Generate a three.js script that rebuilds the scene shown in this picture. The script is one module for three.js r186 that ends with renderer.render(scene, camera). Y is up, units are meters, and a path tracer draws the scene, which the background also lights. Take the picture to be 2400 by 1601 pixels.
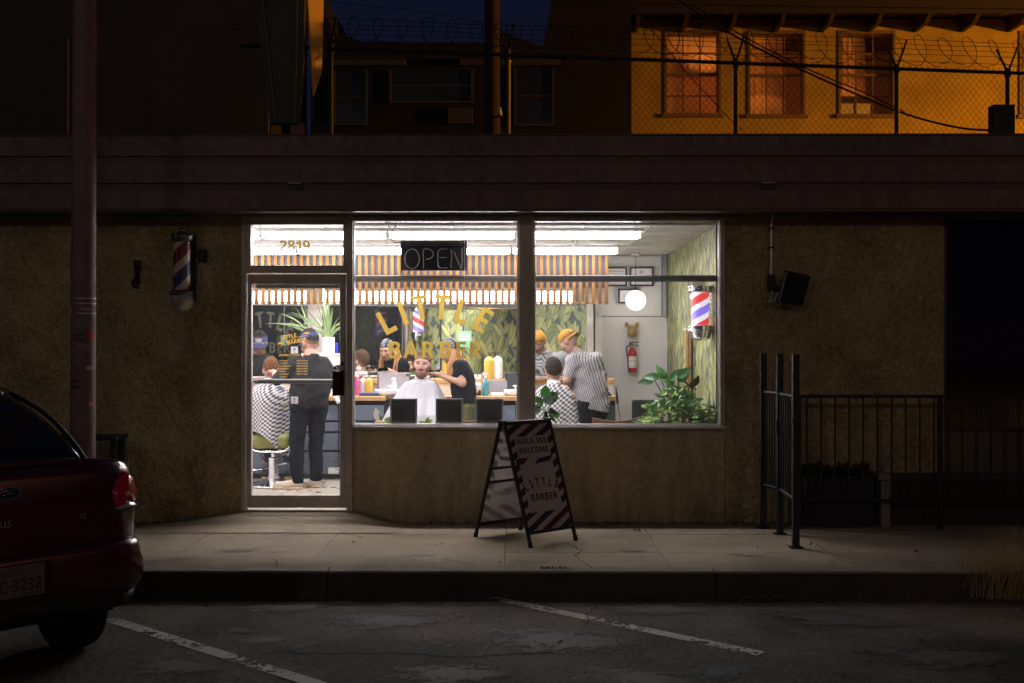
import * as THREE from 'three';
import { RoundedBoxGeometry } from 'three/addons/geometries/RoundedBoxGeometry.js';
import { TextGeometry } from 'three/addons/geometries/TextGeometry.js';
import { FontLoader } from 'three/addons/loaders/FontLoader.js';
import { RectAreaLightUniformsLib } from 'three/addons/lights/RectAreaLightUniformsLib.js';

// ------------------------------------------------------------------ camera, sky, exposure
const scene = new THREE.Scene();
const F = 2600, EYE = 1.615, CAMZ = 10;
const camera = new THREE.PerspectiveCamera(2 * Math.atan(800.5 / F) * 180 / Math.PI, 2400 / 1601, 0.1, 400);
camera.position.set(0, EYE, CAMZ);
camera.rotation.set(0.0017, 0.0052, 0, 'YXZ');
camera.updateMatrixWorld(true);
const renderer = new THREE.WebGLRenderer({ antialias: true });
renderer.toneMapping = THREE.LinearToneMapping;
renderer.toneMappingExposure = 1;
renderer.shadowMap.enabled = true;
RectAreaLightUniformsLib.init();
{ // night sky just after dusk: deep blue, a little paler towards the horizon
  const w = 64, h = 32, d = new Float32Array(w * h * 4);
  for (let j = 0; j < h; j++) {
    const el = (j + 0.5) / h * 2 - 1, k = Math.pow(Math.max(0, 1 - Math.max(0, el) * 1.1), 2);
    for (let i = 0; i < w; i++) {
      const o = (j * w + i) * 4;
      d[o] = 0.0034 + 0.0012 * k; d[o + 1] = 0.0046 + 0.0014 * k; d[o + 2] = 0.0135 + 0.003 * k; d[o + 3] = 1;
    }
  }
  const t = new THREE.DataTexture(d, w, h, THREE.RGBAFormat, THREE.FloatType);
  t.mapping = THREE.EquirectangularReflectionMapping; t.magFilter = THREE.LinearFilter; t.needsUpdate = true;
  scene.background = t; scene.environment = t;
}
// what is left of the day: a trace of light from the western sky behind the camera
const dusk = new THREE.DirectionalLight(0x9fb0ff, 0.008);
dusk.position.set(-20, 22, 30); dusk.castShadow = true; dusk.shadow.radius = 30;
Object.assign(dusk.shadow.camera, { left: -20, right: 20, top: 20, bottom: -20, far: 120 });
scene.add(dusk);

// ------------------------------------------------------------------ helpers
let seed = 7;
const rnd = () => { seed = (seed + 0x6d2b79f5) | 0; let t = Math.imul(seed ^ (seed >>> 15), 1 | seed); t = (t + Math.imul(t ^ (t >>> 7), 61 | t)) ^ t; return ((t ^ (t >>> 14)) >>> 0) / 4294967296; };
const rr = (a, b) => a + (b - a) * rnd();
const V = (x, y, z) => new THREE.Vector3(x, y, z);
const clamp = (x, a, b) => Math.min(b, Math.max(a, x));
const lerp = (a, b, t) => a + (b - a) * t;
const sstep = (a, b, x) => { const t = clamp((x - a) / (b - a), 0, 1); return t * t * (3 - 2 * t); };
// where a sight line through a point of the survey (2400 x 1601 grid) meets an upright plane or a level one
function ray(px, py) { return V((px - 1200) / F, -(py - 800.5) / F, -1).applyQuaternion(camera.quaternion); }
function at(px, py, z) { const r = ray(px, py), t = (z - CAMZ) / r.z; return V(r.x * t, EYE + r.y * t, z); }
function atY(px, py, y) { const r = ray(px, py), t = (y - EYE) / r.y; return V(r.x * t, y, CAMZ + r.z * t); }
const X = (px, z) => at(px, 800, z).x, Y = (py, z) => at(1200, py, z).y;

const names = {};
const numbered = (n) => { const k = names[n] = (names[n] ?? -1) + 1; return k ? n + '_' + String(k).padStart(3, '0') : n; };
function thing(name, label, category, pos = [0, 0, 0], turn = 0, group) {
  const o = new THREE.Group(); o.name = numbered(name); scene.add(o);
  o.position.set(...pos); o.rotation.y = turn; o.userData = { label, category };
  if (group) o.userData.group = group;
  return o;
}
function struct(name) { const o = new THREE.Group(); o.name = name; o.userData = { kind: 'structure' }; scene.add(o); return o; }
function dup(root, label, pos, turn = root.rotation.y) {
  const r = root.clone(); r.name = numbered(root.name.replace(/_\d{3}$/, '')); r.userData = { ...root.userData, label }; r.position.set(...pos); r.rotation.y = turn; scene.add(r); return r;
}
// merging: everything becomes non-indexed position / normal / uv (/ color)
function merge(list) {
  list = Array.isArray(list) ? list : [list];
  const gs = list.map((g) => g.index ? g.toNonIndexed() : g);
  const col = gs.some((g) => g.attributes.color);
  let n = 0; for (const g of gs) n += g.attributes.position.count;
  const P = new Float32Array(n * 3), N = new Float32Array(n * 3), U = new Float32Array(n * 2), C = col ? new Float32Array(n * 3).fill(1) : null;
  let o = 0;
  for (const g of gs) {
    const c = g.attributes.position.count;
    if (!g.attributes.normal) g.computeVertexNormals();
    P.set(g.attributes.position.array.subarray(0, c * 3), o * 3); N.set(g.attributes.normal.array.subarray(0, c * 3), o * 3);
    if (g.attributes.uv) U.set(g.attributes.uv.array.subarray(0, c * 2), o * 2);
    if (col && g.attributes.color) C.set(g.attributes.color.array.subarray(0, c * 3), o * 3);
    o += c;
  }
  const r = new THREE.BufferGeometry();
  r.setAttribute('position', new THREE.BufferAttribute(P, 3)); r.setAttribute('normal', new THREE.BufferAttribute(N, 3)); r.setAttribute('uv', new THREE.BufferAttribute(U, 2));
  if (col) r.setAttribute('color', new THREE.BufferAttribute(C, 3));
  return r;
}
function mesh(name, geo, m, parent = scene) {
  const o = new THREE.Mesh(Array.isArray(geo) ? merge(geo) : geo, m); o.name = parent === scene ? numbered(name) : name;
  o.castShadow = o.receiveShadow = true; parent.add(o); return o;
}
function solo(name, label, category, geo, m, group) { const o = mesh(name, geo, m); o.userData = { label, category }; if (group) o.userData.group = group; return o; }
function metres(g, s = 1) { // uv in metres from the dominant axis
  g = g.index ? g.toNonIndexed() : g;
  const p = g.attributes.position, n = g.attributes.normal, u = new Float32Array(p.count * 2);
  for (let i = 0; i < p.count; i++) {
    const ax = Math.abs(n.getX(i)), ay = Math.abs(n.getY(i)), az = Math.abs(n.getZ(i));
    const [a, b] = ay >= ax && ay >= az ? [p.getX(i), p.getZ(i)] : ax > az ? [p.getZ(i), p.getY(i)] : [p.getX(i), p.getY(i)];
    u[2 * i] = a * s; u[2 * i + 1] = b * s;
  }
  g.setAttribute('uv', new THREE.BufferAttribute(u, 2)); return g;
}
const bx = (x0, x1, y0, y1, z0, z1) => new THREE.BoxGeometry(Math.abs(x1 - x0), Math.abs(y1 - y0), Math.abs(z1 - z0)).translate((x0 + x1) / 2, (y0 + y1) / 2, (z0 + z1) / 2);
const rb = (x0, x1, y0, y1, z0, z1, r = 0.006, s = 2) => new RoundedBoxGeometry(Math.abs(x1 - x0), Math.abs(y1 - y0), Math.abs(z1 - z0), s, r).translate((x0 + x1) / 2, (y0 + y1) / 2, (z0 + z1) / 2);
const mbx = (...a) => metres(bx(...a)), mrb = (...a) => metres(rb(...a));
function rod(a, b, r, r2 = r, seg = 8, caps = true) {
  const d = V().subVectors(b, a), g = new THREE.CylinderGeometry(r2, r, d.length(), seg, 1, !caps);
  g.applyQuaternion(new THREE.Quaternion().setFromUnitVectors(V(0, 1, 0), d.clone().normalize()));
  return g.translate((a.x + b.x) / 2, (a.y + b.y) / 2, (a.z + b.z) / 2);
}
const tube = (pts, r, n = 24, seg = 6) => new THREE.TubeGeometry(new THREE.CatmullRomCurve3(pts), n, r, seg, false);
const lathe = (pts, seg = 24) => new THREE.LatheGeometry(pts.map(([r, y]) => new THREE.Vector2(r, y)), seg);
const sph = (x, y, z, r, a = 16, b = 12) => new THREE.SphereGeometry(r, a, b).translate(x, y, z);
function ext(pts, depth, bevel = 0) {
  const s = pts.isShape ? pts : new THREE.Shape(pts.map(([x, y]) => new THREE.Vector2(x, y)));
  return new THREE.ExtrudeGeometry(s, { depth, bevelEnabled: bevel > 0, bevelSize: bevel, bevelThickness: bevel, bevelSegments: 2, curveSegments: 10 });
}
function surf(nu, nv, f) { // grid surface from f(u, v) -> [x, y, z]
  const p = [], uv = [], ix = [];
  for (let j = 0; j <= nv; j++) for (let i = 0; i <= nu; i++) { p.push(...f(i / nu, j / nv)); uv.push(i / nu, j / nv); }
  for (let j = 0; j < nv; j++) for (let i = 0; i < nu; i++) { const a = j * (nu + 1) + i, b = a + 1, c = a + nu + 1, d = c + 1; ix.push(a, b, d, a, d, c); }
  const g = new THREE.BufferGeometry();
  g.setAttribute('position', new THREE.Float32BufferAttribute(p, 3)); g.setAttribute('uv', new THREE.Float32BufferAttribute(uv, 2)); g.setIndex(ix); g.computeVertexNormals();
  return g;
}
// tileable noise
const hash = (x, y, s) => { let h = Math.imul(x, 374761393) ^ Math.imul(y, 668265263) ^ Math.imul(s, 2147483647 ^ 0x5bd1e995); h = Math.imul(h ^ (h >>> 13), 1274126177); return ((h ^ (h >>> 16)) >>> 0) / 4294967296; };
function vn(x, y, per, s) { const xi = Math.floor(x), yi = Math.floor(y), fx = x - xi, fy = y - yi, u = fx * fx * (3 - 2 * fx), v = fy * fy * (3 - 2 * fy), m = (k) => ((k % per) + per) % per; return lerp(lerp(hash(m(xi), m(yi), s), hash(m(xi + 1), m(yi), s), u), lerp(hash(m(xi), m(yi + 1), s), hash(m(xi + 1), m(yi + 1), s), u), v); }
const fbm = (u, v, per, oct, s) => { let a = 0, w = 0.5, t = 0; for (let o = 0; o < oct; o++) { a += w * vn(u * per, v * per, per, s + o); t += w; w *= 0.55; per *= 2; } return a / t; };
function tex(n, f, srgb = false) { // f(u,v) -> value or [r,g,b], linear unless srgb
  const d = new Uint8Array(n * n * 4);
  for (let j = 0; j < n; j++) for (let i = 0; i < n; i++) { const c = f((i + 0.5) / n, (j + 0.5) / n), o = (j * n + i) * 4; for (let k = 0; k < 3; k++) d[o + k] = clamp((Array.isArray(c) ? c[k] : c) * 255, 0, 255); d[o + 3] = 255; }
  const t = new THREE.DataTexture(d, n, n); t.wrapS = t.wrapT = THREE.RepeatWrapping; t.magFilter = THREE.LinearFilter; if (srgb) t.colorSpace = THREE.SRGBColorSpace; t.needsUpdate = true; return t;
}
function canvas(w, h, draw) { const c = document.createElement('canvas'); c.width = w; c.height = h; draw(c.getContext('2d'), w, h); const t = new THREE.CanvasTexture(c); t.colorSpace = THREE.SRGBColorSpace; t.anisotropy = 8; return t; }
const rep = (t, s) => { const c = t.clone(); c.repeat.set(s, s); c.needsUpdate = true; return c; };
const M = (color, roughness = 0.7, o = {}) => { const { lin, ...q } = o; const m = new THREE.MeshStandardMaterial({ roughness, ...q }); if (Array.isArray(color)) m.color.setRGB(...color); else m.color.set(color); return m; };
const MP = (color, roughness, o) => { const m = new THREE.MeshPhysicalMaterial({ roughness, ...o }); if (Array.isArray(color)) m.color.setRGB(...color); else m.color.set(color); return m; };

// ------------------------------------------------------------------ textures and materials
const T = {};
T.grain = tex(512, (u, v) => { const a = fbm(u, v, 32, 4, 3), b = fbm(u, v, 128, 2, 9); return 0.35 * a + 0.65 * b; });
T.soft = tex(512, (u, v) => { const k = 0.72 + 0.5 * (fbm(u, v, 4, 5, 21) - 0.5) + 0.18 * (fbm(u, v, 64, 3, 5) - 0.5); return [k, k, k]; });
T.dirty = tex(512, (u, v) => { const a = fbm(u, v, 3, 5, 141), st = fbm(u * 1, v * 0.12, 32, 3, 143), f = fbm(u, v, 64, 2, 144), k = 0.78 + 0.55 * (a - 0.5) + 0.38 * (st - 0.5) + 0.3 * (f - 0.5) - (hash(Math.floor(u * 90), Math.floor(v * 90), 6) > 0.996 ? 0.25 : 0); return [k, k * 0.985, k * 0.96]; });
T.concrete = tex(1024, (u, v) => {
  const big = fbm(u, v, 3, 5, 31), fine = fbm(u, v, 128, 3, 17), streak = fbm(u * 0.5, v * 4, 8, 3, 77), sp = hash(Math.floor(u * 512), Math.floor(v * 512), 5);
  let k = 0.62 + 0.34 * (big - 0.5) + 0.2 * (fine - 0.5) + 0.14 * (streak - 0.5);
  if (sp > 0.985) k *= 0.72; if (big < 0.36) k *= 0.86;
  return [k, k * 0.965, k * 0.9];
});
T.asphalt = tex(1024, (u, v) => {
  const big = fbm(u, v, 4, 5, 41), fine = fbm(u, v, 256, 2, 57), sp = hash(Math.floor(u * 700), Math.floor(v * 700), 8);
  let k = 0.42 + 1.5 * (big - 0.5) + 0.9 * (fine - 0.5); if (sp > 0.975) k += 0.45; if (sp < 0.05) k *= 0.4; if (big < 0.4) k *= 0.7; k = Math.max(0.06, k);
  return [k, k * 0.98, k * 0.93];
});
T.wood = tex(512, (u, v) => { const g = fbm(u * 1, v * 0.15, 48, 3, 61), l = fbm(u, v * 0.25, 8, 3, 62), k = 0.72 + 0.35 * (g - 0.5) + 0.3 * (l - 0.5); return [k, k * 0.93, k * 0.85]; });
T.stucco = tex(1024, (u, v) => { const a = fbm(u, v, 56, 3, 131), b = fbm(u, v, 4, 4, 133), k = 0.7 + 0.68 * (a - 0.5) + 0.5 * (b - 0.5); return [Math.max(0.12, k), Math.max(0.11, k * 0.97), Math.max(0.08, k * 0.9)]; });
T.cloth = tex(256, (u, v) => { const k = 0.85 + 0.1 * (fbm(u, v, 6, 3, 71) - 0.5) + 0.2 * (hash(Math.floor(u * 256), Math.floor(v * 256), 3) - 0.5); return [k, k, k]; });
T.check = tex(64, (u, v) => ((u < 0.5) !== (v < 0.5) ? [0.085, 0.085, 0.10] : [0.50, 0.49, 0.49]));
T.stripe = tex(128, (u, v) => { const a = (u * 4) % 1, n = 0.05 * (hash(Math.floor(u * 128), Math.floor(v * 128), 4) - 0.5); const k = a < 0.3 ? 0.38 : a < 0.38 ? 0.18 : a < 0.66 ? 0.09 : a < 0.76 ? 0.26 : 0.37; return [k + n, k * 0.98 + n, k * 1.03 + n]; });
const L = {
  stucco: M([0.46, 0.39, 0.225], 0.95, { map: rep(T.stucco, 0.8), bumpMap: rep(T.stucco, 0.8), bumpScale: 0.03 }),
  smooth: M([0.47, 0.405, 0.25], 0.9, { map: rep(T.dirty, 0.5), bumpMap: rep(T.stucco, 1.6), bumpScale: 0.006 }),
  fascia: M([0.22, 0.165, 0.16], 0.8, { map: rep(T.dirty, 0.3), bumpMap: rep(T.grain, 4), bumpScale: 0.002 }),
  groove: M([0.13, 0.10, 0.095], 0.85),
  soffit: M([0.28, 0.26, 0.2], 0.9, { map: rep(T.soft, 0.4) }),
  frame: M([0.62, 0.555, 0.49], 0.45, { metalness: 0.15, map: rep(T.soft, 1.5) }),
  frameDark: M([0.07, 0.05, 0.045], 0.45, { metalness: 0.4 }),
  rail: M([0.10, 0.10, 0.085], 0.5),
  concrete: M([0.40, 0.375, 0.33], 0.9, { map: rep(T.concrete, 0.35), bumpMap: rep(T.grain, 3), bumpScale: 0.004 }),
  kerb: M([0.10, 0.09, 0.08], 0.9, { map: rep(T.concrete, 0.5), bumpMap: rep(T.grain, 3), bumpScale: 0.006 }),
  asphalt: M([0.20, 0.168, 0.125], 0.85, { map: rep(T.asphalt, 0.28), bumpMap: rep(T.grain, 4), bumpScale: 0.01 }),
  glass: MP(0xffffff, 0.065, { transmission: 1, thickness: 0, ior: 1.5 }),
  white: M([0.68, 0.665, 0.67], 0.75, { bumpMap: rep(T.grain, 2), bumpScale: 0.002 }),
  trim: M([0.75, 0.74, 0.72], 0.5),
  mirror: M([0.72, 0.75, 0.73], 0.015, { metalness: 1 }),
  wood: M([0.60, 0.36, 0.16], 0.5, { map: rep(T.wood, 3) }),
  woodB: M([0.52, 0.30, 0.13], 0.5, { map: rep(T.wood, 2.6) }),
  woodC: M([0.66, 0.42, 0.20], 0.5, { map: rep(T.wood, 3.4) }),
  brown: M([0.20, 0.075, 0.035], 0.35, { map: rep(T.wood, 2) }),
  navy: M([0.035, 0.042, 0.06], 0.7),
  blueGrey: M([0.155, 0.19, 0.245], 0.55, { map: rep(T.soft, 0.8) }),
  black: M([0.012, 0.012, 0.014], 0.5), blackMat: M([0.018, 0.018, 0.02], 0.9), iron: M([0.02, 0.021, 0.024], 0.55, { metalness: 0.2 }),
  chrome: M([0.82, 0.82, 0.84], 0.12, { metalness: 1 }), steel: M([0.5, 0.5, 0.5], 0.35, { metalness: 1 }),
  grey: M([0.22, 0.21, 0.22], 0.6), lightGrey: M([0.45, 0.44, 0.46], 0.6), gold: M([0.50, 0.33, 0.06], 0.35, { metalness: 0.55 }),
};
// ------------------------------------------------------------------ ground
const FL = 0.115, CEIL = 2.70, BACK = -3.6, SOF = 2.784, STREET = -0.175;
{
  const g = struct('street');
  mesh('asphalt', metres(bx(-70, 70, STREET - 0.3, STREET, 2.13, 70)), L.asphalt, g);
  const land = struct('ground');
  mesh('soil', metres(bx(-120, 120, -0.75, -0.36, -160, 2.1)), M([0.06, 0.055, 0.045], 0.95), land);
  const k = struct('kerb');
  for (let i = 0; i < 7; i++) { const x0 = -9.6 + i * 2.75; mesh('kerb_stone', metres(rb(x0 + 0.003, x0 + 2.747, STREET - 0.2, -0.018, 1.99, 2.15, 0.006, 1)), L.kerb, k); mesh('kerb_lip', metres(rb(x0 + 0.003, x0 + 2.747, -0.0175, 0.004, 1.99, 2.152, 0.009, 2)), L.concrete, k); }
  const s = struct('sidewalk');
  mesh('base', mbx(-9.6, 9.6, -0.34, -0.03, 0.0, 1.99), M([0.05, 0.045, 0.04], 0.95), s);
  const xj = [-9.6, -8.3, -7.1, -5.9, -4.7, -3.5, at(525, 1253, 0.6).x - 0.12, at(819, 1250, 0.6).x - 0.1, -0.1, at(1505, 1255, 0.6).x + 0.05, 2.4, 3.6, 4.8, 6.0, 7.2, 8.4, 9.6].sort((a, b) => a - b);
  const zj = [0.0, 0.6, 1.42, 1.988], tones = [0.425, 0.41, 0.435, 0.42].map((k) => M([k * 1.14, k * 0.96, k * 0.70], 0.88, { map: rep(T.concrete, 0.35), bumpMap: rep(T.grain, 3), bumpScale: 0.004 }));
  for (let i = 0; i + 1 < xj.length; i++) for (let j = 0; j < 3; j++) {
    const dy = rr(-0.001, 0.001);
    mesh('slab', metres(rb(xj[i] + 0.001, xj[i + 1] - 0.001, -0.1 + dy, dy, zj[j] + 0.0015, zj[j + 1] - 0.0015, 0.004, 1)), tones[Math.floor(rnd() * 4)], s);
  }
  // concrete ramped up to the door sill
  const xl = X(345, 0.2), x0 = X(570, 0.1), x1 = X(822, 0.1), xr = X(945, 0.2);
  mesh('entry_ramp', metres(surf(80, 10, (u, v) => {
    const x = lerp(xl, xr, u), h = x < x0 ? sstep(xl, x0, x) : x > x1 ? 1 - sstep(x1, xr, x) : 1;
    return [x, 0.006 + 0.095 * h * (1 - sstep(0, 1, v)) , lerp(-0.1, 0.585, v)];
  }).toNonIndexed()), tones[0], s);
  // hairline cracks
  const crack = (pts, y, w = 0.006) => { const gs = []; for (let i = 0; i + 1 < pts.length; i++) { let [ax, az] = pts[i]; const [bx_, bz] = pts[i + 1]; const n = 5; for (let k = 1; k <= n; k++) { const cx = lerp(pts[i][0], bx_, k / n) + rr(-0.02, 0.02) * (k < n), cz = lerp(pts[i][1], bz, k / n) + rr(-0.015, 0.015) * (k < n), d = Math.hypot(cx - ax, cz - az); gs.push(new THREE.BoxGeometry(d + 0.004, 0.001, w * rr(0.5, 1.2)).rotateY(-Math.atan2(cz - az, cx - ax)).translate((ax + cx) / 2, y, (az + cz) / 2)); ax = cx; az = cz; } } return merge(gs); };
  const q = (px, py, y) => { const p = atY(px, py, y); return [p.x, p.z]; };
  const dk = M([0.02, 0.018, 0.015], 1);
  mesh('crack', crack([q(1340, 1280, 0), q(1365, 1292, 0), q(1345, 1303, 0), q(1370, 1320, 0), q(1385, 1334, 0)], 0.0045), dk, s);
  mesh('crack', crack([q(640, 1312, 0), q(648, 1320, 0), q(645, 1330, 0)], 0.0045), dk, s);
  mesh('crack', crack([q(800, 1250, 0), q(830, 1256, 0), q(850, 1262, 0)], 0.0045, 0.004), dk, s);
  mesh('crack', crack([q(1380, 1402, STREET), q(1400, 1418, STREET), q(1372, 1440, STREET), q(1375, 1470, STREET)], STREET + 0.0045, 0.008), dk, g);
  mesh('crack', crack([q(640, 1532, STREET), q(800, 1533, STREET), q(930, 1532, STREET), q(1010, 1538, STREET), q(1070, 1543, STREET), q(1150, 1537, STREET), q(1290, 1531, STREET)], STREET + 0.0045, 0.009), dk, g);
  const blot = tex(256, (u, v) => { const d = Math.hypot(u - 0.5, v - 0.5) * 2, n = fbm(u, v, 6, 4, 201), e = fbm(u, v, 64, 2, 203); return d + (n - 0.5) * 1.1 + (e - 0.5) * 0.8 < 0.52 ? 1 : 0; });
  const stainM = [[0.03, 0.027, 0.022], [0.055, 0.048, 0.038], [0.08, 0.069, 0.052]].map((c) => M(c, 0.8, { alphaMap: blot, alphaTest: 0.5 }));
  const blotch = (px, py, y, w, d, m, par) => { const p = atY(px, py, y); mesh('stain', new THREE.PlaneGeometry(w, d).rotateX(-Math.PI / 2).rotateY(rr(-0.5, 0.5)).translate(p.x, y + 0.004 + rnd() * 0.0004, p.z), m, par); };
  for (const [px, py, w, d, k] of [[600, 1500, 0.7, 0.35, 0], [560, 1478, 0.35, 0.2, 0], [1690, 1575, 0.75, 0.4, 0], [900, 1455, 1.2, 0.6, 1], [1300, 1500, 1.4, 0.8, 1], [1950, 1450, 1.5, 0.6, 1], [1050, 1580, 1.0, 0.5, 1], [2200, 1540, 1.4, 0.7, 1], [700, 1420, 1.3, 0.4, 2], [1550, 1430, 1.3, 0.4, 2], [1500, 1590, 0.9, 0.5, 2], [400, 1560, 0.9, 0.5, 2]]) blotch(px, py, STREET, w, d, stainM[k], g);
  for (const [px, py, w, d] of [[560, 1290, 0.5, 0.2], [980, 1300, 0.4, 0.18], [1480, 1290, 0.35, 0.2], [1750, 1300, 0.5, 0.2], [420, 1310, 0.4, 0.2]]) blotch(px, py, 0.0022, w, d, M([0.24, 0.205, 0.155], 0.9, { alphaMap: blot, alphaTest: 0.5 }), s);
  { const gs = []; for (let i = 0; i < 110; i++) { const x = rr(-4.6, 5), z = rr(0.25, 1.95), r = rr(0.006, 0.017); gs.push(new THREE.CircleGeometry(r, 9).scale(1, rr(0.7, 1.2), 1).rotateX(-Math.PI / 2).translate(x, 0.0035, z)); } mesh('gum_spot', gs, M([0.10, 0.09, 0.08], 0.8), s).userData.kind = 'stuff';
    const pb = []; for (let i = 0; i < 500; i++) { const near = rnd() < 0.6, x = rr(-4.7, 5.5), z = near ? 2.155 + Math.pow(rnd(), 3) * 0.25 : rr(2.2, 4.5), r = rr(0.003, near ? 0.014 : 0.008); pb.push(new THREE.OctahedronGeometry(r, 0).scale(1, 0.7, 1).rotateY(rr(0, 3)).translate(x, STREET + r * 0.4, z)); } mesh('grit', pb, M([0.2, 0.18, 0.15], 0.95), g).userData.kind = 'stuff';
    const db = []; for (let i = 0; i < 420; i++) { const x = rnd() < 0.5 ? rr(-4.7, -2.6) : rr(-0.8, 3.4), r = rr(0.004, 0.02), z = 0.012 + Math.pow(rnd(), 2.5) * 0.14; db.push(new THREE.OctahedronGeometry(r, 0).scale(1.2, 0.4, 1).rotateY(rr(0, 3)).translate(x, 0.006, z)); } mesh('wall_foot_litter', db, M([0.06, 0.05, 0.035], 0.95), s).userData.kind = 'stuff'; }
  // worn painted parking lines
  const worn = tex(512, (u, v) => { const n = fbm(u, v, 64, 4, 91), m = fbm(u, v, 5, 3, 95); return n * 0.6 + m * 0.5 > 0.60 ? 0 : 1; });
  const paint = M([0.66, 0.62, 0.54], 0.8, { alphaMap: rep(worn, 0.6), alphaTest: 0.5, map: rep(T.soft, 1) });
  const line = (a, b, w) => { const d = V().subVectors(b, a), l = d.length(); return metres(new THREE.PlaneGeometry(l, w).rotateX(-Math.PI / 2).toNonIndexed()).rotateY(-Math.atan2(d.z, d.x)).translate((a.x + b.x) / 2, STREET + 0.004, (a.z + b.z) / 2); };
  const a1 = atY(1150, 1402, STREET), b1 = atY(1800, 1537, STREET), a2 = atY(255, 1452, STREET), b2 = atY(760, 1610, STREET);
  const pm = struct('road_marking');
  mesh('painted_line', line(a1, b1.clone().lerp(a1, 0.02), 0.1), paint, pm);
  mesh('painted_line', line(a2, b2.clone().lerp(a2, -0.4), 0.1), paint, pm);
}

// ------------------------------------------------------------------ the shop building
const B = thing('shop_building', 'low stucco commercial building with a banded fascia and a lit shop window', 'building', [0, 0, 0]);
const xD0 = X(566, 0), xD1 = X(812, 0), xW0 = X(828, 0), xW1 = X(1213, 0), xW2 = X(1253, 0), xW3 = X(1687, 0), xW4 = X(1699, 0), xN = X(2212, 0);
const yHead = Y(505, 0), ySill = Y(996, 0), yWin = Y(517, 0);
mesh('wall', metres(bx(-9.6, xD0, -0.3, SOF, -0.2, 0)), L.stucco, B);
mesh('wall', metres(bx(xW4, xN, -0.3, SOF, -0.2, 0)), L.stucco, B);
mesh('wall', metres(bx(xN, 9.6, -0.3, Y(1012, 0), -0.2, -0.004)), M([0.16, 0.14, 0.10], 0.9, { map: rep(T.soft, 0.6) }), B);
mesh('wall', metres(bx(xN, 9.6, Y(512, 0), SOF, -0.2, -0.004)), L.stucco, B);
mesh('stall_riser', metres(bx(xW0, xW4 - 0.002, -0.3, Y(1005, 0), -0.2, -0.012)), L.smooth, B);
mesh('lintel', metres(bx(xD0, xW4, yHead, SOF, -0.2, -0.006)), L.smooth, B);
mesh('threshold', mbx(xD0, xW0, -0.3, FL - 0.012, -0.2, 0.012), L.concrete, B);
{ // fascia: three boards with recessed bands between, over a soffit
  const z = 0.38, y = (p) => Y(p, z);
  for (const [a, b] of [[318, 365], [383, 428], [446, 489]]) mesh('fascia_board', mrb(-9.6, 9.6, y(b), y(a), z - 0.06, z, 0.004, 1), L.fascia, B);
  for (const [a, b] of [[365, 383], [428, 446]]) mesh('fascia_band', mbx(-9.6, 9.6, y(b), y(a), z - 0.06, z - 0.024), L.groove, B);
  mesh('drip_edge', mbx(-9.6, 9.6, y(495), y(489), z - 0.06, z - 0.012), L.frameDark, B);
  mesh('roof_cap', mrb(-9.6, 9.6, y(318), y(314), z - 0.12, z + 0.012, 0.003, 1), L.frameDark, B);
  mesh('soffit', mbx(-9.6, 9.6, SOF, SOF + 0.02, -0.2, z - 0.06), L.soffit, B);
  mesh('cornice_strip', mbx(-9.6, 9.6, SOF - 0.03, SOF, 0.001, 0.02), L.soffit, B);
  for (const px of [692, 1800]) { const vent = mesh('vent', mrb(X(px - 15, z), X(px + 15, z), y(446), y(430), z - 0.03, z + 0.004, 0.003, 1), L.black, B); mesh('cover', rb(X(px - 15, z), X(px + 15, z), y(431), y(428.5), z - 0.03, z + 0.03, 0.002, 1), L.frame, vent); }
  mesh('roof', mbx(-9.6, 9.6, 3.2, 3.32, -8, z - 0.1), L.blackMat, B);
  mesh('parapet', mbx(-9.6, 9.6, SOF + 0.02, 3.38, -0.2, z - 0.06), L.groove, B);
  for (const x of [-9.6, 9.5]) mesh('side_wall', mbx(x, x + 0.1, -0.3, 3.2, -8, -0.2), L.stucco, B);
  mesh('rear_wall', mbx(-9.6, 9.6, -0.3, 3.2, -8.1, -8), L.stucco, B);
}
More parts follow.
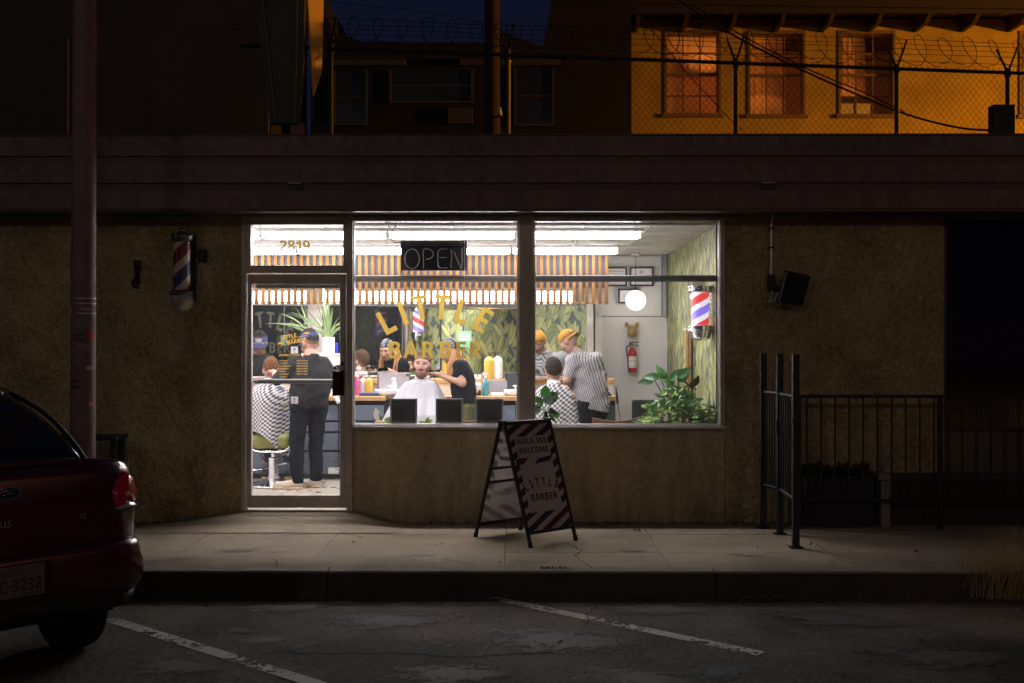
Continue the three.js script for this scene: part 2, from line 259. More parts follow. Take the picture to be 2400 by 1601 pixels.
// window frames
const fr = (x0, x1, y0, y1, z0 = -0.1, z1 = 0.012, r = 0.005) => mrb(x0, x1, y0, y1, z0, z1, r, 1);
{
  const w = mesh('window_frame', [
    fr(xW1 + 0.012, xW2 - 0.012, ySill - 0.035, yHead, -0.13, 0.03), fr(xW1, xW1 + 0.012, ySill, yWin), fr(xW2 - 0.012, xW2, ySill, yWin),
    fr(xW3, xW4, ySill - 0.035, yHead), fr(xW0, xW1 + 0.011, yWin, yHead), fr(xW2 - 0.011, xW3, yWin, yHead),
    fr(xW0, xW1 + 0.011, ySill - 0.012, ySill, -0.1, 0.02), fr(xW2 - 0.011, xW3, ySill - 0.012, ySill, -0.1, 0.02)], L.frame, B);
  mesh('sill', [mrb(xW0, xW4 + 0.01, Y(1006, 0), ySill - 0.013, -0.1, 0.045, 0.005, 1)], L.frame, w);
  for (const [a, b] of [[xW0, xW1], [xW2, xW3]]) {
    const g = mesh('window', bx(a, b, ySill, yWin, -0.042, -0.038), L.glass, B);
    mesh('glazing_bead', [fr(a, a + 0.008, ySill, yWin, -0.06, -0.02, 0.002), fr(b - 0.008, b, ySill, yWin, -0.06, -0.02, 0.002), fr(a + 0.009, b - 0.009, ySill, ySill + 0.008, -0.06, -0.02, 0.002), fr(a + 0.009, b - 0.009, yWin - 0.008, yWin, -0.06, -0.02, 0.002)], L.steel, g);
  }
  mesh('mullion', [fr(xD1 + 0.002, xW0 - 0.002, FL - 0.01, yHead, -0.12, 0.025)], L.frame, B);
  mesh('door_frame', [fr(xD0, X(577, 0), FL - 0.01, yHead, -0.12, 0.02), fr(X(577, 0), X(812, 0), Y(527, 0), yHead, -0.12, 0.018), fr(X(577, 0), X(812, 0), Y(640, 0), Y(622, 0), -0.12, 0.018), fr(X(577, 0), X(588, 0), Y(622, 0), Y(527, 0), -0.1, 0.008), fr(X(804, 0), X(812, 0), Y(622, 0), Y(527, 0), -0.1, 0.008)], L.frame, B);
  mesh('transom_window', bx(X(588, 0), X(804, 0), Y(622, 0), Y(527, 0), -0.042, -0.038), L.glass, B);
  const dz0 = -0.075, dz1 = -0.015, dx0 = X(579, 0), dx1 = X(810, 0), gx0 = X(588, 0), gx1 = X(796, 0), gy0 = Y(1162, 0), gy1 = Y(665, 0), dyB = Y(1191, 0), dyT = Y(642.5, 0);
  const door = mesh('door', [fr(dx0, gx0, dyB, dyT, dz0, dz1), fr(gx1, dx1, dyB, dyT, dz0, dz1), fr(gx0, gx1, dyB, gy0, dz0, dz1), fr(gx0, gx1, gy1, dyT, dz0, dz1)], L.frame, B);
  mesh('pane', bx(gx0, gx1, gy0, gy1, -0.047, -0.043), L.glass, door);
  mesh('push_bar', [rod(V(gx0 + 0.01, Y(895, 0), -0.12), V(gx1 - 0.02, Y(895, 0), -0.12), 0.022, 0.022, 12), rod(V(gx0 + 0.02, Y(895, 0), -0.12), V(gx0 + 0.02, Y(895, 0), -0.05), 0.012), rod(V(gx1 - 0.03, Y(895, 0), -0.12), V(gx1 - 0.03, Y(895, 0), -0.05), 0.012)], L.rail, door);
  mesh('handle', [rb(X(781, 0), X(806, 0), Y(928, 0), Y(868, 0), -0.012, -0.002, 0.003), rb(X(781, 0), X(786, 0), Y(928, 0), Y(868, 0), -0.002, 0.045, 0.004), rb(X(781, 0), X(800, 0), Y(926, 0), Y(870, 0), 0.04, 0.05, 0.004)], M([0.10, 0.05, 0.05], 0.25, { metalness: 0.8 }), door);
  mesh('lock', rod(V(X(802, 0), Y(853, 0), -0.02), V(X(802, 0), Y(853, 0), -0.003), 0.02, 0.018, 16), L.frameDark, door);
  mesh('closer', rb(X(592, 0), X(794, 0), Y(676, -0.12), Y(662, -0.12), -0.15, -0.09, 0.01), L.rail, door);
}
{ // the dark shop window on the right: an unlit room behind glass
  mesh('window', bx(xN + 0.03, 9.6, Y(1012, 0), Y(512, 0), -0.07, -0.064), L.glass, B);
  mesh('window_frame', [fr(xN, xN + 0.03, Y(1012, 0), Y(512, 0), -0.12, -0.01), fr(xN + 0.03, 9.6, Y(1012, 0) , Y(1006, 0), -0.12, -0.03)], L.frameDark, B);
}
// the rooms behind
{
  const rw = struct('wall_right'); const xR = X(1690, -0.1), xR2 = at(1563, 700, -3.5).x, xRm = (xR + xR2) / 2; globalThis.XR = xRm;
  T.paper = canvas(1024, 1024, (c) => {
    c.fillStyle = '#46524f'; c.fillRect(0, 0, 1024, 1024);
    let s = 5; const r = (a, b) => { s = (Math.imul(s, 1103515245) + 12345) & 0x7fffffff; return a + (b - a) * (s / 0x7fffffff); };
    const leaf = (x, y, a, len, w, col, rib) => { for (const dx of [-1024, 0, 1024]) for (const dy of [-1024, 0, 1024]) { if (Math.abs(x + dx - 512) > 900 || Math.abs(y + dy - 512) > 900) continue; c.save(); c.translate(x + dx, y + dy); c.rotate(a);
      c.fillStyle = col; c.beginPath(); c.moveTo(0, 0); c.bezierCurveTo(w, -len * 0.25, w * 0.9, -len * 0.75, 0, -len); c.bezierCurveTo(-w * 0.9, -len * 0.75, -w, -len * 0.25, 0, 0); c.fill(); c.strokeStyle = '#4a574a'; c.lineWidth = 6; c.stroke();
      c.strokeStyle = rib; c.lineWidth = 3; c.beginPath(); c.moveTo(0, 30); c.lineTo(0, -len * 0.96); c.stroke(); c.lineWidth = 1.6; c.globalAlpha = 0.6;
      for (let k = 0.08; k < 0.92; k += 0.055) { c.beginPath(); c.moveTo(0, -len * k); c.lineTo(w * 0.62 * Math.sin(Math.PI * Math.min(1, k + 0.1)), -len * (k + 0.1)); c.moveTo(0, -len * k); c.lineTo(-w * 0.62 * Math.sin(Math.PI * Math.min(1, k + 0.1)), -len * (k + 0.1)); c.stroke(); }
      c.globalAlpha = 1; c.restore(); } };
    const cols = ['#92955f', '#a3a268', '#838a58', '#aeaa70', '#788154', '#989860'];
    for (let i = 0; i < 105; i++) { const f = i % 2 ? 1 : -1; leaf(r(0, 1024), r(0, 1024), f * r(0.15, 0.75), r(230, 370), r(46, 74), cols[Math.floor(r(0, 6))], i % 3 ? '#6a7348' : '#bdb680'); }
    c.strokeStyle = '#2a3338'; c.lineWidth = 7; for (let i = 0; i < 22; i++) { const x = r(0, 1024), y = r(0, 1024), w = r(30, 60) * (i % 2 ? 1 : -1); c.beginPath(); c.moveTo(x, y + 90); c.quadraticCurveTo(x, y, x + w, y + 8); c.stroke(); }
  });
  T.paper.wrapS = T.paper.wrapT = THREE.RepeatWrapping;
  const pm = M(0xffffff, 0.55, { map: rep(T.paper, 1 / 0.85) });
  mesh('plaster', mbx(xRm + 0.004, xRm + 0.12, -0.3, 3.2, -8, -0.2), L.white, rw);
  mesh('wallpaper', metres(bx(xRm, xRm + 0.003, FL, CEIL + 0.2, BACK, -0.2)), pm, rw);
  const wb = struct('wall_back'); mesh('plaster', mbx(-3.7, xRm + 0.004, -0.3, 3.2, BACK - 0.12, BACK), L.white, wb);
  const zs = BACK + 0.001; mesh('seam', bx(X(1405, BACK), xRm, Y(743, BACK), Y(740.5, BACK), BACK, zs + 0.004), L.grey, wb);
  mesh('ledge', mrb(X(1395, BACK), xRm - 0.08, Y(625, BACK), Y(601, BACK), BACK, BACK + 0.035, 0.004, 1), L.white, wb);
  const wl = struct('wall_left'); mesh('plaster', mbx(-3.82, -3.7, -0.3, 3.2, BACK - 0.12, -0.2), L.white, wl);
  const f = struct('floor'); mesh('concrete', mbx(-3.7, xRm, -0.1, FL, BACK, -0.2), M([0.52, 0.48, 0.42], 0.55, { map: rep(T.concrete, 0.4), roughnessMap: T.soft }), f);
  const c = struct('ceiling'); mesh('deck', mbx(-3.7, xRm, CEIL + 0.02, CEIL + 0.06, BACK, -0.2), M([0.5, 0.49, 0.46], 0.9), c);
  const tm = [0.74, 0.78, 0.71].map((k) => M([k, k * 0.975, k * 0.93], 0.9, { bumpMap: rep(T.grain, 4), bumpScale: 0.003, map: rep(T.soft, 1.3) }));
  for (let x = xRm; x > -3.7; x -= 0.61) for (let z = -0.2; z > BACK + 0.02; z -= 0.305) {
    const x0 = Math.max(x - 0.596, -3.69), z0 = Math.max(z - 0.301, BACK + 0.01);
    mesh('ceiling_tile', mrb(x0, x - 0.007, CEIL, CEIL + 0.018, z0, z - 0.003, 0.003, 1), tm[Math.floor(rnd() * 3)], c);
  }
  const gd = M([0.74, 0.73, 0.7], 0.6); const tb = [];
  for (let x = xRm - 0.61; x > -3.7; x -= 0.61) tb.push(bx(x - 0.006, x + 0.006, CEIL - 0.004, CEIL + 0.012, BACK + 0.01, -0.2));
  mesh('grid_rail', tb, gd, c);
  // the head above the front windows, inside
  const hd = struct('wall_front'); mesh('plaster', [mbx(-3.7, xD0, FL, CEIL, -0.26, -0.202), mbx(xD0, xW4, yHead + 0.02, CEIL + 0.02, -0.26, -0.202), mbx(xW0, xW4, FL, ySill - 0.05, -0.26, -0.202), mbx(xW4, xRm, FL, CEIL, -0.26, -0.202)], L.white, hd);
  mesh('window_ledge', [mrb(xW0, xW1, ySill - 0.045, ySill - 0.02, -0.36, -0.102, 0.004, 1), mrb(xW2, xRm - 0.003, ySill - 0.045, ySill - 0.02, -0.36, -0.102, 0.004, 1), mrb(xW1 + 0.003, xW2 - 0.003, ySill - 0.045, ySill - 0.02, -0.36, -0.14, 0.004, 1)], L.trim, hd);
}
// ------------------------------------------------------------------ lamps of the shop
const tubeGlow = M([0.9, 0.9, 0.95], 0.6, { emissive: new THREE.Color(1, 0.985, 1), emissiveIntensity: 23 });
function area(o, w, h, x, y, z, tx, ty, tz, power, col = 0xfff6fb) { const l = new THREE.RectAreaLight(col, power, w, h); l.position.set(x, y, z); o.add(l); o.updateMatrixWorld(true); l.lookAt(V(tx, ty, tz).applyMatrix4(o.matrixWorld)); return l; }
{
  const mk = (label, pa, pb, zc) => {
    const xa = X(pa, zc), xb = X(pb, zc), w = xb - xa - 0.012, y = CEIL - 0.09;
    const t = thing('ceiling_light', label, 'ceiling light', [(xa + xb) / 2, CEIL, zc], 0, 'fluorescent ceiling lights in two rows');
    mesh('housing', mrb(-w / 2, w / 2, -0.03, 0.0, -0.11, 0.11, 0.004, 1), L.trim, t);
    mesh('light_diffuser', rb(-w / 2 + 0.015, w / 2 - 0.015, -0.09, -0.031, -0.075, 0.075, 0.026, 4), tubeGlow, t);
    for (const sx of [-1, 1]) mesh('end_cap', rb(sx * (w / 2 - 0.014), sx * w / 2, -0.088, -0.031, -0.073, 0.073, 0.006, 1), L.trim, t);
    area(t, w - 0.06, 0.12, 0, -0.094, 0, 0, -2, 0, 48);
  };
  const ord = ['leftmost', 'second from left', 'third from left', 'rightmost'];
  [[318, 614], [614, 910], [910, 1209], [1209, 1504]].forEach(([a, b], i) => mk('white fluorescent light, ' + ord[i] + ' in the row nearest the window', a, b, -0.55));
  [[448, 698], [698, 949], [949, 1199], [1199, 1450]].forEach(([a, b], i) => mk('white fluorescent light, ' + ord[i] + ' in the row in front of the wooden slats', a, b, -2.36));
}
{ // slatted valance with light strips behind its lower half
  const z = -2.57, t = thing('slatted_valance', 'valance of upright wooden slats on a dark board along the ceiling above the mirrors', 'valance', [0, CEIL, z]);
  const x1 = X(1425, z), yb = Y(713, z) - CEIL, ym = Y(675, z) - CEIL, ws = [[0.17, 0.086, 0.028], [0.20, 0.104, 0.036], [0.145, 0.072, 0.022]].map((c) => MP(c, 0.9, { map: rep(T.wood, 3), specularIntensity: 0.15 }));
  const g = metres(rb(-0.018, 0.018, yb, -0.002, -0.02, 0.02, 0.003, 1));
  for (let i = 0; i < 63; i++) { const s = mesh('slat', g, ws[Math.floor(rnd() * 3)], t); s.position.set(x1 - 0.018 - i * 0.0735, 0, 0); }
  mesh('backing_board', mbx(x1 - 4.7, x1 - 0.03, ym, -0.004, -0.05, -0.024), L.navy, t);
  mesh('rail', [mbx(x1 - 4.7, x1 - 0.004, yb + 0.01, yb + 0.03, -0.045, -0.021)], L.woodC, t);
  for (let i = 0; i < 4; i++) {
    const zc = -2.86, xb = X(1346, zc) - i * 1.2, k = thing('strip_light', 'white light strip behind the wooden slats, ' + ['rightmost', 'second from right', 'third from right', 'leftmost'][i] + ' of four', 'strip light', [xb - 0.6, Y(697, zc), zc], 0, 'light strips behind the slats');
    mesh('housing', mrb(-0.59, 0.59, -0.075, 0.075, -0.05, -0.02, 0.004, 1), L.trim, k);
    mesh('light_diffuser', rb(-0.58, 0.58, -0.068, 0.068, -0.019, 0.04, 0.02, 3), tubeGlow, k);
    area(k, 1.14, 0.12, 0, 0, 0.045, 0, 0, 3, 18);
  }
  }
{ // globe pendant
  const z = -3.3, p = at(1490, 704, z), t = thing('pendant_lamp', 'round white glass globe lamp hanging on a thin cord beside the slats', 'pendant lamp', [p.x, CEIL, p.z]);
  const y = p.y - CEIL;
  mesh('cord', rod(V(0, 0, 0), V(0, y + 0.13, 0), 0.004), L.black, t);
  mesh('cap', lathe([[0, 0.15], [0.02, 0.15], [0.03, 0.135], [0.045, 0.122], [0, 0.118]].map(([r, h]) => [r, h + y])), L.black, t);
  mesh('lamp_globe', sph(0, y, 0, 0.124, 32, 24), M([0.9, 0.9, 0.9], 0.3, { emissive: new THREE.Color(1, 0.98, 0.95), emissiveIntensity: 1.15 }), t);
  mesh('canopy', lathe([[0, -0.03], [0.05, -0.03], [0.055, 0], [0, 0]]), L.trim, t);
  const l = new THREE.PointLight(0xfff2e0, 0.22); l.position.y = y; l.shadow.radius = 4; l.castShadow = true; t.add(l);
}
// ------------------------------------------------------------------ barber's poles
const spiral = (slope, n, cols) => tex(256, (u, v) => { const k = (((v * n + u * slope) % 1) + 1) % 1; return cols[k < 0.3 ? 0 : k < 0.5 ? 1 : k < 0.8 ? 2 : 1]; });
function pole(t, s, lit) { // about 0.5 m tall, axis through the origin of t; s = +1: bracket to the right
  const W = [0.85, 0.84, 0.82];
  const tx = lit ? spiral(-1, 1.15, [[0.85, 0.06, 0.06], [0.88, 0.86, 0.98], [0.27, 0.2, 0.88]]) : spiral(-1, 1.0, [[0.20, 0.03, 0.025], [0.62, 0.55, 0.43], [0.04, 0.05, 0.15]]);
  const m = M(0xffffff, 0.35, lit ? { map: tx, emissive: new THREE.Color(1, 1, 1), emissiveMap: tx, emissiveIntensity: 0.8 } : { map: tx });
  const cap = lit ? L.chrome : M([0.16, 0.17, 0.17], 0.35, { metalness: 0.8 });
  if (lit) {
    mesh('light_cylinder', new THREE.CylinderGeometry(0.083, 0.083, 0.3, 40, 1).rotateY(1.1), m, t);
    mesh('glass_sleeve', new THREE.CylinderGeometry(0.098, 0.098, 0.3, 40, 1, true), L.glass, t);
    mesh('top_cap', lathe([[0, 0.27], [0.06, 0.27], [0.072, 0.235], [0.1, 0.222], [0.115, 0.212], [0.115, 0.2], [0.103, 0.192], [0.112, 0.178], [0.112, 0.162], [0.1, 0.151], [0, 0.151]], 40), cap, t);
    mesh('bottom_cap', lathe([[0, -0.151], [0.1, -0.151], [0.115, -0.162], [0.115, -0.178], [0.104, -0.188], [0.117, -0.2], [0.117, -0.212], [0.104, -0.226], [0.098, -0.262], [0.075, -0.292], [0.045, -0.298], [0, -0.3]], 40), cap, t);
    for (const y of [0.205, -0.205]) mesh('bracket', [rod(V(0.1, y, 0), V(0.175, y + 0.002, 0), 0.012), sph(0.135, y, 0, 0.018), new THREE.CylinderGeometry(0.03, 0.03, 0.012, 20).rotateZ(Math.PI / 2).translate(0.178, y, 0)], L.chrome, t);
    mesh('mounting_plate', rb(0.178, 0.186, -0.26, 0.26, -0.03, 0.03, 0.003), L.chrome, t);
  } else {
    mesh('striped_cylinder', new THREE.CylinderGeometry(0.074, 0.074, 0.42, 32, 1).rotateY(2.46), m, t);
    mesh('top_cap', lathe([[0, 0.34], [0.02, 0.335], [0.028, 0.315], [0.02, 0.298], [0.05, 0.288], [0.092, 0.28], [0.098, 0.262], [0.09, 0.25], [0.098, 0.24], [0.085, 0.222], [0.08, 0.211], [0, 0.211]], 32), cap, t);
    mesh('bottom_ring', lathe([[0, -0.211], [0.085, -0.211], [0.108, -0.225], [0.108, -0.245], [0.09, -0.258], [0, -0.258]], 32), cap, t);
    mesh('globe', new THREE.SphereGeometry(0.102, 32, 20, 0, Math.PI * 2, Math.PI * 0.35, Math.PI * 0.65).translate(0, -0.3, 0), M([0.3, 0.32, 0.28], 0.25), t);
    mesh('bracket', [rod(V(0, 0.23, -0.07), V(0, 0.23, -0.25), 0.016), rod(V(0, -0.235, -0.07), V(0, -0.235, -0.25), 0.016), rb(-0.05, 0.05, -0.3, 0.3, -0.27, -0.25, 0.004)], L.iron, t);
  }
}
{
  const p = at(1641, 724, -0.42), t = thing('barber_pole', 'lit barber pole with red, white and blue stripes and chrome caps inside the window', 'barber pole', [p.x, p.y, p.z]); pole(t, 1, true);
  const q = at(426, 624, 0.27), t2 = thing('barber_pole', 'unlit old barber pole with grey globe on the dark outer wall', 'barber pole', [q.x, q.y, q.z]); pole(t2, 1, false);
  const jb = at(475, 599, 0.03); const j = thing('junction_box', 'small dark junction box wired to the outdoor barber pole', 'junction box', [jb.x, jb.y, 0.003]);
  mesh('box', rb(-0.035, 0.035, -0.055, 0.055, 0, 0.05, 0.006), L.iron, j); mesh('lid', rb(-0.03, 0.03, -0.05, 0.05, 0.05, 0.056, 0.003), L.black, j);
  mesh('cable', tube([V(-0.035, 0, 0.03), V(-0.08, 0.012, 0.06), V(q.x - jb.x + 0.05, q.y - jb.y + 0.02, 0.2)], 0.005), L.black, j);
}
// ------------------------------------------------------------------ mirrors
{
  const mk = (pxl, pxr, zl, deg, label) => {
    const A = deg * Math.PI / 180, a = X(pxl, zl); let w = 1; for (let i = 0; i < 30; i++) { const zr = zl - w * Math.sin(A); w += (X(pxr, zr) - (a + w * Math.cos(A))) * 0.8; }
    const t = thing('wall_mirror', label, 'mirror', [a, 0, zl], A), y0 = 1.235, y1 = 2.04;
    mesh('glass', bx(0.008, w - 0.004, y0 + 0.012, y1, -0.012, -0.004), L.mirror, t);
    mesh('back', bx(0, w, y0, y1, -0.03, -0.013), L.blackMat, t);
    mesh('frame', rb(0.0075, w - 0.001, y0, y0 + 0.011, -0.012, 0.004, 0.002), L.trim, t);
    return [a, zl, a + w * Math.cos(A), zl - w * Math.sin(A)];
  };
  mk(545, 722, -2.2, 27, 'angled mirror behind the counter at the left, seen through the door');
  const m2 = mk(757, 1226, -2.4, 27, 'long angled mirror behind the counter in the left window, reflecting the white caped client');
  const m4 = mk(1229, 1374, -2.21, 24, 'angled mirror showing the striped shirt barber, nearest the pendant lamp');
  const wp = struct('partition'); mesh('post', [mbx(X(722, -2.8), X(757, -2.8), FL, 2.4, -2.95, -2.8)], L.trim, wp);
  const pm = M(0xffffff, 0.85, { map: rep(T.paper, 1 / 0.85) });
  for (const [p, q] of [[m2, m4]]) { const A = V(p[2] + 0.004, 0, p[3] - 0.03), C = V(q[0] + 0.004, 0, q[1] - 0.02), d = V().subVectors(C, A), l = d.length(); mesh('return_panel', metres(bx(0, l, 1.235, 2.04, -0.012, 0)).rotateY(-Math.atan2(d.z, d.x)).translate(A.x, 0, A.z), pm, wp); }
  mesh('panel', [mbx(X(1376, -3.0), X(1391, -3.0), FL, 2.2, BACK, -3.02), mbx(X(1395, -3.1), X(1411, -3.1), FL, 2.2, BACK, -3.12)], L.trim, wp);
}
// ------------------------------------------------------------------ counters
const CT = 1.03, CZ = -2.25;
function counter(label, pxa, pxb, cols, m, openEnd) {
  const xa = X(pxa, CZ), xb = X(pxb, CZ), w = xb - xa, t = thing('counter', label, 'counter', [xa, FL, CZ]), h = CT - FL;
  mesh('worktop', mrb(0, w, h - 0.048, h, -0.66, 0.03, 0.004, 1), L.woodC, t);
  mesh('carcass', mbx(0.01, w - 0.01, 0.14, h - 0.05, -0.64, -0.03), M([0.012, 0.015, 0.02], 0.8), t);
  mesh('toe_kick', mbx(0.02, w - 0.02, 0.0, 0.138, -0.6, -0.06), M([0.045, 0.065, 0.068], 0.6), t);
  const cw = (w - 0.02) / cols;
  for (let c = 0; c < cols; c++) {
    let y = h - 0.1; for (const dh of [0.165, 0.1, 0.185, 0.24]) { const d = mesh('drawer', metres(rb(0.01 + c * cw + 0.006, 0.01 + (c + 1) * cw - 0.006, y - dh, y, -0.028, 0.0, 0.003, 1)), m, t); y -= dh + 0.022; }
  }
  mesh('shelf', mrb(0, w, 0.13 + h, 0.18 + h, -0.75, -0.33, 0.004, 1), L.woodC, t);
  mesh('backsplash', mbx(0.005, w - 0.005, h + 0.001, h + 0.129, -0.74, -0.36), M([0.7, 0.67, 0.62], 0.5), t);
  return t;
}
counter('blue grey drawer counter with a wooden top at the station seen through the door', 470, 903, 4, L.blueGrey);
counter('blue grey drawer counter with a wooden top behind the white caped client', 960, 1211, 2, L.blueGrey);
counter('dark teal counter with a wooden top beside the striped shirt barber', 1246, 1445, 2, M([0.05, 0.085, 0.085], 0.6));
// ------------------------------------------------------------------ small things on counters and walls
const onC = (px, z = -2.5) => [X(px, z), CT + 0.001, z];
function pumpBottle(name, label, px, z, y, h, r, liquid, level, capM = L.black) {
  const t = thing(name, label, 'bottle', [X(px, z), y, z]);
  mesh('bottle_body', lathe([[0, 0], [r * 0.96, 0], [r, 0.008], [r, h * 0.66], [r * 0.85, h * 0.76], [r * 0.4, h * 0.82], [r * 0.36, h * 0.86], [0, h * 0.86]], 20), liquid, t);
  mesh('pump', [rod(V(0, h * 0.861, 0), V(0, h * 0.89, 0), r * 0.4, r * 0.4, 12), rod(V(0, h * 0.89, 0), V(0, h * 0.985, 0), r * 0.1, r * 0.1, 8), rb(-r * 0.3, r * 0.75, h * 0.97, h, -r * 0.16, r * 0.16, r * 0.06)], capM, t);
  return t;
}
function sprayBottle(label, px, z, y, h, r, liquid, head) {
  const t = thing('spray_bottle', label, 'bottle', [X(px, z), y, z]);
  mesh('bottle_body', lathe([[0, 0], [r * 0.95, 0], [r, 0.01], [r, h * 0.52], [r * 0.8, h * 0.62], [r * 0.38, h * 0.7], [r * 0.34, h * 0.76], [0, h * 0.76]], 20), liquid, t);
  mesh('spray_head', [rod(V(0, h * 0.761, 0), V(0, h * 0.84, 0), r * 0.42, r * 0.36, 12), ext([[-r * 1.1, h * 0.9], [-r * 0.9, h * 0.99], [r * 0.3, h], [r * 0.8, h * 0.93], [r * 0.3, h * 0.88], [r * 0.3, h * 0.83], [-r * 0.3, h * 0.83]], r * 0.5, 0.002).translate(0, 0, -r * 0.25)], head, t);
  mesh('trigger', tube([V(-r * 0.5, h * 0.9, 0), V(-r * 1.0, h * 0.84, 0), V(-r * 0.9, h * 0.76, 0)], r * 0.13, 8), head, t);
  return t;
}
const liq = (c) => MP(c, 0.25, { transmission: 0.25, thickness: 0, clearcoat: 0.6 });
const whiteP = M([0.78, 0.77, 0.76], 0.4), amber = liq([0.75, 0.48, 0.07]), clearW = liq([0.78, 0.79, 0.77]);
pumpBottle('pump_bottle', 'slim bright pink bottle standing by the mullion on the counter', 837, -2.48, CT + 0.001, 0.235, 0.03, liq([0.78, 0.12, 0.36]), 1, whiteP);
pumpBottle('pump_bottle', 'clear soap bottle with black pump between the pink and amber bottles', 850, -2.54, CT + 0.001, 0.23, 0.033, clearW, 1);
pumpBottle('pump_bottle', 'small amber soap bottle with black pump above the folded navy towel', 865, -2.5, CT + 0.001, 0.235, 0.044, amber, 1);
pumpBottle('pump_bottle', 'large amber shampoo bottle with pump, left of a pair on the shelf', 1147, -2.68, CT + 0.182, 0.3, 0.063, amber, 1);
pumpBottle('pump_bottle', 'large white conditioner bottle with pump, right of a pair on the shelf', 1167, -2.7, CT + 0.182, 0.305, 0.056, whiteP, 1);
sprayBottle('spray bottle of teal liquid with a white head beside the tablet', 1138, -2.42, CT + 0.001, 0.26, 0.036, liq([0.10, 0.42, 0.50]), whiteP);
sprayBottle('cobalt blue spray bottle beside the potted plant on the white cabinet', 787, -2.5, Y(829, -2.5), 0.21, 0.033, liq([0.02, 0.03, 0.55]), whiteP);
sprayBottle('white spray bottle standing against the grey case lid', 924, -2.44, CT + 0.05, 0.15, 0.028, whiteP, whiteP);
{ // figurine
  const p = [X(838, -2.62), CT + 0.181, -2.62], t = thing('figurine', 'pink and white toy figurine on the shelf beside the left mullion', 'figurine', p);
  const pk = M([0.75, 0.22, 0.2], 0.4);
  mesh('body', [new THREE.SphereGeometry(0.042, 16, 12).scale(1, 1.15, 0.9).translate(0, 0.05, 0), rod(V(-0.03, 0.06, 0.02), V(-0.06, 0.02, 0.04), 0.012), rod(V(0.03, 0.05, 0.02), V(0.07, 0.015, 0.04), 0.013), rod(V(-0.02, 0.03, 0), V(-0.025, 0, 0.01), 0.015), rod(V(0.02, 0.03, 0), V(0.025, 0, 0.01), 0.015)], pk, t);
  mesh('head', [new THREE.SphereGeometry(0.04, 16, 12).scale(1.1, 0.9, 1).translate(0, 0.115, 0.005), sph(-0.03, 0.15, 0, 0.014, 10, 8), sph(0.03, 0.15, 0, 0.014, 10, 8)], M([0.8, 0.6, 0.58], 0.4), t);
  mesh('cap', new THREE.SphereGeometry(0.038, 16, 8, 0, Math.PI * 2, 0, 1.3).translate(0, 0.128, 0.002), pk, t);
}
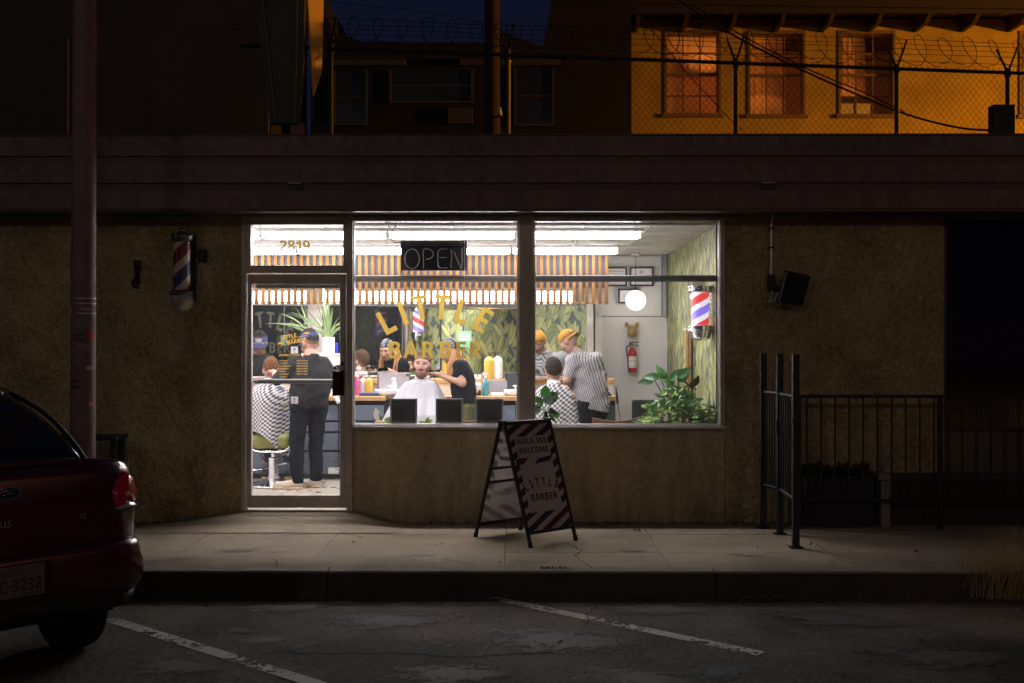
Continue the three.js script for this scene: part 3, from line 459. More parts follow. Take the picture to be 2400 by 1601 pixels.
{ // folded towel, sinks, case lid, towel warmer, tablet, charger, cabinet
  const z = -2.36, x0 = X(843, z), x1 = X(889, z), t = thing('towel', 'folded navy towel in front of the amber soap bottle', 'towel', [(x0 + x1) / 2, CT + 0.001, z]), w = (x1 - x0) / 2;
  const nv = M([0.045, 0.06, 0.16], 0.95, { bumpMap: rep(T.cloth, 8), bumpScale: 0.002 });
  mesh('fold', [rb(-w, w, 0, 0.017, -0.07, 0.07, 0.008), rb(-w * 0.97, w * 0.98, 0.017, 0.034, -0.066, 0.066, 0.008)], nv, t);
  const z2 = -2.4, t2 = thing('towel', 'dark blue cloth lying on the end of the teal counter', 'towel', [X(1424, z2), CT + 0.001, z2]);
  mesh('fold', [rb(-0.05, 0.045, 0, 0.02, -0.06, 0.06, 0.009), rb(-0.03, 0.03, 0.018, 0.042, -0.05, 0.04, 0.011)], nv, t2);
  const sink = (label, pa, pb) => { const zz = -2.42, a = X(pa, zz), b = X(pb, zz), s = thing('wash_basin', label, 'basin', [(a + b) / 2, CT + 0.001, zz]), r = (b - a) / 2; mesh('bowl', lathe([[0, 0.0], [r * 0.8, 0], [r * 0.95, 0.03], [r, 0.062], [r * 0.97, 0.068], [r * 0.9, 0.05], [r * 0.7, 0.018], [0, 0.014]], 28).scale(1, 1, 0.62), M([0.85, 0.85, 0.86], 0.15), s); mesh('tap', [rod(V(0, 0.03, -0.1), V(0, 0.1, -0.1), 0.011), rb(-0.028, 0.028, 0.095, 0.112, -0.115, -0.08, 0.006)], M([0.85, 0.85, 0.86], 0.15), s); };
  sink('white wash basin beside the folded navy towel', 876, 950); sink('white wash basin at the right end of the middle counter', 1180, 1236);
  const lid = (label, pa, pb, ya, yb, zz, c1, c2) => { const a = at(pa, yb, zz), b = at(pb, ya, zz), s = thing('tool_case', label, 'case', [(a.x + b.x) / 2, a.y, zz]), w2 = (b.x - a.x) / 2, h = b.y - a.y; mesh('lid', rb(-w2, w2, 0, h, -0.025, 0, 0.012, 3), c2, s); mesh('liner', rb(-w2 + 0.02, w2 - 0.015, 0.015, h - 0.012, 0.0005, 0.006, 0.003), c1, s); mesh('latch', rb(w2 - 0.05, w2 - 0.02, h - 0.035, h - 0.015, 0.006, 0.014, 0.003), L.black, s); };
  lid('open tool case with a mauve grey lid behind the wash basin', 884, 962, 873, 917, -2.53, M([0.30, 0.27, 0.285], 0.5), M([0.12, 0.10, 0.10], 0.5));
  lid('black tool case lid standing behind the tablet', 1184, 1230, 873, 916, -2.53, M([0.05, 0.055, 0.06], 0.5), L.black);
  lid('pale grey charger case with a red light seen through the door', 560, 640, 873, 912, -2.53, M([0.42, 0.40, 0.43], 0.5), M([0.3, 0.28, 0.3], 0.5));
  { const s = scene.children[scene.children.length - 1]; mesh('indicator_light', sph(X(605, -2.6) - s.position.x, 0.12, 0.008, 0.012), M([0.9, 0.1, 0.08], 0.4, { emissive: new THREE.Color(1, 0.06, 0.04), emissiveIntensity: 1 }), s); }
  const wz = -2.45, wa = X(1098, wz), wb = X(1128, wz), tw = thing('towel_warmer', 'small white appliance with a black base left of the teal spray bottle', 'appliance', [(wa + wb) / 2, CT + 0.001, wz]), ww = (wb - wa) / 2;
  mesh('lid', rb(-ww, ww, 0.055, 0.14, -0.08, 0.08, 0.025, 4), whiteP, tw); mesh('base', rb(-ww * 0.9, ww * 0.95, 0, 0.053, -0.075, 0.075, 0.012), L.black, tw); mesh('button', rb(0.01, 0.035, 0.035, 0.058, 0.076, 0.088, 0.004), whiteP, tw); mesh('label', rb(0, 0.05, 0.1, 0.112, 0.079, 0.0815, 0.001), L.lightGrey, tw);
  const ta = at(1166, 914, -2.4), tb = thing('tablet', 'grey tablet computer tilted on a white stand on the middle counter', 'tablet', [ta.x, CT + 0.001, ta.z]);
  const scr = rb(-0.105, 0.105, 0.03, 0.175, 0, 0.009, 0.004).rotateX(-0.3).rotateZ(-0.02); mesh('back_shell', scr, M([0.16, 0.15, 0.16], 0.35), tb); mesh('screen', bx(-0.096, 0.096, 0.038, 0.167, 0.0092, 0.0102).rotateX(-0.3).rotateZ(-0.02), M([0.17, 0.16, 0.175], 0.25), tb);
  mesh('stand', [rb(-0.06, 0.06, 0, 0.012, -0.09, 0.05, 0.004), rb(-0.02, 0.02, 0.011, 0.06, -0.05, -0.02, 0.006), rb(-0.08, 0.08, 0.012, 0.035, 0.0, 0.03, 0.006)], whiteP, tb);
  const cz = -2.36, ca = X(742, cz), cb = X(822, cz), cab = thing('cabinet', 'white arched cabinet on the counter behind the grey shirted barber', 'cabinet', [(ca + cb) / 2, CT + 0.001, cz]), cw = (cb - ca) / 2, ch = Y(829, cz) - CT;
  const sh = new THREE.Shape(); sh.moveTo(-cw, 0); sh.lineTo(cw, 0); sh.lineTo(cw, ch - 0.03); sh.lineTo(-cw, ch - 0.03); const ho = new THREE.Path(); ho.moveTo(-0.02, 0.17); ho.absarc(0.06, 0.24, 0.105, Math.PI, 0, true); ho.lineTo(0.165, 0.17); ho.closePath(); sh.holes.push(ho);
  mesh('front_panel', new THREE.ExtrudeGeometry(sh, { depth: 0.015, bevelEnabled: false, curveSegments: 16 }).translate(0, 0, 0), L.trim, cab);
  mesh('top', rb(-cw - 0.01, cw + 0.01, ch - 0.029, ch - 0.002, -0.19, 0.025, 0.004), L.trim, cab); mesh('box', [bx(-cw, cw, 0, ch - 0.03, -0.18, -0.165), bx(-cw, -cw + 0.015, 0, ch - 0.03, -0.164, -0.001), bx(cw - 0.015, cw, 0, ch - 0.03, -0.164, -0.001)], L.black, cab);
  for (const y of [0.01, 0.075]) mesh('drawer', rb(-cw + 0.01, cw - 0.01, y, y + 0.06, 0.0155, 0.026, 0.003), L.trim, cab);
  const tz = -2.67, tx = X(1113, tz), st = thing('towel_stack', 'rolled white towels on the shelf above the white appliance', 'towels', [tx, CT + 0.181, tz]);
  for (const [dx, dy] of [[-0.05, 0.022], [0, 0.022], [0.05, 0.022]]) mesh('towel', new THREE.CylinderGeometry(0.022, 0.022, 0.16, 14).rotateX(Math.PI / 2).translate(dx, dy, 0), M([0.75, 0.74, 0.7], 0.95), st);
  const pz = CZ + 0.012, ps = at(782, 1098, pz), pst = thing('power_strip', 'white power strip with coiled cords at the foot of the counter', 'power strip', [ps.x, FL + 0.1, pz + 0.02]);
  mesh('box', rb(-0.06, 0.06, -0.04, 0.03, -0.03, 0.0, 0.005), L.trim, pst);
  const coil = (x, y0, y1, r, n) => { const p = []; for (let i = 0; i <= n * 8; i++) { const a = i / 8 * Math.PI * 2, f = i / (n * 8); p.push(V(x + Math.cos(a) * r * (1 + 0.3 * Math.sin(f * 9)), lerp(y0, y1, f), 0.03 + Math.sin(a) * r * 0.4)); } return tube(p, 0.0032, n * 14, 5); };
  mesh('cord', [coil(0.05, 0.0, 0.6, 0.022, 9), tube([V(0.06, -0.01, 0.01), V(0.1, -0.06, 0.03), V(0.13, -0.02, 0.03), V(0.16, -0.08, 0.04)], 0.005, 20)], L.black, pst);
  const dz = -2.2, dp = at(792, 940, dz), dr = thing('hair_dryer', 'white hair dryer hanging at the end of the counter top', 'hair dryer', [dp.x, dp.y, dp.z]);
  mesh('barrel', lathe([[0, -0.03], [0.022, -0.03], [0.026, 0], [0.024, 0.04], [0.02, 0.055], [0, 0.055]], 16).rotateZ(0.5), whiteP, dr); mesh('grip', rod(V(0, -0.02, 0), V(0.02, -0.12, 0), 0.013, 0.011), L.black, dr);
  const ip = at(1443, 925, -2.2), ir = thing('hair_iron', 'black curling iron hanging by its cord at the teal counter end', 'hair iron', [ip.x, ip.y, -2.19]);
  mesh('handle', rod(V(0.01, 0.02, 0), V(0.02, -0.1, 0), 0.012, 0.014), L.black, ir); mesh('barrel', rod(V(0.0, 0.09, 0), V(0.01, 0.02, 0), 0.006, 0.008), L.black, ir); mesh('cord', tube([V(0.02, -0.1, 0), V(0.04, -0.2, 0), V(0.045, -0.27, 0.01), V(0.0, -0.33, 0.01), V(-0.05, -0.34, 0)], 0.005, 20), L.black, ir);
}
{ // framed certificates
  const doc = (kind) => canvas(256, 192, (c, w, h) => { c.fillStyle = '#e9e6ea'; c.fillRect(0, 0, w, h); if (kind === 0) { c.fillStyle = '#b5533c'; c.font = 'bold 20px sans-serif'; c.textAlign = 'center'; c.fillText('HUMAN TRAFFICKING', w / 2, 40); } if (kind === 1) { c.strokeStyle = '#555'; c.lineWidth = 4; c.beginPath(); c.arc(w / 2, 46, 20, 0, 7); c.stroke(); c.beginPath(); c.arc(w / 2, 46, 10, 0, 7); c.stroke(); c.fillStyle = '#444'; c.font = 'bold 24px sans-serif'; c.textAlign = 'center'; c.fillText('COMPLAINTS', w / 2, 98); } c.fillStyle = '#9a96a0'; for (let y = kind === 1 ? 112 : 58; y < h - 20; y += 11) c.fillRect(30 + (y * 7) % 23, y, w - 60 - (y * 13) % 50, 3); });
  const frame = (label, pa, pb, ya, yb, kind) => { const z = BACK + 0.04, a = at(pa, yb, z), b = at(pb, ya, z), w = (b.x - a.x) / 2, h = (b.y - a.y) / 2, t = thing('certificate_frame', label, 'framed notice', [(a.x + b.x) / 2, (a.y + b.y) / 2, z]); mesh('frame', [rb(-w, w, h - 0.018, h, 0, 0.022, 0.003), rb(-w, w, -h, -h + 0.018, 0, 0.022, 0.003), rb(-w, -w + 0.018, -h + 0.0182, h - 0.0182, 0, 0.022, 0.003), rb(w - 0.018, w, -h + 0.0182, h - 0.0182, 0, 0.022, 0.003)], L.black, t); mesh('paper', new THREE.PlaneGeometry(2 * w - 0.034, 2 * h - 0.034).translate(0, 0, 0.006), M(0xffffff, 0.6, { map: doc(kind) }), t); mesh('backing', bx(-w + 0.004, w - 0.004, -h + 0.004, h - 0.004, -0.03, 0), L.grey, t); };
  frame('black framed notice with a red heading, partly behind the wooden slats', 1412, 1469, 626, 671, 0);
  frame('black framed notice with a round seal, right of the globe lamp cord', 1476, 1531, 626, 671, 1);
  frame('small black framed notice behind the globe lamp', 1449, 1500, 677, 711, 2);
}
{ // corner pipes, extinguisher, pig mask
  const z = -3.5, cp = struct('corner_pipe'); mesh('pipe', [rod(V(XR - 0.03, Y(745, z), z), V(XR - 0.03, CEIL, z), 0.018), rod(V(XR - 0.075, Y(742, z), z), V(XR - 0.075, CEIL, z), 0.014)], M([0.22, 0.25, 0.26], 0.5), cp);
  const ez = BACK + 0.09, e = at(1482, 842, ez), t = thing('fire_extinguisher', 'red fire extinguisher with a white label hung below the gold pig head', 'fire extinguisher', [e.x, e.y, ez]);
  const s = 1 / 195; // from survey units to metres at that depth
  const red = M([0.42, 0.012, 0.018], 0.25);
  mesh('cylinder', lathe([[0, -31], [9, -31], [10.3, -29], [10.3, 14], [9.3, 19], [5, 24], [3, 26], [0, 26]].map(([r, y]) => [r * s, y * s]), 28), red, t);
  mesh('label', new THREE.CylinderGeometry(10.45 * s, 10.45 * s, 27 * s, 28, 1, true, -1.1, 2.6).translate(0, -6.5 * s, 0), M(0xffffff, 0.5, { map: canvas(256, 256, (c) => { c.fillStyle = '#d9d4cf'; c.fillRect(0, 0, 256, 256); c.fillStyle = '#55504d'; for (let y = 20; y < 240; y += 15) for (let x = 20; x < 220; x += 40) if ((x * 7 + y * 3) % 5) c.fillRect(x, y, 26, 7); c.fillStyle = '#a8382f'; c.fillRect(20, 100, 216, 8); }), side: THREE.DoubleSide }), t);
  mesh('valve', [rod(V(0, 26 * s, 0), V(0, 33 * s, 0), 3.4 * s), rb(-3 * s, 9 * s, 31 * s, 34 * s, -2 * s, 2 * s, 0.004)], L.gold, t);
  mesh('lever', [rod(V(-6 * s, 39 * s, 0), V(14 * s, 40.5 * s, 0), 1.3 * s), rod(V(-6 * s, 37 * s, 0), V(15 * s, 31 * s, 0), 1.3 * s), rod(V(-6 * s, 39.5 * s, 0), V(-5 * s, 33 * s, 0), 1.4 * s)], L.black, t);
  mesh('hose', tube([V(-4 * s, 34 * s, 0), V(-13 * s, 30 * s, 0.01), V(-14 * s, 18 * s, 0.02), V(-11.5 * s, 2 * s, 0.03), V(-10.5 * s, -14 * s, 0.04), V(-9.5 * s, -24 * s, 0.04)], 1.6 * s, 30, 8), L.black, t);
  mesh('nozzle', rod(V(-9.6 * s, -22 * s, 0.04), V(-7.5 * s, -30 * s, 0.045), 1.7 * s, 3 * s, 10), L.black, t);
  mesh('wall_hook', rb(-0.02, 0.02, 20 * s, 30 * s, -0.085, -0.02, 0.004), L.iron, t);
  const pz = BACK + 0.03, p = at(1480, 773, pz), g = thing('pig_head', 'gold pig head with upright ears mounted on the white wall', 'pig head', [p.x, p.y, pz]);
  const gm = M([0.40, 0.27, 0.09], 0.4, { metalness: 0.5, bumpMap: rep(T.grain, 2), bumpScale: 0.004 });
  mesh('head', [new THREE.SphereGeometry(0.062, 24, 18).scale(0.95, 1.12, 1).translate(0, -0.01, 0.05), new THREE.SphereGeometry(0.045, 20, 14).scale(1, 1, 1.1).translate(0.012, -0.045, 0.1), new THREE.SphereGeometry(0.05, 16, 12).scale(1.15, 0.8, 1).translate(0, -0.05, 0.05), sph(-0.03, 0.025, 0.1, 0.014), sph(0.035, 0.025, 0.1, 0.014)], gm, g);
  mesh('snout', [rod(V(0.014, -0.035, 0.12), V(0.018, -0.035, 0.175), 0.031, 0.028, 20)], gm, g);
  mesh('nostril', [sph(0.008, -0.035, 0.174, 0.007, 8, 6), sph(0.029, -0.035, 0.174, 0.007, 8, 6)], L.black, g);
  mesh('eye', [sph(-0.03, 0.02, 0.112, 0.006, 8, 6), sph(0.035, 0.02, 0.112, 0.006, 8, 6)], L.black, g);
  for (const sx of [-1, 1]) mesh('ear', ext([[-0.022, 0], [0.022, 0], [0.027, 0.024], [0.01, 0.062], [-0.016, 0.04]].map(([x, y]) => [x * sx, y]), 0.008, 0.004).rotateX(0.25).rotateZ(-0.35 * sx).translate(0.05 * sx, 0.04, 0.045), gm, g);
}
// ------------------------------------------------------------------ things at the window
{
  const z = -0.2, led = ySill - 0.019;
  const fm = M([0.10, 0.095, 0.09], 0.4), gm = M([0.012, 0.012, 0.01], 0.06);
  [[914, 978, 'square grey framed picture on the sill, left of three'], [1021, 1085, 'square grey framed picture on the sill, middle of three'], [1114, 1180, 'square grey framed picture on the sill, right of three beside the sign']].forEach(([a, b, label]) => {
    const x0 = X(a, z), x1 = X(b, z), w = (x1 - x0) / 2, h = Y(934, z) - led, t = thing('picture_frame', label, 'picture frame', [(x0 + x1) / 2, led, z], 0, 'picture frames on the sill');
    mesh('frame', [rb(-w, w, h - 0.014, h, -0.012, 0.01, 0.002), rb(-w, w, 0, 0.014, -0.012, 0.01, 0.002), rb(-w, -w + 0.016, 0.0142, h - 0.0142, -0.012, 0.01, 0.002), rb(w - 0.016, w, 0.0142, h - 0.0142, -0.012, 0.01, 0.002)], fm, t);
    mesh('glass', bx(-w + 0.015, w - 0.015, 0.013, h - 0.013, -0.002, 0.002), gm, t); mesh('backing', bx(-w + 0.015, w - 0.015, 0.013, h - 0.013, -0.011, -0.004), L.lightGrey, t);
    mesh('easel_leg', rod(V(0, h * 0.7, -0.012), V(0, 0.003, -0.09), 0.006), fm, t);
  });
  // neon sign, off
  const nz = -0.16, c = at(1017, 600, nz), t = thing('neon_sign', 'black hanging OPEN sign with unlit glass tubes in the left window', 'sign', [c.x, c.y, nz]), u = 1 / 256, w = 78 * u, h = 34.5 * u;
  mesh('panel', rb(-w, w, -h, h, -0.02, 0.0, 0.003), M([0.010, 0.011, 0.012], 0.3), t); mesh('top_box', rb(-w, w, h - 0.05, h + 0.004, 0.0005, 0.02, 0.003), L.black, t);
  const tm = MP([0.42, 0.40, 0.35], 0.12, { clearcoat: 1 }), gz = 0.016, P2 = (x, y) => V(x * u, y * u, gz), tb = (pts, close) => new THREE.TubeGeometry(new THREE.CatmullRomCurve3(pts, close, 'catmullrom', 0.3), 40, 0.0048, 8, !!close);
  const O = []; for (let i = 0; i < 16; i++) { const a = i / 16 * Math.PI * 2; O.push(P2(-51 + 17 * Math.cos(a), -7 + 23 * Math.sin(a))); }
  mesh('tube_letter_o', tb(O, true), tm, t);
  mesh('tube_letter_p', tb([P2(-24, -30), P2(-24.5, -10), P2(-25, 12), P2(-20, 16), P2(-10, 15.5), P2(-3, 10), P2(-1.5, 2), P2(-6, -5), P2(-14, -8), P2(-19, -7.5)]), tm, t);
  mesh('tube_letter_e', [tb([P2(32, 16), P2(20, 16), P2(12, 14), P2(9.5, 8), P2(9, -8), P2(10, -22), P2(14, -28), P2(32, -28)]), tb([P2(14, -4), P2(30, -4)])], tm, t);
  mesh('tube_letter_n', [tb([P2(41, 15), P2(41.5, -8), P2(40, -29)]), tb([P2(47, 10), P2(55, -10), P2(63, -28)]), tb([P2(64, -31), P2(66, -18), P2(66, 17)])], tm, t);
  mesh('screw', [[-w + 0.014, -h + 0.014], [w - 0.014, -h + 0.014], [-w + 0.05, h - 0.02], [w - 0.05, h - 0.02]].map(([x, y]) => rod(V(x, y, -0.001), V(x, y, 0.024), 0.005)), L.chrome, t);
  for (const x of [-66, 70]) { const ch = []; const y1 = CEIL - c.y; for (let y = h + 0.006, i = 0; y < y1; y += 0.017, i++) ch.push(new THREE.TorusGeometry(0.009, 0.0013, 5, 10).scale(0.6, 1.15, 0.6).rotateY(i % 2 ? 0 : Math.PI / 2).translate(x * u, y, -0.01)); mesh('chain', ch, L.steel, t); }
  mesh('cord', tube([V(-w + 0.01, h - 0.008, 0.0), V(-w - 0.06, h - 0.01, 0), V(-w - 0.09, h + 0.03, 0), V(-w - 0.06, h + 0.12, 0), V(-w + 0.02, h + 0.2, 0)], 0.0042, 30), L.black, t);
  // blinds rolled up behind the glass
  const bl = (label, a, b, m) => { const zz = -0.13, x0 = X(a, zz), x1 = X(b, zz), y = Y(653, zz), o = thing('roller_blind', label, 'roller blind', [x0, y, zz]); mesh('roll', new THREE.CylinderGeometry(0.03, 0.03, x1 - x0, 24).rotateZ(Math.PI / 2).translate((x1 - x0) / 2, 0, 0), m, o); mesh('end_bracket', [rb(-0.012, -0.001, -0.034, 0.034, -0.03, 0.03, 0.004), rb(x1 - x0 + 0.001, x1 - x0 + 0.012, -0.034, 0.034, -0.03, 0.03, 0.004)], L.frameDark, o); };
  bl('rolled grey green blind across the left window under the sign', 830, 1210, M([0.20, 0.19, 0.15], 0.6)); bl('rolled dark blind across the right window above the lit pole', 1256, 1684, M([0.05, 0.05, 0.045], 0.6));
  // small green card hung in the window
  const gz2 = -0.09, gp = at(1089, 793, gz2), gc = thing('hanging_card', 'small green card reading TODAY hung in the left window', 'card', [gp.x, gp.y, gz2]);
  const ct = canvas(128, 160, (k) => { k.fillStyle = '#8fc09a'; k.fillRect(0, 0, 128, 160); k.fillStyle = '#e9f3ea'; k.textAlign = 'center'; k.font = 'bold 17px sans-serif'; k.fillText('BOOK YOUR', 64, 40); k.fillText('APPOINTMENT', 64, 62, 108); k.font = 'bold 32px sans-serif'; k.fillText('TODAY', 64, 96, 108); });
  mesh('card', new THREE.PlaneGeometry(0.124, 0.146).translate(0, -0.005, 0), MP([0.75, 0.75, 0.75], 1, { map: ct, transmission: 0.9, thickness: 0 }), gc); mesh('string', rod(V(0, 0.068, -0.002), V(0, yWin - gp.y, -0.002), 0.0012), L.trim, gc);
}
{ // gold lettering on the glass
  const font = await new FontLoader().loadAsync('fonts/droid/droid_sans_bold.typeface.json');
  const zf = -0.0365, gm = MP([0.25, 0.172, 0.034], 1, { transmission: 0.96, thickness: 0 });
  const t = thing('window_lettering', 'large gold LITTLE BARBER lettering on the left shop window', 'lettering', [0, 0, zf]);
  // letters of the arch as plain strokes: [text, centre px, py, tilt]; height 57 units
  const u = 1 / 260, st = 11.5, H = 58;
  const R = (x0, x1, y0, y1) => new THREE.PlaneGeometry((x1 - x0) * u, (y1 - y0) * u).translate((x0 + x1) / 2 * u, (y0 + y1) / 2 * u, 0);
  const glyph = { L: [R(-15, -15 + st, -H / 2, H / 2), R(-15 + st, 15, -H / 2, -H / 2 + st)], I: [R(-st / 2, st / 2, -H / 2, H / 2)], T: [R(-st / 2, st / 2, -H / 2, H / 2 - 10), R(-18, 18, H / 2 - 10, H / 2)], E: [R(-15, -15 + st, -H / 2, H / 2), R(-15 + st, 15, -H / 2, -H / 2 + 10), R(-15 + st, 13, -5, 5), R(-15 + st, 15, H / 2 - 10, H / 2)] };
  for (const [ch, px, py, a] of [['L', 906, 754, 28], ['I', 944, 734, 20], ['T', 986, 721, 9], ['T', 1035, 720, -4], ['L', 1084, 731, -17], ['E', 1132, 750, -30]]) { const p = at(px, py, zf), m = mesh('letter_' + ch.toLowerCase(), glyph[ch], gm, t); m.position.set(p.x, p.y, 0); m.rotation.z = a * Math.PI / 180; }
  const put = (s, par, px, py, h, m, z = 0) => { const g = new THREE.ShapeGeometry(font.generateShapes(s, h), 8); g.computeBoundingBox(); const b = g.boundingBox; g.translate(-(b.min.x + b.max.x) / 2, -(b.min.y + b.max.y) / 2, 0); const p = at(px, py, zf), o = mesh('letter_' + s.toLowerCase(), g, m, par); o.position.set(p.x, p.y, z); return o; };
  [['B', 925], ['A', 962.5], ['R', 1004], ['B', 1044.5], ['E', 1081], ['R', 1116]].forEach(([c, px]) => put(c, t, px, 820, 39.5 * u * 1.0, gm));
  const n = thing('house_number', 'gold house number 2819 on the glass above the door', 'house number', [0, 0, zf]);
  const gl = MP([0.17, 0.12, 0.03], 1, { transmission: 0.6, thickness: 0 });
  [['2', 664], ['8', 683], ['1', 700], ['9', 718]].forEach(([c, px]) => { const o = put(c, n, px, 576, 25 * u, gl); o.name = 'digit'; });
  // small print on the door
  const dt = canvas(768, 1024, (c, w, h) => {
    c.clearRect(0, 0, w, h); c.fillStyle = '#ad8a35'; c.strokeStyle = '#ad8a35';
    const palm = (x, y, s, tr) => { c.save(); c.translate(x, y); c.scale(s, s); c.lineWidth = 9; if (tr) { c.beginPath(); c.moveTo(0, 0); c.lineTo(0, 62); c.stroke(); } for (let k = 0; k < 9; k++) { const a = -Math.PI * (0.02 + 0.12 * k), q = 68; c.beginPath(); c.moveTo(0, 0); c.quadraticCurveTo(Math.cos(a) * q * 0.6, Math.sin(a) * q * 0.75 - 8, Math.cos(a) * q, Math.sin(a) * q * 0.55 + 12); c.lineWidth = 13; c.stroke(); } c.restore(); };
    c.save(); c.translate(64, 210); c.rotate(-0.2); c.font = 'bold 112px sans-serif'; c.fillText('LITTLE', 30, 0, 440); c.fillText('BARBER', 150, 128, 480); c.restore();
    palm(100, 290, 1.05, true); palm(640, 70, 0.95, false); c.lineWidth = 9; c.beginPath(); c.moveTo(200, 250); c.quadraticCurveTo(420, 130, 640, 110); c.stroke();
    c.font = 'bold 54px sans-serif'; c.fillText('BUSINESS HOURS', 60, 545, 650);
    ['MONDAY', 'TUESDAY', 'WEDNESDAY', 'THURSDAY', 'FRIDAY', 'SATURDAY', 'SUNDAY'].forEach((d, i) => { c.font = 'bold 40px sans-serif'; c.fillText(d, 64, 660 + i * 57 * 0.99, 320); if (i < 6) c.fillText('8AM TO 8PM', 430, 660 + i * 57 * 0.99, 284); });
  });
  // survey box of that sheet: 64 px of the sheet = 8.55 units
  const k = 72 / 650, x0 = 654 - 60 * k, y0 = 833 - 530 * k, sw = 768 * k, shh = 1024 * k, p = at(x0 + sw / 2, y0 + shh / 2, -0.0425);
  const d = thing('door_lettering', 'small gold shop name, palm trees and BUSINESS HOURS lettering on the door glass', 'lettering', [p.x, p.y, -0.0425]);
  mesh('print', new THREE.PlaneGeometry(sw * u, shh * u), MP(0xffffff, 1, { map: dt, alphaTest: 0.45, transmission: 0.9, thickness: 0 }), d);
  const stT = canvas(64, 64, (c) => { c.fillStyle = '#cfc8cc'; c.fillRect(0, 0, 64, 64); c.strokeStyle = '#3a3a40'; c.lineWidth = 4; c.beginPath(); c.arc(32, 26, 9, Math.PI, 0); c.stroke(); c.beginPath(); c.arc(32, 28, 3, 0, 7); c.stroke(); c.beginPath(); c.moveTo(32, 34); c.lineTo(32, 60); c.stroke(); });
  for (const [py, l] of [[821, 'square pale sticker on the door glass above the business hours'], [938, 'square pale sticker on the door glass below the push bar']]) { const q = at(690, py, -0.042); solo('door_sticker', l, 'sticker', new THREE.PlaneGeometry(17 * u, 17 * u), MP(0xffffff, 1, { map: stT, transmission: 0.5, thickness: 0 })).position.set(q.x, q.y, -0.0418); }
}
// ------------------------------------------------------------------ A-frame sign on the sidewalk
{
  const turn = 42 * Math.PI / 180, H = 0.975, w = 0.53, sp = 0.68, c = V(X(1231, 0.82), 0, 0.82);
  const t = thing('sandwich_board', 'black framed A-frame sign with barber stripes reading WALK-INS WELCOME on the sidewalk', 'sign board', [c.x, 0.002, c.z], turn);
  const print = canvas(512, 1024, (k, W, h) => {
    k.fillStyle = '#b3aaa6'; k.fillRect(0, 0, W, h);
    const R = '#47181a', Bl = '#21223f';
    k.save(); k.beginPath(); k.rect(0, 0, W, 120); k.rect(0, 0, 60, h); k.rect(W - 60, 0, 60, h); k.rect(0, h - 170, W, 170); k.clip();
    for (let i = -2; i < 14; i++) { k.fillStyle = i % 2 ? R : Bl; const y = i * 118; k.beginPath(); k.moveTo(-20, y + 60); k.lineTo(W + 20, y - 250); k.lineTo(W + 20, y - 188); k.lineTo(-20, y + 122); k.fill(); }
    k.restore();
    k.fillStyle = R; k.beginPath(); k.moveTo(30, 330); k.lineTo(170, 330); k.lineTo(110, 385); k.lineTo(20, 400); k.fill();
    k.fillStyle = Bl; k.beginPath(); k.moveTo(290, 345); k.lineTo(470, 320); k.lineTo(420, 375); k.lineTo(230, 395); k.fill();
    k.fillStyle = '#26242c'; k.textAlign = 'center'; k.font = 'bold 78px sans-serif'; k.fillText('WALK-INS', 256, 195, 360); k.fillText('WELCOME', 256, 285, 360);
    const arc = 'LITTLE'; k.font = 'bold 112px sans-serif'; for (let i = 0; i < 6; i++) { const a = (i - 2.5) * 0.17; k.save(); k.translate(256 + Math.sin(a) * 400, 1010 - Math.cos(a) * 400); k.rotate(a * 1.15); k.scale(0.75, 1); k.fillText(arc[i], 0, 0); k.restore(); }
    k.font = 'bold 96px sans-serif'; k.fillText('BARBER', 262, 750, 320);
  });
  const pm = MP(0xffffff, 0.9, { map: print, transmission: 0.34, thickness: 0 }), bm = MP([0.75, 0.73, 0.71], 1, { transmission: 0.55, thickness: 0 });
  const hs = sp / 2, lean = Math.atan2(hs - 0.02, H), len = Math.hypot(hs - 0.02, H);
  for (const s of [1, -1]) {
    const p = new THREE.Group(); p.name = 'leaf'; t.add(p); p.position.set(0, H, s * 0.02); p.rotation.set(-lean, s > 0 ? 0 : Math.PI, 0, 'YXZ');
    const lw = 0.026; // the frame of one side, hanging from the ridge
    mesh('leg', rb(-w / 2, -w / 2 + lw, -len, 0, -0.012, 0.012, 0.004), L.iron, p); mesh('leg', rb(w / 2 - lw, w / 2, -len, 0, -0.012, 0.012, 0.004), L.iron, p);
    mesh('crossbar', rb(-w / 2 + lw, w / 2 - lw, -0.03, 0, -0.012, 0.012, 0.004), L.iron, p); mesh('crossbar', rb(-w / 2 + lw, w / 2 - lw, -len + 0.1, -len + 0.125, -0.012, 0.012, 0.004), L.iron, p);
    mesh('printed_panel', new THREE.PlaneGeometry(w - 2 * lw, len - 0.155).translate(0, -(len - 0.155) / 2 - 0.03, 0.004), pm, p); mesh('backing_sheet', new THREE.PlaneGeometry(w - 2 * lw, len - 0.155).translate(0, -(len - 0.155) / 2 - 0.03, 0.0), bm, p);
    if (s < 0) for (const y of [-len * 0.40, -len * 0.52]) mesh('brace', rb(-w / 2 + lw, w / 2 - lw, y - 0.01, y + 0.01, -0.014, 0.0, 0.003), L.iron, p);
    for (const sx of [-1, 1]) mesh('foot', rb(sx * (w / 2 - lw - 0.002), sx * (w / 2 + 0.002), -len - 0.004, -len + 0.04, -0.014, 0.014, 0.004), L.blackMat, p);
  }
  mesh('hinge', [rb(-w / 2 - 0.004, -w / 2 + 0.03, H - 0.012, H + 0.012, -0.035, 0.035, 0.004)], L.iron, t); mesh('hinge', [rb(w / 2 - 0.03, w / 2 + 0.004, H - 0.012, H + 0.012, -0.035, 0.035, 0.004)], L.iron, t);
}
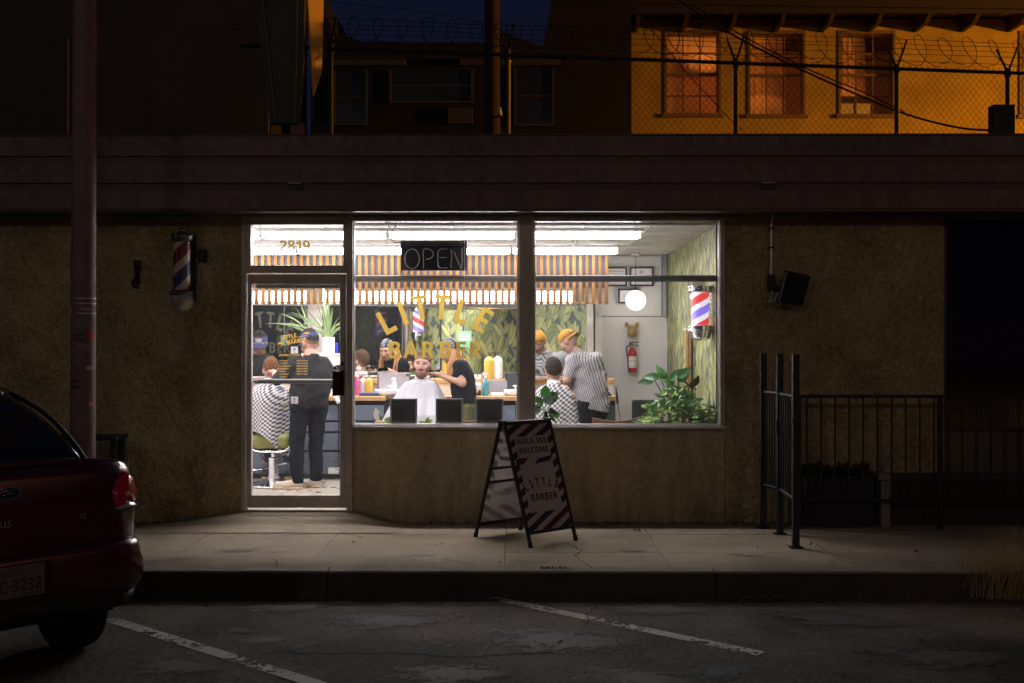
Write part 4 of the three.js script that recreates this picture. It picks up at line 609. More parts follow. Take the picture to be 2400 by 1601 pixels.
// ------------------------------------------------------------------ gate, railing, low walls on the right
{
  const A = atY(1789, 1238, 0), Bp = atY(1828, 1252, 0), C = atY(1865, 1284, 0);
  const t = thing('iron_gate', 'black iron gate of thin bars between three square posts on the sidewalk', 'gate', [Bp.x, 0, Bp.z]);
  const q = (p, y) => V(p.x - Bp.x, y, p.z - Bp.z);
  for (const p of [A, Bp, C]) { mesh('post', rb(-0.026, 0.026, 0.0, 1.53, -0.026, 0.026, 0.003).translate(p.x - Bp.x, 0, p.z - Bp.z), L.iron, t); mesh('base_plate', rb(-0.05, 0.05, 0.0, 0.012, -0.05, 0.05, 0.003).translate(p.x - Bp.x, 0, p.z - Bp.z), L.iron, t); }
  for (const [p, r] of [[A, Bp], [Bp, C]]) {
    const n = 7; for (const y of [0.38, 1.19]) mesh('rail', rod(q(p, y).lerp(q(r, y), 0.06), q(p, y).lerp(q(r, y), 0.94), 0.016, 0.016, 6), L.iron, t);
    for (let i = 0; i < n; i++) { const k = 0.08 + 0.84 * i / (n - 1); mesh('bar', rod(q(p, 0.38).lerp(q(r, 0.38), k), q(p, 1.19).lerp(q(r, 1.19), k), 0.0075, 0.0075, 6), L.iron, t); }
  }
  mesh('latch', rb(-0.03, 0.04, 0.98, 1.03, -0.02, 0.02, 0.004).translate(C.x - Bp.x, 0, C.z - Bp.z), L.iron, t);
  mesh('pull_rod', tube([q(Bp, 1.0), q(Bp, 0.96).add(V(-0.03, 0, 0.02)), q(Bp, 0.85).add(V(-0.025, 0, 0.02)), q(Bp, 0.72).add(V(0, 0, 0.01))], 0.006), L.iron, t);
  const rz = 0.32, y0 = Y(1175, rz), y1 = Y(925, rz), xa = X(1872, rz), r = thing('railing', 'long black iron railing of thin bars along the low wall at the right', 'railing', [xa, 0, rz]);
  const le = 9.4 - xa; mesh('rail', rb(0, le, y1 - 0.03, y1, -0.018, 0.018, 0.004), L.iron, r); mesh('rail', rb(0, le, y0, y0 + 0.02, -0.012, 0.012, 0.004), L.iron, r);
  const step = 33 / 2600 * (10 - rz); for (let x = 0.07; x < le; x += step) mesh('bar', rod(V(x, y0, 0), V(x, y1 - 0.025, 0), 0.008, 0.008, 6), L.iron, r);
  for (let x = 0.0; x < le; x += step * 10) mesh('post', rb(x - 0.018, x + 0.018, 0, y1 - 0.005, -0.018, 0.018, 0.003), L.iron, r);
  const pz = 0.16, wl = thing('low_wall', 'low concrete wall beyond the pier behind the railing', 'wall', [0, 0, 0]);
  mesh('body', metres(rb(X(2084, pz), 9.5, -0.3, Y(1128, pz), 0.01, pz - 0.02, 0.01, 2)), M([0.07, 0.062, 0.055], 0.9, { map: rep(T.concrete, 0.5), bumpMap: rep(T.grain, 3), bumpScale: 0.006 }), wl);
  mesh('coping', metres(rb(X(2084, pz), 9.5, Y(1128, pz), Y(1112, pz), 0.01, pz, 0.008, 2)), L.kerb, wl);
  const pi = thing('concrete_pier', 'short concrete pier at the end of the low wall catching the shop light', 'pier', [0, 0, 0]);
  mesh('shaft', metres(rb(X(2062, 0.2), X(2084, 0.2), -0.3, Y(1124, 0.2), 0.0, 0.24, 0.01, 2)), L.concrete, pi); mesh('cap', metres(rb(X(2050, 0.2), X(2086, 0.2), Y(1124, 0.2), Y(1108, 0.2), -0.0, 0.26, 0.008, 2)), L.concrete, pi);
  const pb = thing('planter_box', 'dark planter box against the wall between the gate and the pier', 'planter', [X(1960, 0.14), 0, 0.14]);
  const pw = X(2040, 0.14) - X(1880, 0.14); mesh('box', [rb(-pw / 2, pw / 2, 0, Y(1120, 0.14), -0.12, 0.1, 0.01)], M([0.025, 0.028, 0.035], 0.8), pb);
  mesh('rim', rb(-pw / 2 - 0.01, pw / 2 + 0.01, Y(1120, 0.14), Y(1112, 0.14), -0.13, 0.115, 0.006), L.iron, pb);
  { const gs = []; for (let i = 0; i < 150; i++) { const x = rr(-pw / 2, pw / 2), z = rr(-0.1, 0.08), y = Y(1114, 0.14), h = rr(0.04, 0.12); gs.push(new THREE.PlaneGeometry(0.02, h).rotateZ(rr(-0.7, 0.7)).rotateY(rr(0, 3)).translate(x, y + h / 2, z)); } const f = mesh('foliage', gs, M([0.012, 0.016, 0.012], 0.9, { side: THREE.DoubleSide }), pb); f.userData.kind = 'stuff'; }
}
{ // flood lamp on its conduit, unlit
  const z = 0.06, p = at(1808, 560, z), t = thing('flood_lamp', 'unlit tilted black flood lamp hanging from a conduit on the right wall', 'flood lamp', [p.x, p.y, z]), u = 1 / 258;
  mesh('conduit', tube([V(8 * u, 66 * u, -0.02), V(3 * u, 55 * u, 0), V(0, 30 * u, 0), V(0, -40 * u, 0), V(0, -82 * u, 0)], 0.016, 30, 10), L.steel, t);
  mesh('wire_box', rb(-7 * u, 8 * u, -118 * u, -82 * u, -0.05, 0.02, 0.006), L.iron, t);
  mesh('clamp', [rb(-6 * u, 6 * u, -22 * u, -18 * u, -0.055, 0.02, 0.003), rb(-6 * u, 6 * u, 22 * u, 26 * u, -0.055, 0.02, 0.003)], L.iron, t);
  const hb = new RoundedBoxGeometry(56 * u, 72 * u, 0.1, 3, 0.012).rotateZ(-0.2).rotateX(0.25).translate(43 * u, -116 * u, 0.12); mesh('housing', hb, L.black, t);
  mesh('lens', new THREE.BoxGeometry(48 * u, 60 * u, 0.004).rotateZ(-0.2).rotateX(0.25).translate(43 * u, -119 * u, 0.172), M([0.02, 0.02, 0.025], 0.15), t);
  mesh('arm', rod(V(2 * u, -110 * u, 0), V(30 * u, -114 * u, 0.09), 0.014), L.iron, t);
  mesh('loose_cable', tube([V(3 * u, -118 * u, 0), V(-2 * u, -135 * u, 0.02), V(-9 * u, -146 * u, 0.03), V(2 * u, -142 * u, 0.05), V(12 * u, -125 * u, 0.07)], 0.007, 24), L.lightGrey, t);
  const sz = 0.004, sp = at(322, 641, sz), s = thing('wall_bracket', 'small black iron scroll bracket on the dark wall left of the outdoor barber pole', 'bracket', [sp.x, sp.y, 0.004]);
  mesh('plate', [rb(-0.03, 0.03, 0.02, 0.12, 0, 0.02, 0.008), rb(-0.022, 0.022, -0.1, 0.02, 0, 0.016, 0.007)], L.blackMat, s);
  mesh('scroll', [new THREE.TorusGeometry(0.035, 0.012, 8, 18, 4.6).rotateZ(0.8).translate(0.0, -0.09, 0.03), tube([V(0.01, 0.1, 0.02), V(0.04, 0.07, 0.08), V(0.03, 0.0, 0.1), V(-0.01, -0.05, 0.05)], 0.013)], L.blackMat, s);
  const bz = 0.55, ba = X(85, bz), bb = X(272, bz), bn = thing('bench', 'dark bench against the wall behind the steel pole and red car', 'bench', [(ba + bb) / 2, 0, bz - 0.15]), w = (bb - ba) / 2;
  const top = Y(1024, bz); for (const zz of [-0.15, -0.04, 0.07]) mesh('slat', rb(-w, w, top - 0.035, top, zz, zz + 0.09, 0.006), L.blackMat, bn);
  for (const sx of [-1, 1]) mesh('leg', [rod(V(sx * (w - 0.03), top - 0.035, 0.1), V(sx * (w - 0.09), 0, 0.1), 0.032, 0.026), rod(V(sx * (w - 0.03), top - 0.035, -0.08), V(sx * (w - 0.09), 0, -0.08), 0.032, 0.026)], L.blackMat, bn);
}
// ------------------------------------------------------------------ steel pole with stickers
{
  const z = 1.78, b = X(193, z), t = thing('steel_pole', 'tall steel street pole covered with worn stickers beside the red car', 'pole', [b, 0, z]);
  const u = (10 - z) / 2600, r0 = 29.5 * u, r1 = 26 * u, x1 = X(197, z) - b, pm = M([0.25, 0.15, 0.14], 0.6, { metalness: 0.1, map: rep(T.soft, 1.6), bumpMap: rep(T.grain, 2), bumpScale: 0.002 });
  mesh('shaft', metres(rod(V(0, 0, 0), V(x1 * 1.6, 5.4, 0), r0, r1 * 0.96, 40)), pm, t);
  mesh('base_flange', lathe([[0, 0], [r0 + 0.07, 0], [r0 + 0.07, 0.025], [r0 + 0.01, 0.03], [0, 0.03]], 32), L.iron, t);
  const st = (py, ang, h, w, c, extra) => { const y = Y(py, z), R = lerp(r0, r1, y / 4.1) + 0.003; const o = mesh('sticker', new THREE.CylinderGeometry(R, R, h, 10, 1, true, ang - w / 2, w).translate(lerp(0, x1 * 1.6, y / 5.4), y, 0), M(c, 0.6, { side: THREE.DoubleSide, ...extra }), t); return o; };
  const tex1 = canvas(64, 64, (c) => { c.fillStyle = '#4a4348'; c.fillRect(0, 0, 64, 64); c.strokeStyle = '#8d8486'; c.lineWidth = 6; c.strokeRect(8, 8, 48, 48); c.beginPath(); c.arc(32, 32, 13, 0, 7); c.stroke(); });
  const tex2 = canvas(64, 32, (c) => { c.fillStyle = '#2d2a2f'; c.fillRect(0, 0, 64, 32); c.fillStyle = '#8b8083'; for (let x = 5; x < 60; x += 9) c.fillRect(x, 8, 4, 16); });
  st(620, -1.25, 0.2, 0.35, [0.55, 0.42, 0.08]); st(587, -1.25, 0.014, 0.35, [0.7, 0.6, 0.5]); st(654, -1.25, 0.014, 0.35, [0.7, 0.6, 0.5]);
  st(725, 0.55, 0.016, 0.7, [0.45, 0.4, 0.4]).rotation.z = 0; st(758, 0.25, 0.08, 0.8, [1, 1, 1], { map: tex1 }); st(787, 0.95, 0.075, 0.55, [0.45, 0.03, 0.03]); st(790, 0, 0.05, 0.9, [1, 1, 1], { map: tex2 }); st(812, 0.4, 0.03, 0.9, [0.2, 0.19, 0.2]);
  st(730, -1.0, 0.05, 0.5, [0.5, 0.48, 0.48]); st(845, -1.05, 0.13, 0.5, [0.42, 0.36, 0.3]); st(842, 0.0, 0.08, 0.8, [1, 1, 1], { map: tex1 }); st(862, 0.9, 0.03, 0.6, [0.5, 0.4, 0.4]); st(900, -0.4, 0.06, 0.9, [1, 1, 1], { map: tex2 }); st(946, 1.05, 0.03, 0.6, [0.6, 0.12, 0.12]); st(955, -0.35, 0.085, 1.0, [1, 1, 1], { map: tex1 }); st(985, 0.3, 0.05, 0.7, [0.16, 0.14, 0.15]); st(700, 0.1, 0.03, 1.0, [0.12, 0.1, 0.11]);
  mesh('strap', [700, 712, 735].map((py) => { const y = Y(py, z); return new THREE.CylinderGeometry(r0 * 0.99, r0 * 0.99, 0.008, 32, 1, true).translate(lerp(0, x1 * 1.6, y / 5.4), y, 0); }), L.steel, t);
}
// ------------------------------------------------------------------ weeds, dead leaves, dry grass
{
  const blade = (x, y, z, h, lean, dir, w = 0.006) => surf(1, 5, (u, v) => { const o = lean * v * v; return [x + Math.cos(dir) * o + (u - 0.5) * w * (1 - v) * Math.sin(dir), y + h * (v - 0.12 * v * v), z + Math.sin(dir) * o + (u - 0.5) * w * (1 - v)]; });
  const p = atY(2330, 1392, STREET), gs = []; for (let i = 0; i < 900; i++) { const a = rr(0, 6.28), d = Math.sqrt(rnd()) * 0.26; gs.push(blade(Math.cos(a) * d + rr(-0.05, 0.16), 0, Math.sin(a) * d * 0.5, rr(0.2, 0.72) * (1 - d), rr(0.02, 0.34), rr(0, 6.28), 0.0035)); }
  const t = thing('dry_grass', 'clump of tall dry yellow grass growing at the right end of the kerb', 'grass', [p.x, STREET, p.z + 0.06]); const f = mesh('foliage', gs, M([0.55, 0.43, 0.17], 0.8, { side: THREE.DoubleSide }), t); f.userData.kind = 'stuff';
  const weed = (label, px, py, y, n, h, sx, c) => { const q = atY(px, py, y), g = []; for (let i = 0; i < n; i++) g.push(blade(rr(-sx, sx), 0, rr(-0.02, 0.02), rr(0.4, 1) * h, rr(0, 0.04), rr(0, 6.28), 0.006)); const o = thing('weed', label, 'weed', [q.x, y, q.z]); mesh('foliage', g, M(c, 0.8, { side: THREE.DoubleSide }), o).userData.kind = 'stuff'; };
  weed('low green weeds in the kerb joint right of the A-frame sign', 1300, 1334, 0.0, 90, 0.035, 0.11, [0.06, 0.07, 0.025]); weed('sparse dry weeds in the kerb joint right of the pavement crack', 1425, 1333, 0.0, 50, 0.02, 0.1, [0.09, 0.08, 0.04]); weed('small leafy weed at the wall foot right of the A-frame sign', 1494, 1245, 0.0, 26, 0.06, 0.03, [0.10, 0.12, 0.03]); weed('small weed at the wall foot beside the red car', 388, 1226, 0.0, 22, 0.05, 0.03, [0.1, 0.1, 0.03]);
  const leaf = new THREE.PlaneGeometry(0.05, 0.022).rotateX(-Math.PI / 2), im = new THREE.InstancedMesh(leaf, M([0.09, 0.06, 0.03], 0.9, { side: THREE.DoubleSide }), 150), m = new THREE.Matrix4(), q = new THREE.Quaternion();
  for (let i = 0; i < 150; i++) { const onS = i < 110, x = i < 55 ? rr(-4.6, -2.6) : rr(-4, 5), z = onS ? (i < 55 ? 0.05 + Math.pow(rnd(), 2) * 0.3 : rnd() < 0.5 ? rr(0.02, 0.12) : rr(0.3, 1.9)) : rr(2.16, 3.4), s = rr(0.3, 1.0); q.setFromEuler(new THREE.Euler(rr(-0.5, 0.5), rr(0, 6.28), rr(-0.5, 0.5))); m.compose(V(x, (onS ? 0.012 : STREET + 0.01), z), q, V(s, 1, s)); im.setMatrixAt(i, m); }
  im.name = 'fallen_leaves'; im.userData = { kind: 'stuff', label: 'dead leaves scattered along the wall foot and pavement', category: 'leaves' }; im.castShadow = im.receiveShadow = true; scene.add(im);
}
// ------------------------------------------------------------------ behind the roof
const WIRE = M([0.02, 0.018, 0.016], 0.6, { metalness: 0.5 });
{ // yellow house wall lit by a sodium lamp
  const z = -9.5, P = (px, py) => at(px, py, z), x0 = P(1478, 0).x, b = thing('yellow_house', 'two storey yellow stucco house lit orange behind the razor wire fence', 'house', [x0, 0, z]);
  const wm = M([0.60, 0.40, 0.10], 0.9, { map: rep(T.soft, 0.5), bumpMap: rep(T.grain, 2), bumpScale: 0.01 });
  const yT = P(1500, 46).y, yB = 3.2, W = 9; // wall with openings left for the windows
  const wins = [[1556, 1690, 70, 272], [1752, 1888, 72, 274], [1964, 2098, 72, 274], [2388, 2520, 74, 276]].map(([a, c, t, d]) => [P(a, 0).x - x0, P(c, 0).x - x0, P(1500, d).y, P(1500, t).y]);
  const ww = []; let cx = 0; for (const [a, c, y0, y1] of wins) { ww.push(mbx(cx, a, yB, yT, -0.25, 0), mbx(a, c, yB, y0, -0.25, 0), mbx(a, c, y1, yT, -0.25, 0)); cx = c; } ww.push(mbx(cx, W, yB, yT, -0.25, 0));
  mesh('wall', ww, wm, b); mesh('side_wall', mbx(-0.02, 0.0, 0, yT, -6, -0.001), wm, b); mesh('room_back', mbx(0, W, yB, yT, -2.2, -2.15), M([0.4, 0.3, 0.22], 0.9), b);
  const cm = M([0.62, 0.40, 0.30], 0.9, { map: rep(T.cloth, 4) }), fm = M([0.16, 0.10, 0.06], 0.6);
  wins.forEach(([a, c, y0, y1], i) => {
    const w = mesh('window', [rb(a, a + 0.05, y0, y1, -0.2, 0.02, 0.006), rb(c - 0.05, c, y0, y1, -0.2, 0.02, 0.006), rb(a + 0.05, c - 0.05, y1 - 0.06, y1, -0.2, 0.02, 0.006), rb(a - 0.04, c + 0.04, y0 - 0.03, y0 + 0.04, -0.2, 0.05, 0.008)], fm, b);
    const m = (y0 + y1) / 2, bars = [rb(a + 0.05, c - 0.05, m - 0.025, m + 0.025, -0.15, -0.1, 0.005)];
    for (let k = 1; k < 3; k++) { const x = lerp(a + 0.05, c - 0.05, k / 3); if (k === 2 || i !== 1 || true) bars.push(bx(x - 0.01, x + 0.01, y0 + 0.04, y1 - 0.06, -0.135, -0.115)); }
    for (const k of [0.25, 0.75]) if (!(i === 1 && k < 0.5)) bars.push(bx(a + 0.05, c - 0.05, lerp(y0, y1, k) - 0.01, lerp(y0, y1, k) + 0.01, -0.136, -0.114));
    mesh('frame', bars, fm, w); mesh('pane', bx(a + 0.05, c - 0.05, y0 + 0.04, y1 - 0.06, -0.127, -0.123), L.glass, w);
    mesh('curtain', surf(36, 2, (u, v) => [lerp(a + 0.05, c - (i === 2 ? 0.45 : i === 1 ? 0.3 : 0.05), u), lerp(y0 + (i === 2 ? 0.42 : 0.04), y1 - 0.06, v), -0.24 + 0.006 * Math.sin(u * 34) + 0.004 * Math.sin(u * 61 + 1)]), MP([0.75, 0.52, 0.28], 1, { transmission: 0.6, thickness: 0, side: THREE.DoubleSide }), w);
    if (i === 2) mesh('window_board', rb(a + 0.06, a + 0.62, y0 + 0.05, y0 + 0.26, -0.16, -0.13, 0.006), M([0.6, 0.5, 0.3], 0.6), w);
  });
  [[0, 0.78, 0.25, 26], [1, 0.3, 0.5, 4], [2, 0.25, 0.6, 4]].forEach(([i, k, q, pw]) => { const [a, c, y0, y1] = wins[i], r = thing('room_lamp', ['warm table lamp glowing behind the curtain of the left yellow house window', 'dim lamp behind the curtain of the middle yellow house window', 'dim lamp behind the curtain of the right yellow house window'][i], 'lamp', [x0 + lerp(a, c, k), lerp(y0, y1, q) - 0.3, z - 0.75]); mesh('base', lathe([[0, 0], [0.08, 0], [0.08, 0.02], [0.02, 0.04], [0.02, 0.22], [0, 0.22]], 16), L.gold, r); mesh('lamp_shade', new THREE.CylinderGeometry(0.08, 0.13, 0.17, 20, 1, true).translate(0, 0.3, 0), MP([0.8, 0.6, 0.4], 1, { transmission: 0.6, thickness: 0, side: THREE.DoubleSide }), r); mesh('lamp_bulb', sph(0, 0.3, 0, 0.03, 12, 8), M([1, 0.6, 0.3], 0.5, { emissive: new THREE.Color(1, 0.45, 0.2), emissiveIntensity: 3 }), r); const l = new THREE.PointLight(0xffffff, pw * 0.2); l.color.setRGB(1, 0.36, 0.07); l.position.y = 0.3; l.castShadow = true; r.add(l); });
  // roof: boarded eave on rafter tails
  const eb = P(1500, 49).y, ez = 0.75; const rf = mesh('roof', [bx(-0.5, W, eb + 0.06, eb + 0.12, -6, ez)], M([0.10, 0.06, 0.045], 0.8), b);
  mesh('fascia', rb(-0.5, W, eb - 0.10, eb + 0.34, ez, ez + 0.04, 0.005), M([0.02, 0.012, 0.01], 0.8), rf);
  for (let x = 0.1; x < W; x += 0.82) { mesh('rafter_tail', ext([[-0.2, 0.05], [ez - 0.02, 0.05], [ez - 0.02, -0.06], [ez - 0.2, -0.16], [-0.2, -0.16]], 0.07).rotateY(-Math.PI / 2).translate(x, eb - 0.05, 0), M([0.04, 0.025, 0.018], 0.8), b); }
  // sodium lamp on a wall arm further along the house, beyond the right edge
  const lamp = thing('yard_lamp', 'orange sodium lamp on a post in the yard beyond the right edge', 'yard lamp', [x0 + 14, 3.2, z + 4.5]);
  mesh('post', rod(V(0, 0, 0), V(0, 2.15, 0), 0.05), L.iron, lamp); mesh('glare_shield', rb(-0.95, 0.6, 1.7, 2.9, 0.25, 0.27, 0.005), L.iron, lamp); mesh('hood', lathe([[0, 0.14], [0.06, 0.14], [0.18, 0.05], [0.19, 0.03], [0.17, 0.03], [0, 0.1]].map(([r, y]) => [r, y + 2.3]), 24), L.iron, lamp); mesh('lamp_globe', sph(0, 2.3, 0, 0.1, 20, 14), M([1, 0.5, 0.1], 0.4, { emissive: new THREE.Color(1, 0.45, 0.06), emissiveIntensity: 4 }), lamp);
  const l = new THREE.PointLight(0xffffff, 700); l.position.y = 2.3; l.color.setRGB(1, 0.38, 0.02); l.castShadow = true; l.shadow.radius = 5; lamp.add(l);
}
{ // dark neighbours
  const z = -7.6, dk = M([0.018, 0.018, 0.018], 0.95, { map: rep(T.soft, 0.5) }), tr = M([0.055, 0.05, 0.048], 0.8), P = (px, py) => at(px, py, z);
  const h = thing('dark_house', 'unlit low house with pale window trims under the night sky', 'house', [P(770, 0).x, 0, z]), hx = P(770, 0).x, q = (px) => P(px, 0).x - hx, y = (py) => P(1000, py).y;
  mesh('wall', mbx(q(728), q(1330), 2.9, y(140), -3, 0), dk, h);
  const sh = [[q(728), y(-40)], [q(745), y(-40)], [q(752), y(20)], [q(775), y(60)], [q(780), y(98)], [q(800), y(82)], [q(850), y(103)], [q(1160), y(104)], [q(1172), y(76)], [q(1186), y(80)], [q(1186), y(76)], [q(1192), y(76)], [q(1192), y(84)], [q(1270), y(112)], [q(1330), y(116)], [q(1330), y(142)], [q(728), y(142)]];
  mesh('roof', ext(sh, 2.9, 0).translate(0, 0, -2.8), M([0.015, 0.015, 0.016], 0.9), h);
  for (const [a, b] of [[775, 952], [1078, 1312]]) mesh('eave_board', rb(q(a), q(b), y(157), y(143), 0.001, 0.12, 0.004), tr, h);
  const win = (a, b, t, d) => { const w = mesh('window', [bx(q(a), q(a + 6), y(d), y(t), 0.001, 0.04), bx(q(b - 6), q(b), y(d), y(t), 0.001, 0.04), bx(q(a), q(b), y(d + 5), y(d), 0.001, 0.05), bx(q(a) + 0.04, q(b) - 0.04, y((t + d) / 2 + 2), y((t + d) / 2 - 2), 0.001, 0.03)], tr, h); mesh('pane', bx(q(a) + 0.03, q(b) - 0.03, y(d), y(t), 0.001, 0.012), M([0.025, 0.03, 0.05], 0.15), w); };
  win(780, 862, 165, 290); win(1205, 1300, 160, 292); win(912, 1110, 165, 238);
  mesh('vent', [rb(q(1050), q(1108), y(292), y(255), 0.001, 0.08, 0.005)], tr, h);
  const z2 = -6.8, wx = at(-150, 0, z2).x, w = thing('dark_warehouse', 'tall dark windowless building filling the upper left behind the roof', 'building', [wx, 0, z2]);
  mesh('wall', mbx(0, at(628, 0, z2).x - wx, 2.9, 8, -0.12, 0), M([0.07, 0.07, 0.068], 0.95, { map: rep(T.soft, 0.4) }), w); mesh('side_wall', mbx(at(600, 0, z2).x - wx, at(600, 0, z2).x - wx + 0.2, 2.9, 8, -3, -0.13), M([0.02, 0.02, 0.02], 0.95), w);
  mesh('coping', mbx(-0.1, at(632, 0, z2).x - wx, 8, 8.1, -0.3, 0.05), dk, w);
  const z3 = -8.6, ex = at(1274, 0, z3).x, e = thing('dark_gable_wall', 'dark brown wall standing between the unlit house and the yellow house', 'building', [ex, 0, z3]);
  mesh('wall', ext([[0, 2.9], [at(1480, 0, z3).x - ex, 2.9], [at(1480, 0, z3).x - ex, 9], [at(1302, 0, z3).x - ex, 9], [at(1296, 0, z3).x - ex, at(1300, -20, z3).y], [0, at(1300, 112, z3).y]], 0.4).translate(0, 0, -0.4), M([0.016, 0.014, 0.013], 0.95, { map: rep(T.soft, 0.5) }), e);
  // leaning projecting sign with its edge to the lamp
  const z4 = -1.2, s = at(690, 295, z4), g = thing('roof_sign', 'tall dark green sign board on the roof with an orange lit edge', 'sign', [s.x, s.y, z4]);
  const o = (px, py) => { const k = at(px, py, z4); return [k.x - s.x, k.y - s.y]; };
  const gm = M([0.075, 0.08, 0.045], 0.7, { map: rep(T.soft, 0.8) });
  mesh('board', ext([o(642, 296), o(704, 296), o(716, 190), o(722, -60), o(598, -60)], 0.10, 0.004).translate(0, 0, 0.06), gm, g);
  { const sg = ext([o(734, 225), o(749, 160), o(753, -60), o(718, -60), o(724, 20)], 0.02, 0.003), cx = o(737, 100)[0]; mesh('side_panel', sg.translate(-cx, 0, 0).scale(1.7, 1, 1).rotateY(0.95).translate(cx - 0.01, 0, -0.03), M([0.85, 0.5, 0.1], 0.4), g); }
  mesh('trim', [rod(V(...o(655, 296), 0.17), V(...o(617, -60), 0.17), 0.012), rod(V(...o(700, 296), 0.17), V(...o(706, -60), 0.17), 0.012)], M([0.11, 0.12, 0.07], 0.6), g);
  mesh('post', [mrb(...[o(686, 325)[0], o(716, 325)[0]], o(690, 330)[1], o(690, 293)[1], 0.02, 0.12, 0.004)], M([0.22, 0.10, 0.08], 0.8), g);
  // wooden pole, thin mast and small lamp
  const z5 = -5.6, pp = thing('utility_pole', 'weathered wooden utility pole rising behind the shop roof', 'utility pole', [at(1151, 0, z5).x, 0, z5]);
  mesh('shaft', metres(rod(V(0.04, 0, 0), V(0, 9, 0), 0.118, 0.10, 20)), M([0.05, 0.03, 0.02], 0.9, { map: rep(T.wood, 1), bumpMap: rep(T.wood, 1), bumpScale: 0.01 }), pp); mesh('cap', new THREE.CylinderGeometry(0.11, 0.11, 0.05, 20).translate(0, 9.02, 0), L.iron, pp);
  const z6 = -4.6, mp = thing('metal_mast', 'thin pale metal mast beside the wooden utility pole', 'mast', [at(1190, 0, z6).x, 3.0, z6]); mesh('pipe', rod(V(0, 0, 0), V(0.01, at(1190, 143, z6).y - 3.0, 0), 0.028), M([0.45, 0.3, 0.22], 0.5), mp); mesh('cap', sph(0.01, at(1190, 143, z6).y - 3.0, 0, 0.035, 12, 8), L.steel, mp);
  const fz = -4.4, ft = at(1170, 248, fz), ff = thing('pole_fitting', 'small white porcelain fitting on the side of the utility pole', 'fitting', [ft.x, ft.y, -4.75]); mesh('insulator', lathe([[0, 0.06], [0.02, 0.05], [0.03, 0.0], [0.035, -0.05], [0, -0.05]], 14), M([0.65, 0.6, 0.58], 0.3), ff); mesh('bracket', rod(V(-0.1, -0.06, -0.1), V(0.04, -0.06, 0), 0.012), L.iron, ff);
}
{ // chain link fence with barbed wire arms and coils along the roof
  const za = (px) => lerp(-1.6, -2.75, (px - 560) / 1840), rail = (px) => lerp(106, 172, (px - 560) / 1840);
  const P = (px, dy) => at(px, rail(px) + dy, za(px)), o0 = P(560, 0), t = thing('chain_link_fence', 'chain link fence with barbed wire and razor coils along the shop roof', 'fence', [o0.x, 3.32, o0.z]);
  const Q = (px, dy) => P(px, dy).sub(t.position);
  mesh('top_rail', rod(Q(560, 0), Q(2460, 0), 0.02, 0.02, 10), L.iron, t);
  const a = Q(560, 0), b = Q(2460, 0), len = Math.hypot(b.x - a.x, b.z - a.z), y0 = 0.0, dir = V((b.x - a.x) / len, 0, (b.z - a.z) / len), h = a.y - 0.03;
  const on = (s, y) => V(a.x + dir.x * s, y, a.z + dir.z * s + 0.022), top = (s) => lerp(a.y, b.y, s / len);
  const ws = []; const pitch = 0.072; for (let s = -1.4; s < len + 1.4; s += pitch) for (const d of [-1, 1]) { // each slanted wire from the ground to the rail, cut at the ends
    let s0 = s, s1 = s + d * 1.2, q0 = 0, q1 = 1.2; const lim = (v) => clamp(v, 3.3, len); const c0 = lim(s0), c1 = lim(s1); if (Math.abs(c1 - c0) < 0.02) continue; q0 += Math.abs(c0 - s0); q1 -= Math.abs(c1 - s1); const tp = top((c0 + c1) / 2) + 0.03; const k = tp / 1.2; ws.push(rod(on(c0, q0 * k), on(c1, q1 * k), 0.0022, 0.0022, 3, false)); }
  mesh('wire_mesh', ws, WIRE, t).userData.kind = 'stuff';
  const tips = []; for (let s = 3.3; s < len; s += pitch) tips.push(rod(on(s, top(s)), on(s, top(s) + 0.05), 0.0025, 0.0025, 3)); mesh('wire_ends', tips, WIRE, t).userData.kind = 'stuff';
  for (const px of [775, 1189, 1725, 2102, 2362]) { const q = Q(px, 0); mesh('post', rod(V(q.x, -0.1, q.z), q, 0.028, 0.026, 12), L.iron, t); for (const s of [-1, 1]) mesh('arm', rod(q, V(q.x + s * 0.075, q.y + 0.3, q.z + s * 0.12), 0.014, 0.012, 8), L.iron, t); mesh('clamp', rod(V(q.x, q.y - 0.05, q.z), V(q.x, q.y + 0.05, q.z), 0.036, 0.036, 12), L.iron, t); }
  for (const [dy, dz] of [[-16, 0.05], [-42, 0.1], [-62, 0.13], [-42, -0.1], [-66, -0.13]]) { const pts = []; for (let px = 540; px <= 2460; px += 120) pts.push(Q(px, dy + rr(-2, 2)).add(V(0, 0, dz))); mesh('barbed_wire', tube(pts, 0.003, 60, 4), WIRE, t); const bs = []; for (let px = 550; px < 2450; px += 26) { const q = Q(px, dy).add(V(0, 0, dz)), e = V(rr(-1, 1), rr(-1, 1), rr(-1, 1)).normalize().multiplyScalar(0.018); bs.push(rod(q.clone().sub(e), q.clone().add(e), 0.0018, 0.0018, 3)); } mesh('barbs', bs, WIRE, t).userData.kind = 'stuff'; }
  for (let c = 0; c < 30; c++) { // razor coil, turn by turn
    const pts = [], hh = 42 + rr(-5, 5), ww = 25 + rr(-3, 3); for (let k = 0; k <= 24; k++) { const A = k / 24 * Math.PI * 2; pts.push(Q(740 + 58 * (c + k / 24) + ww * Math.sin(A), -46 - hh * -Math.cos(A)).add(V(0, 0, 0.16 * Math.cos(A)))); }
    mesh('razor_coil', tube(pts, 0.0042, 30, 5), WIRE, t);
  }
  const ap = at(2350, 308, za(2350) + 0.12), ac = thing('roof_unit', 'dark square metal box on the roof in front of the fence at right', 'air conditioner', [ap.x, 3.325, ap.z]), u = (10 - ap.z) / 2600;
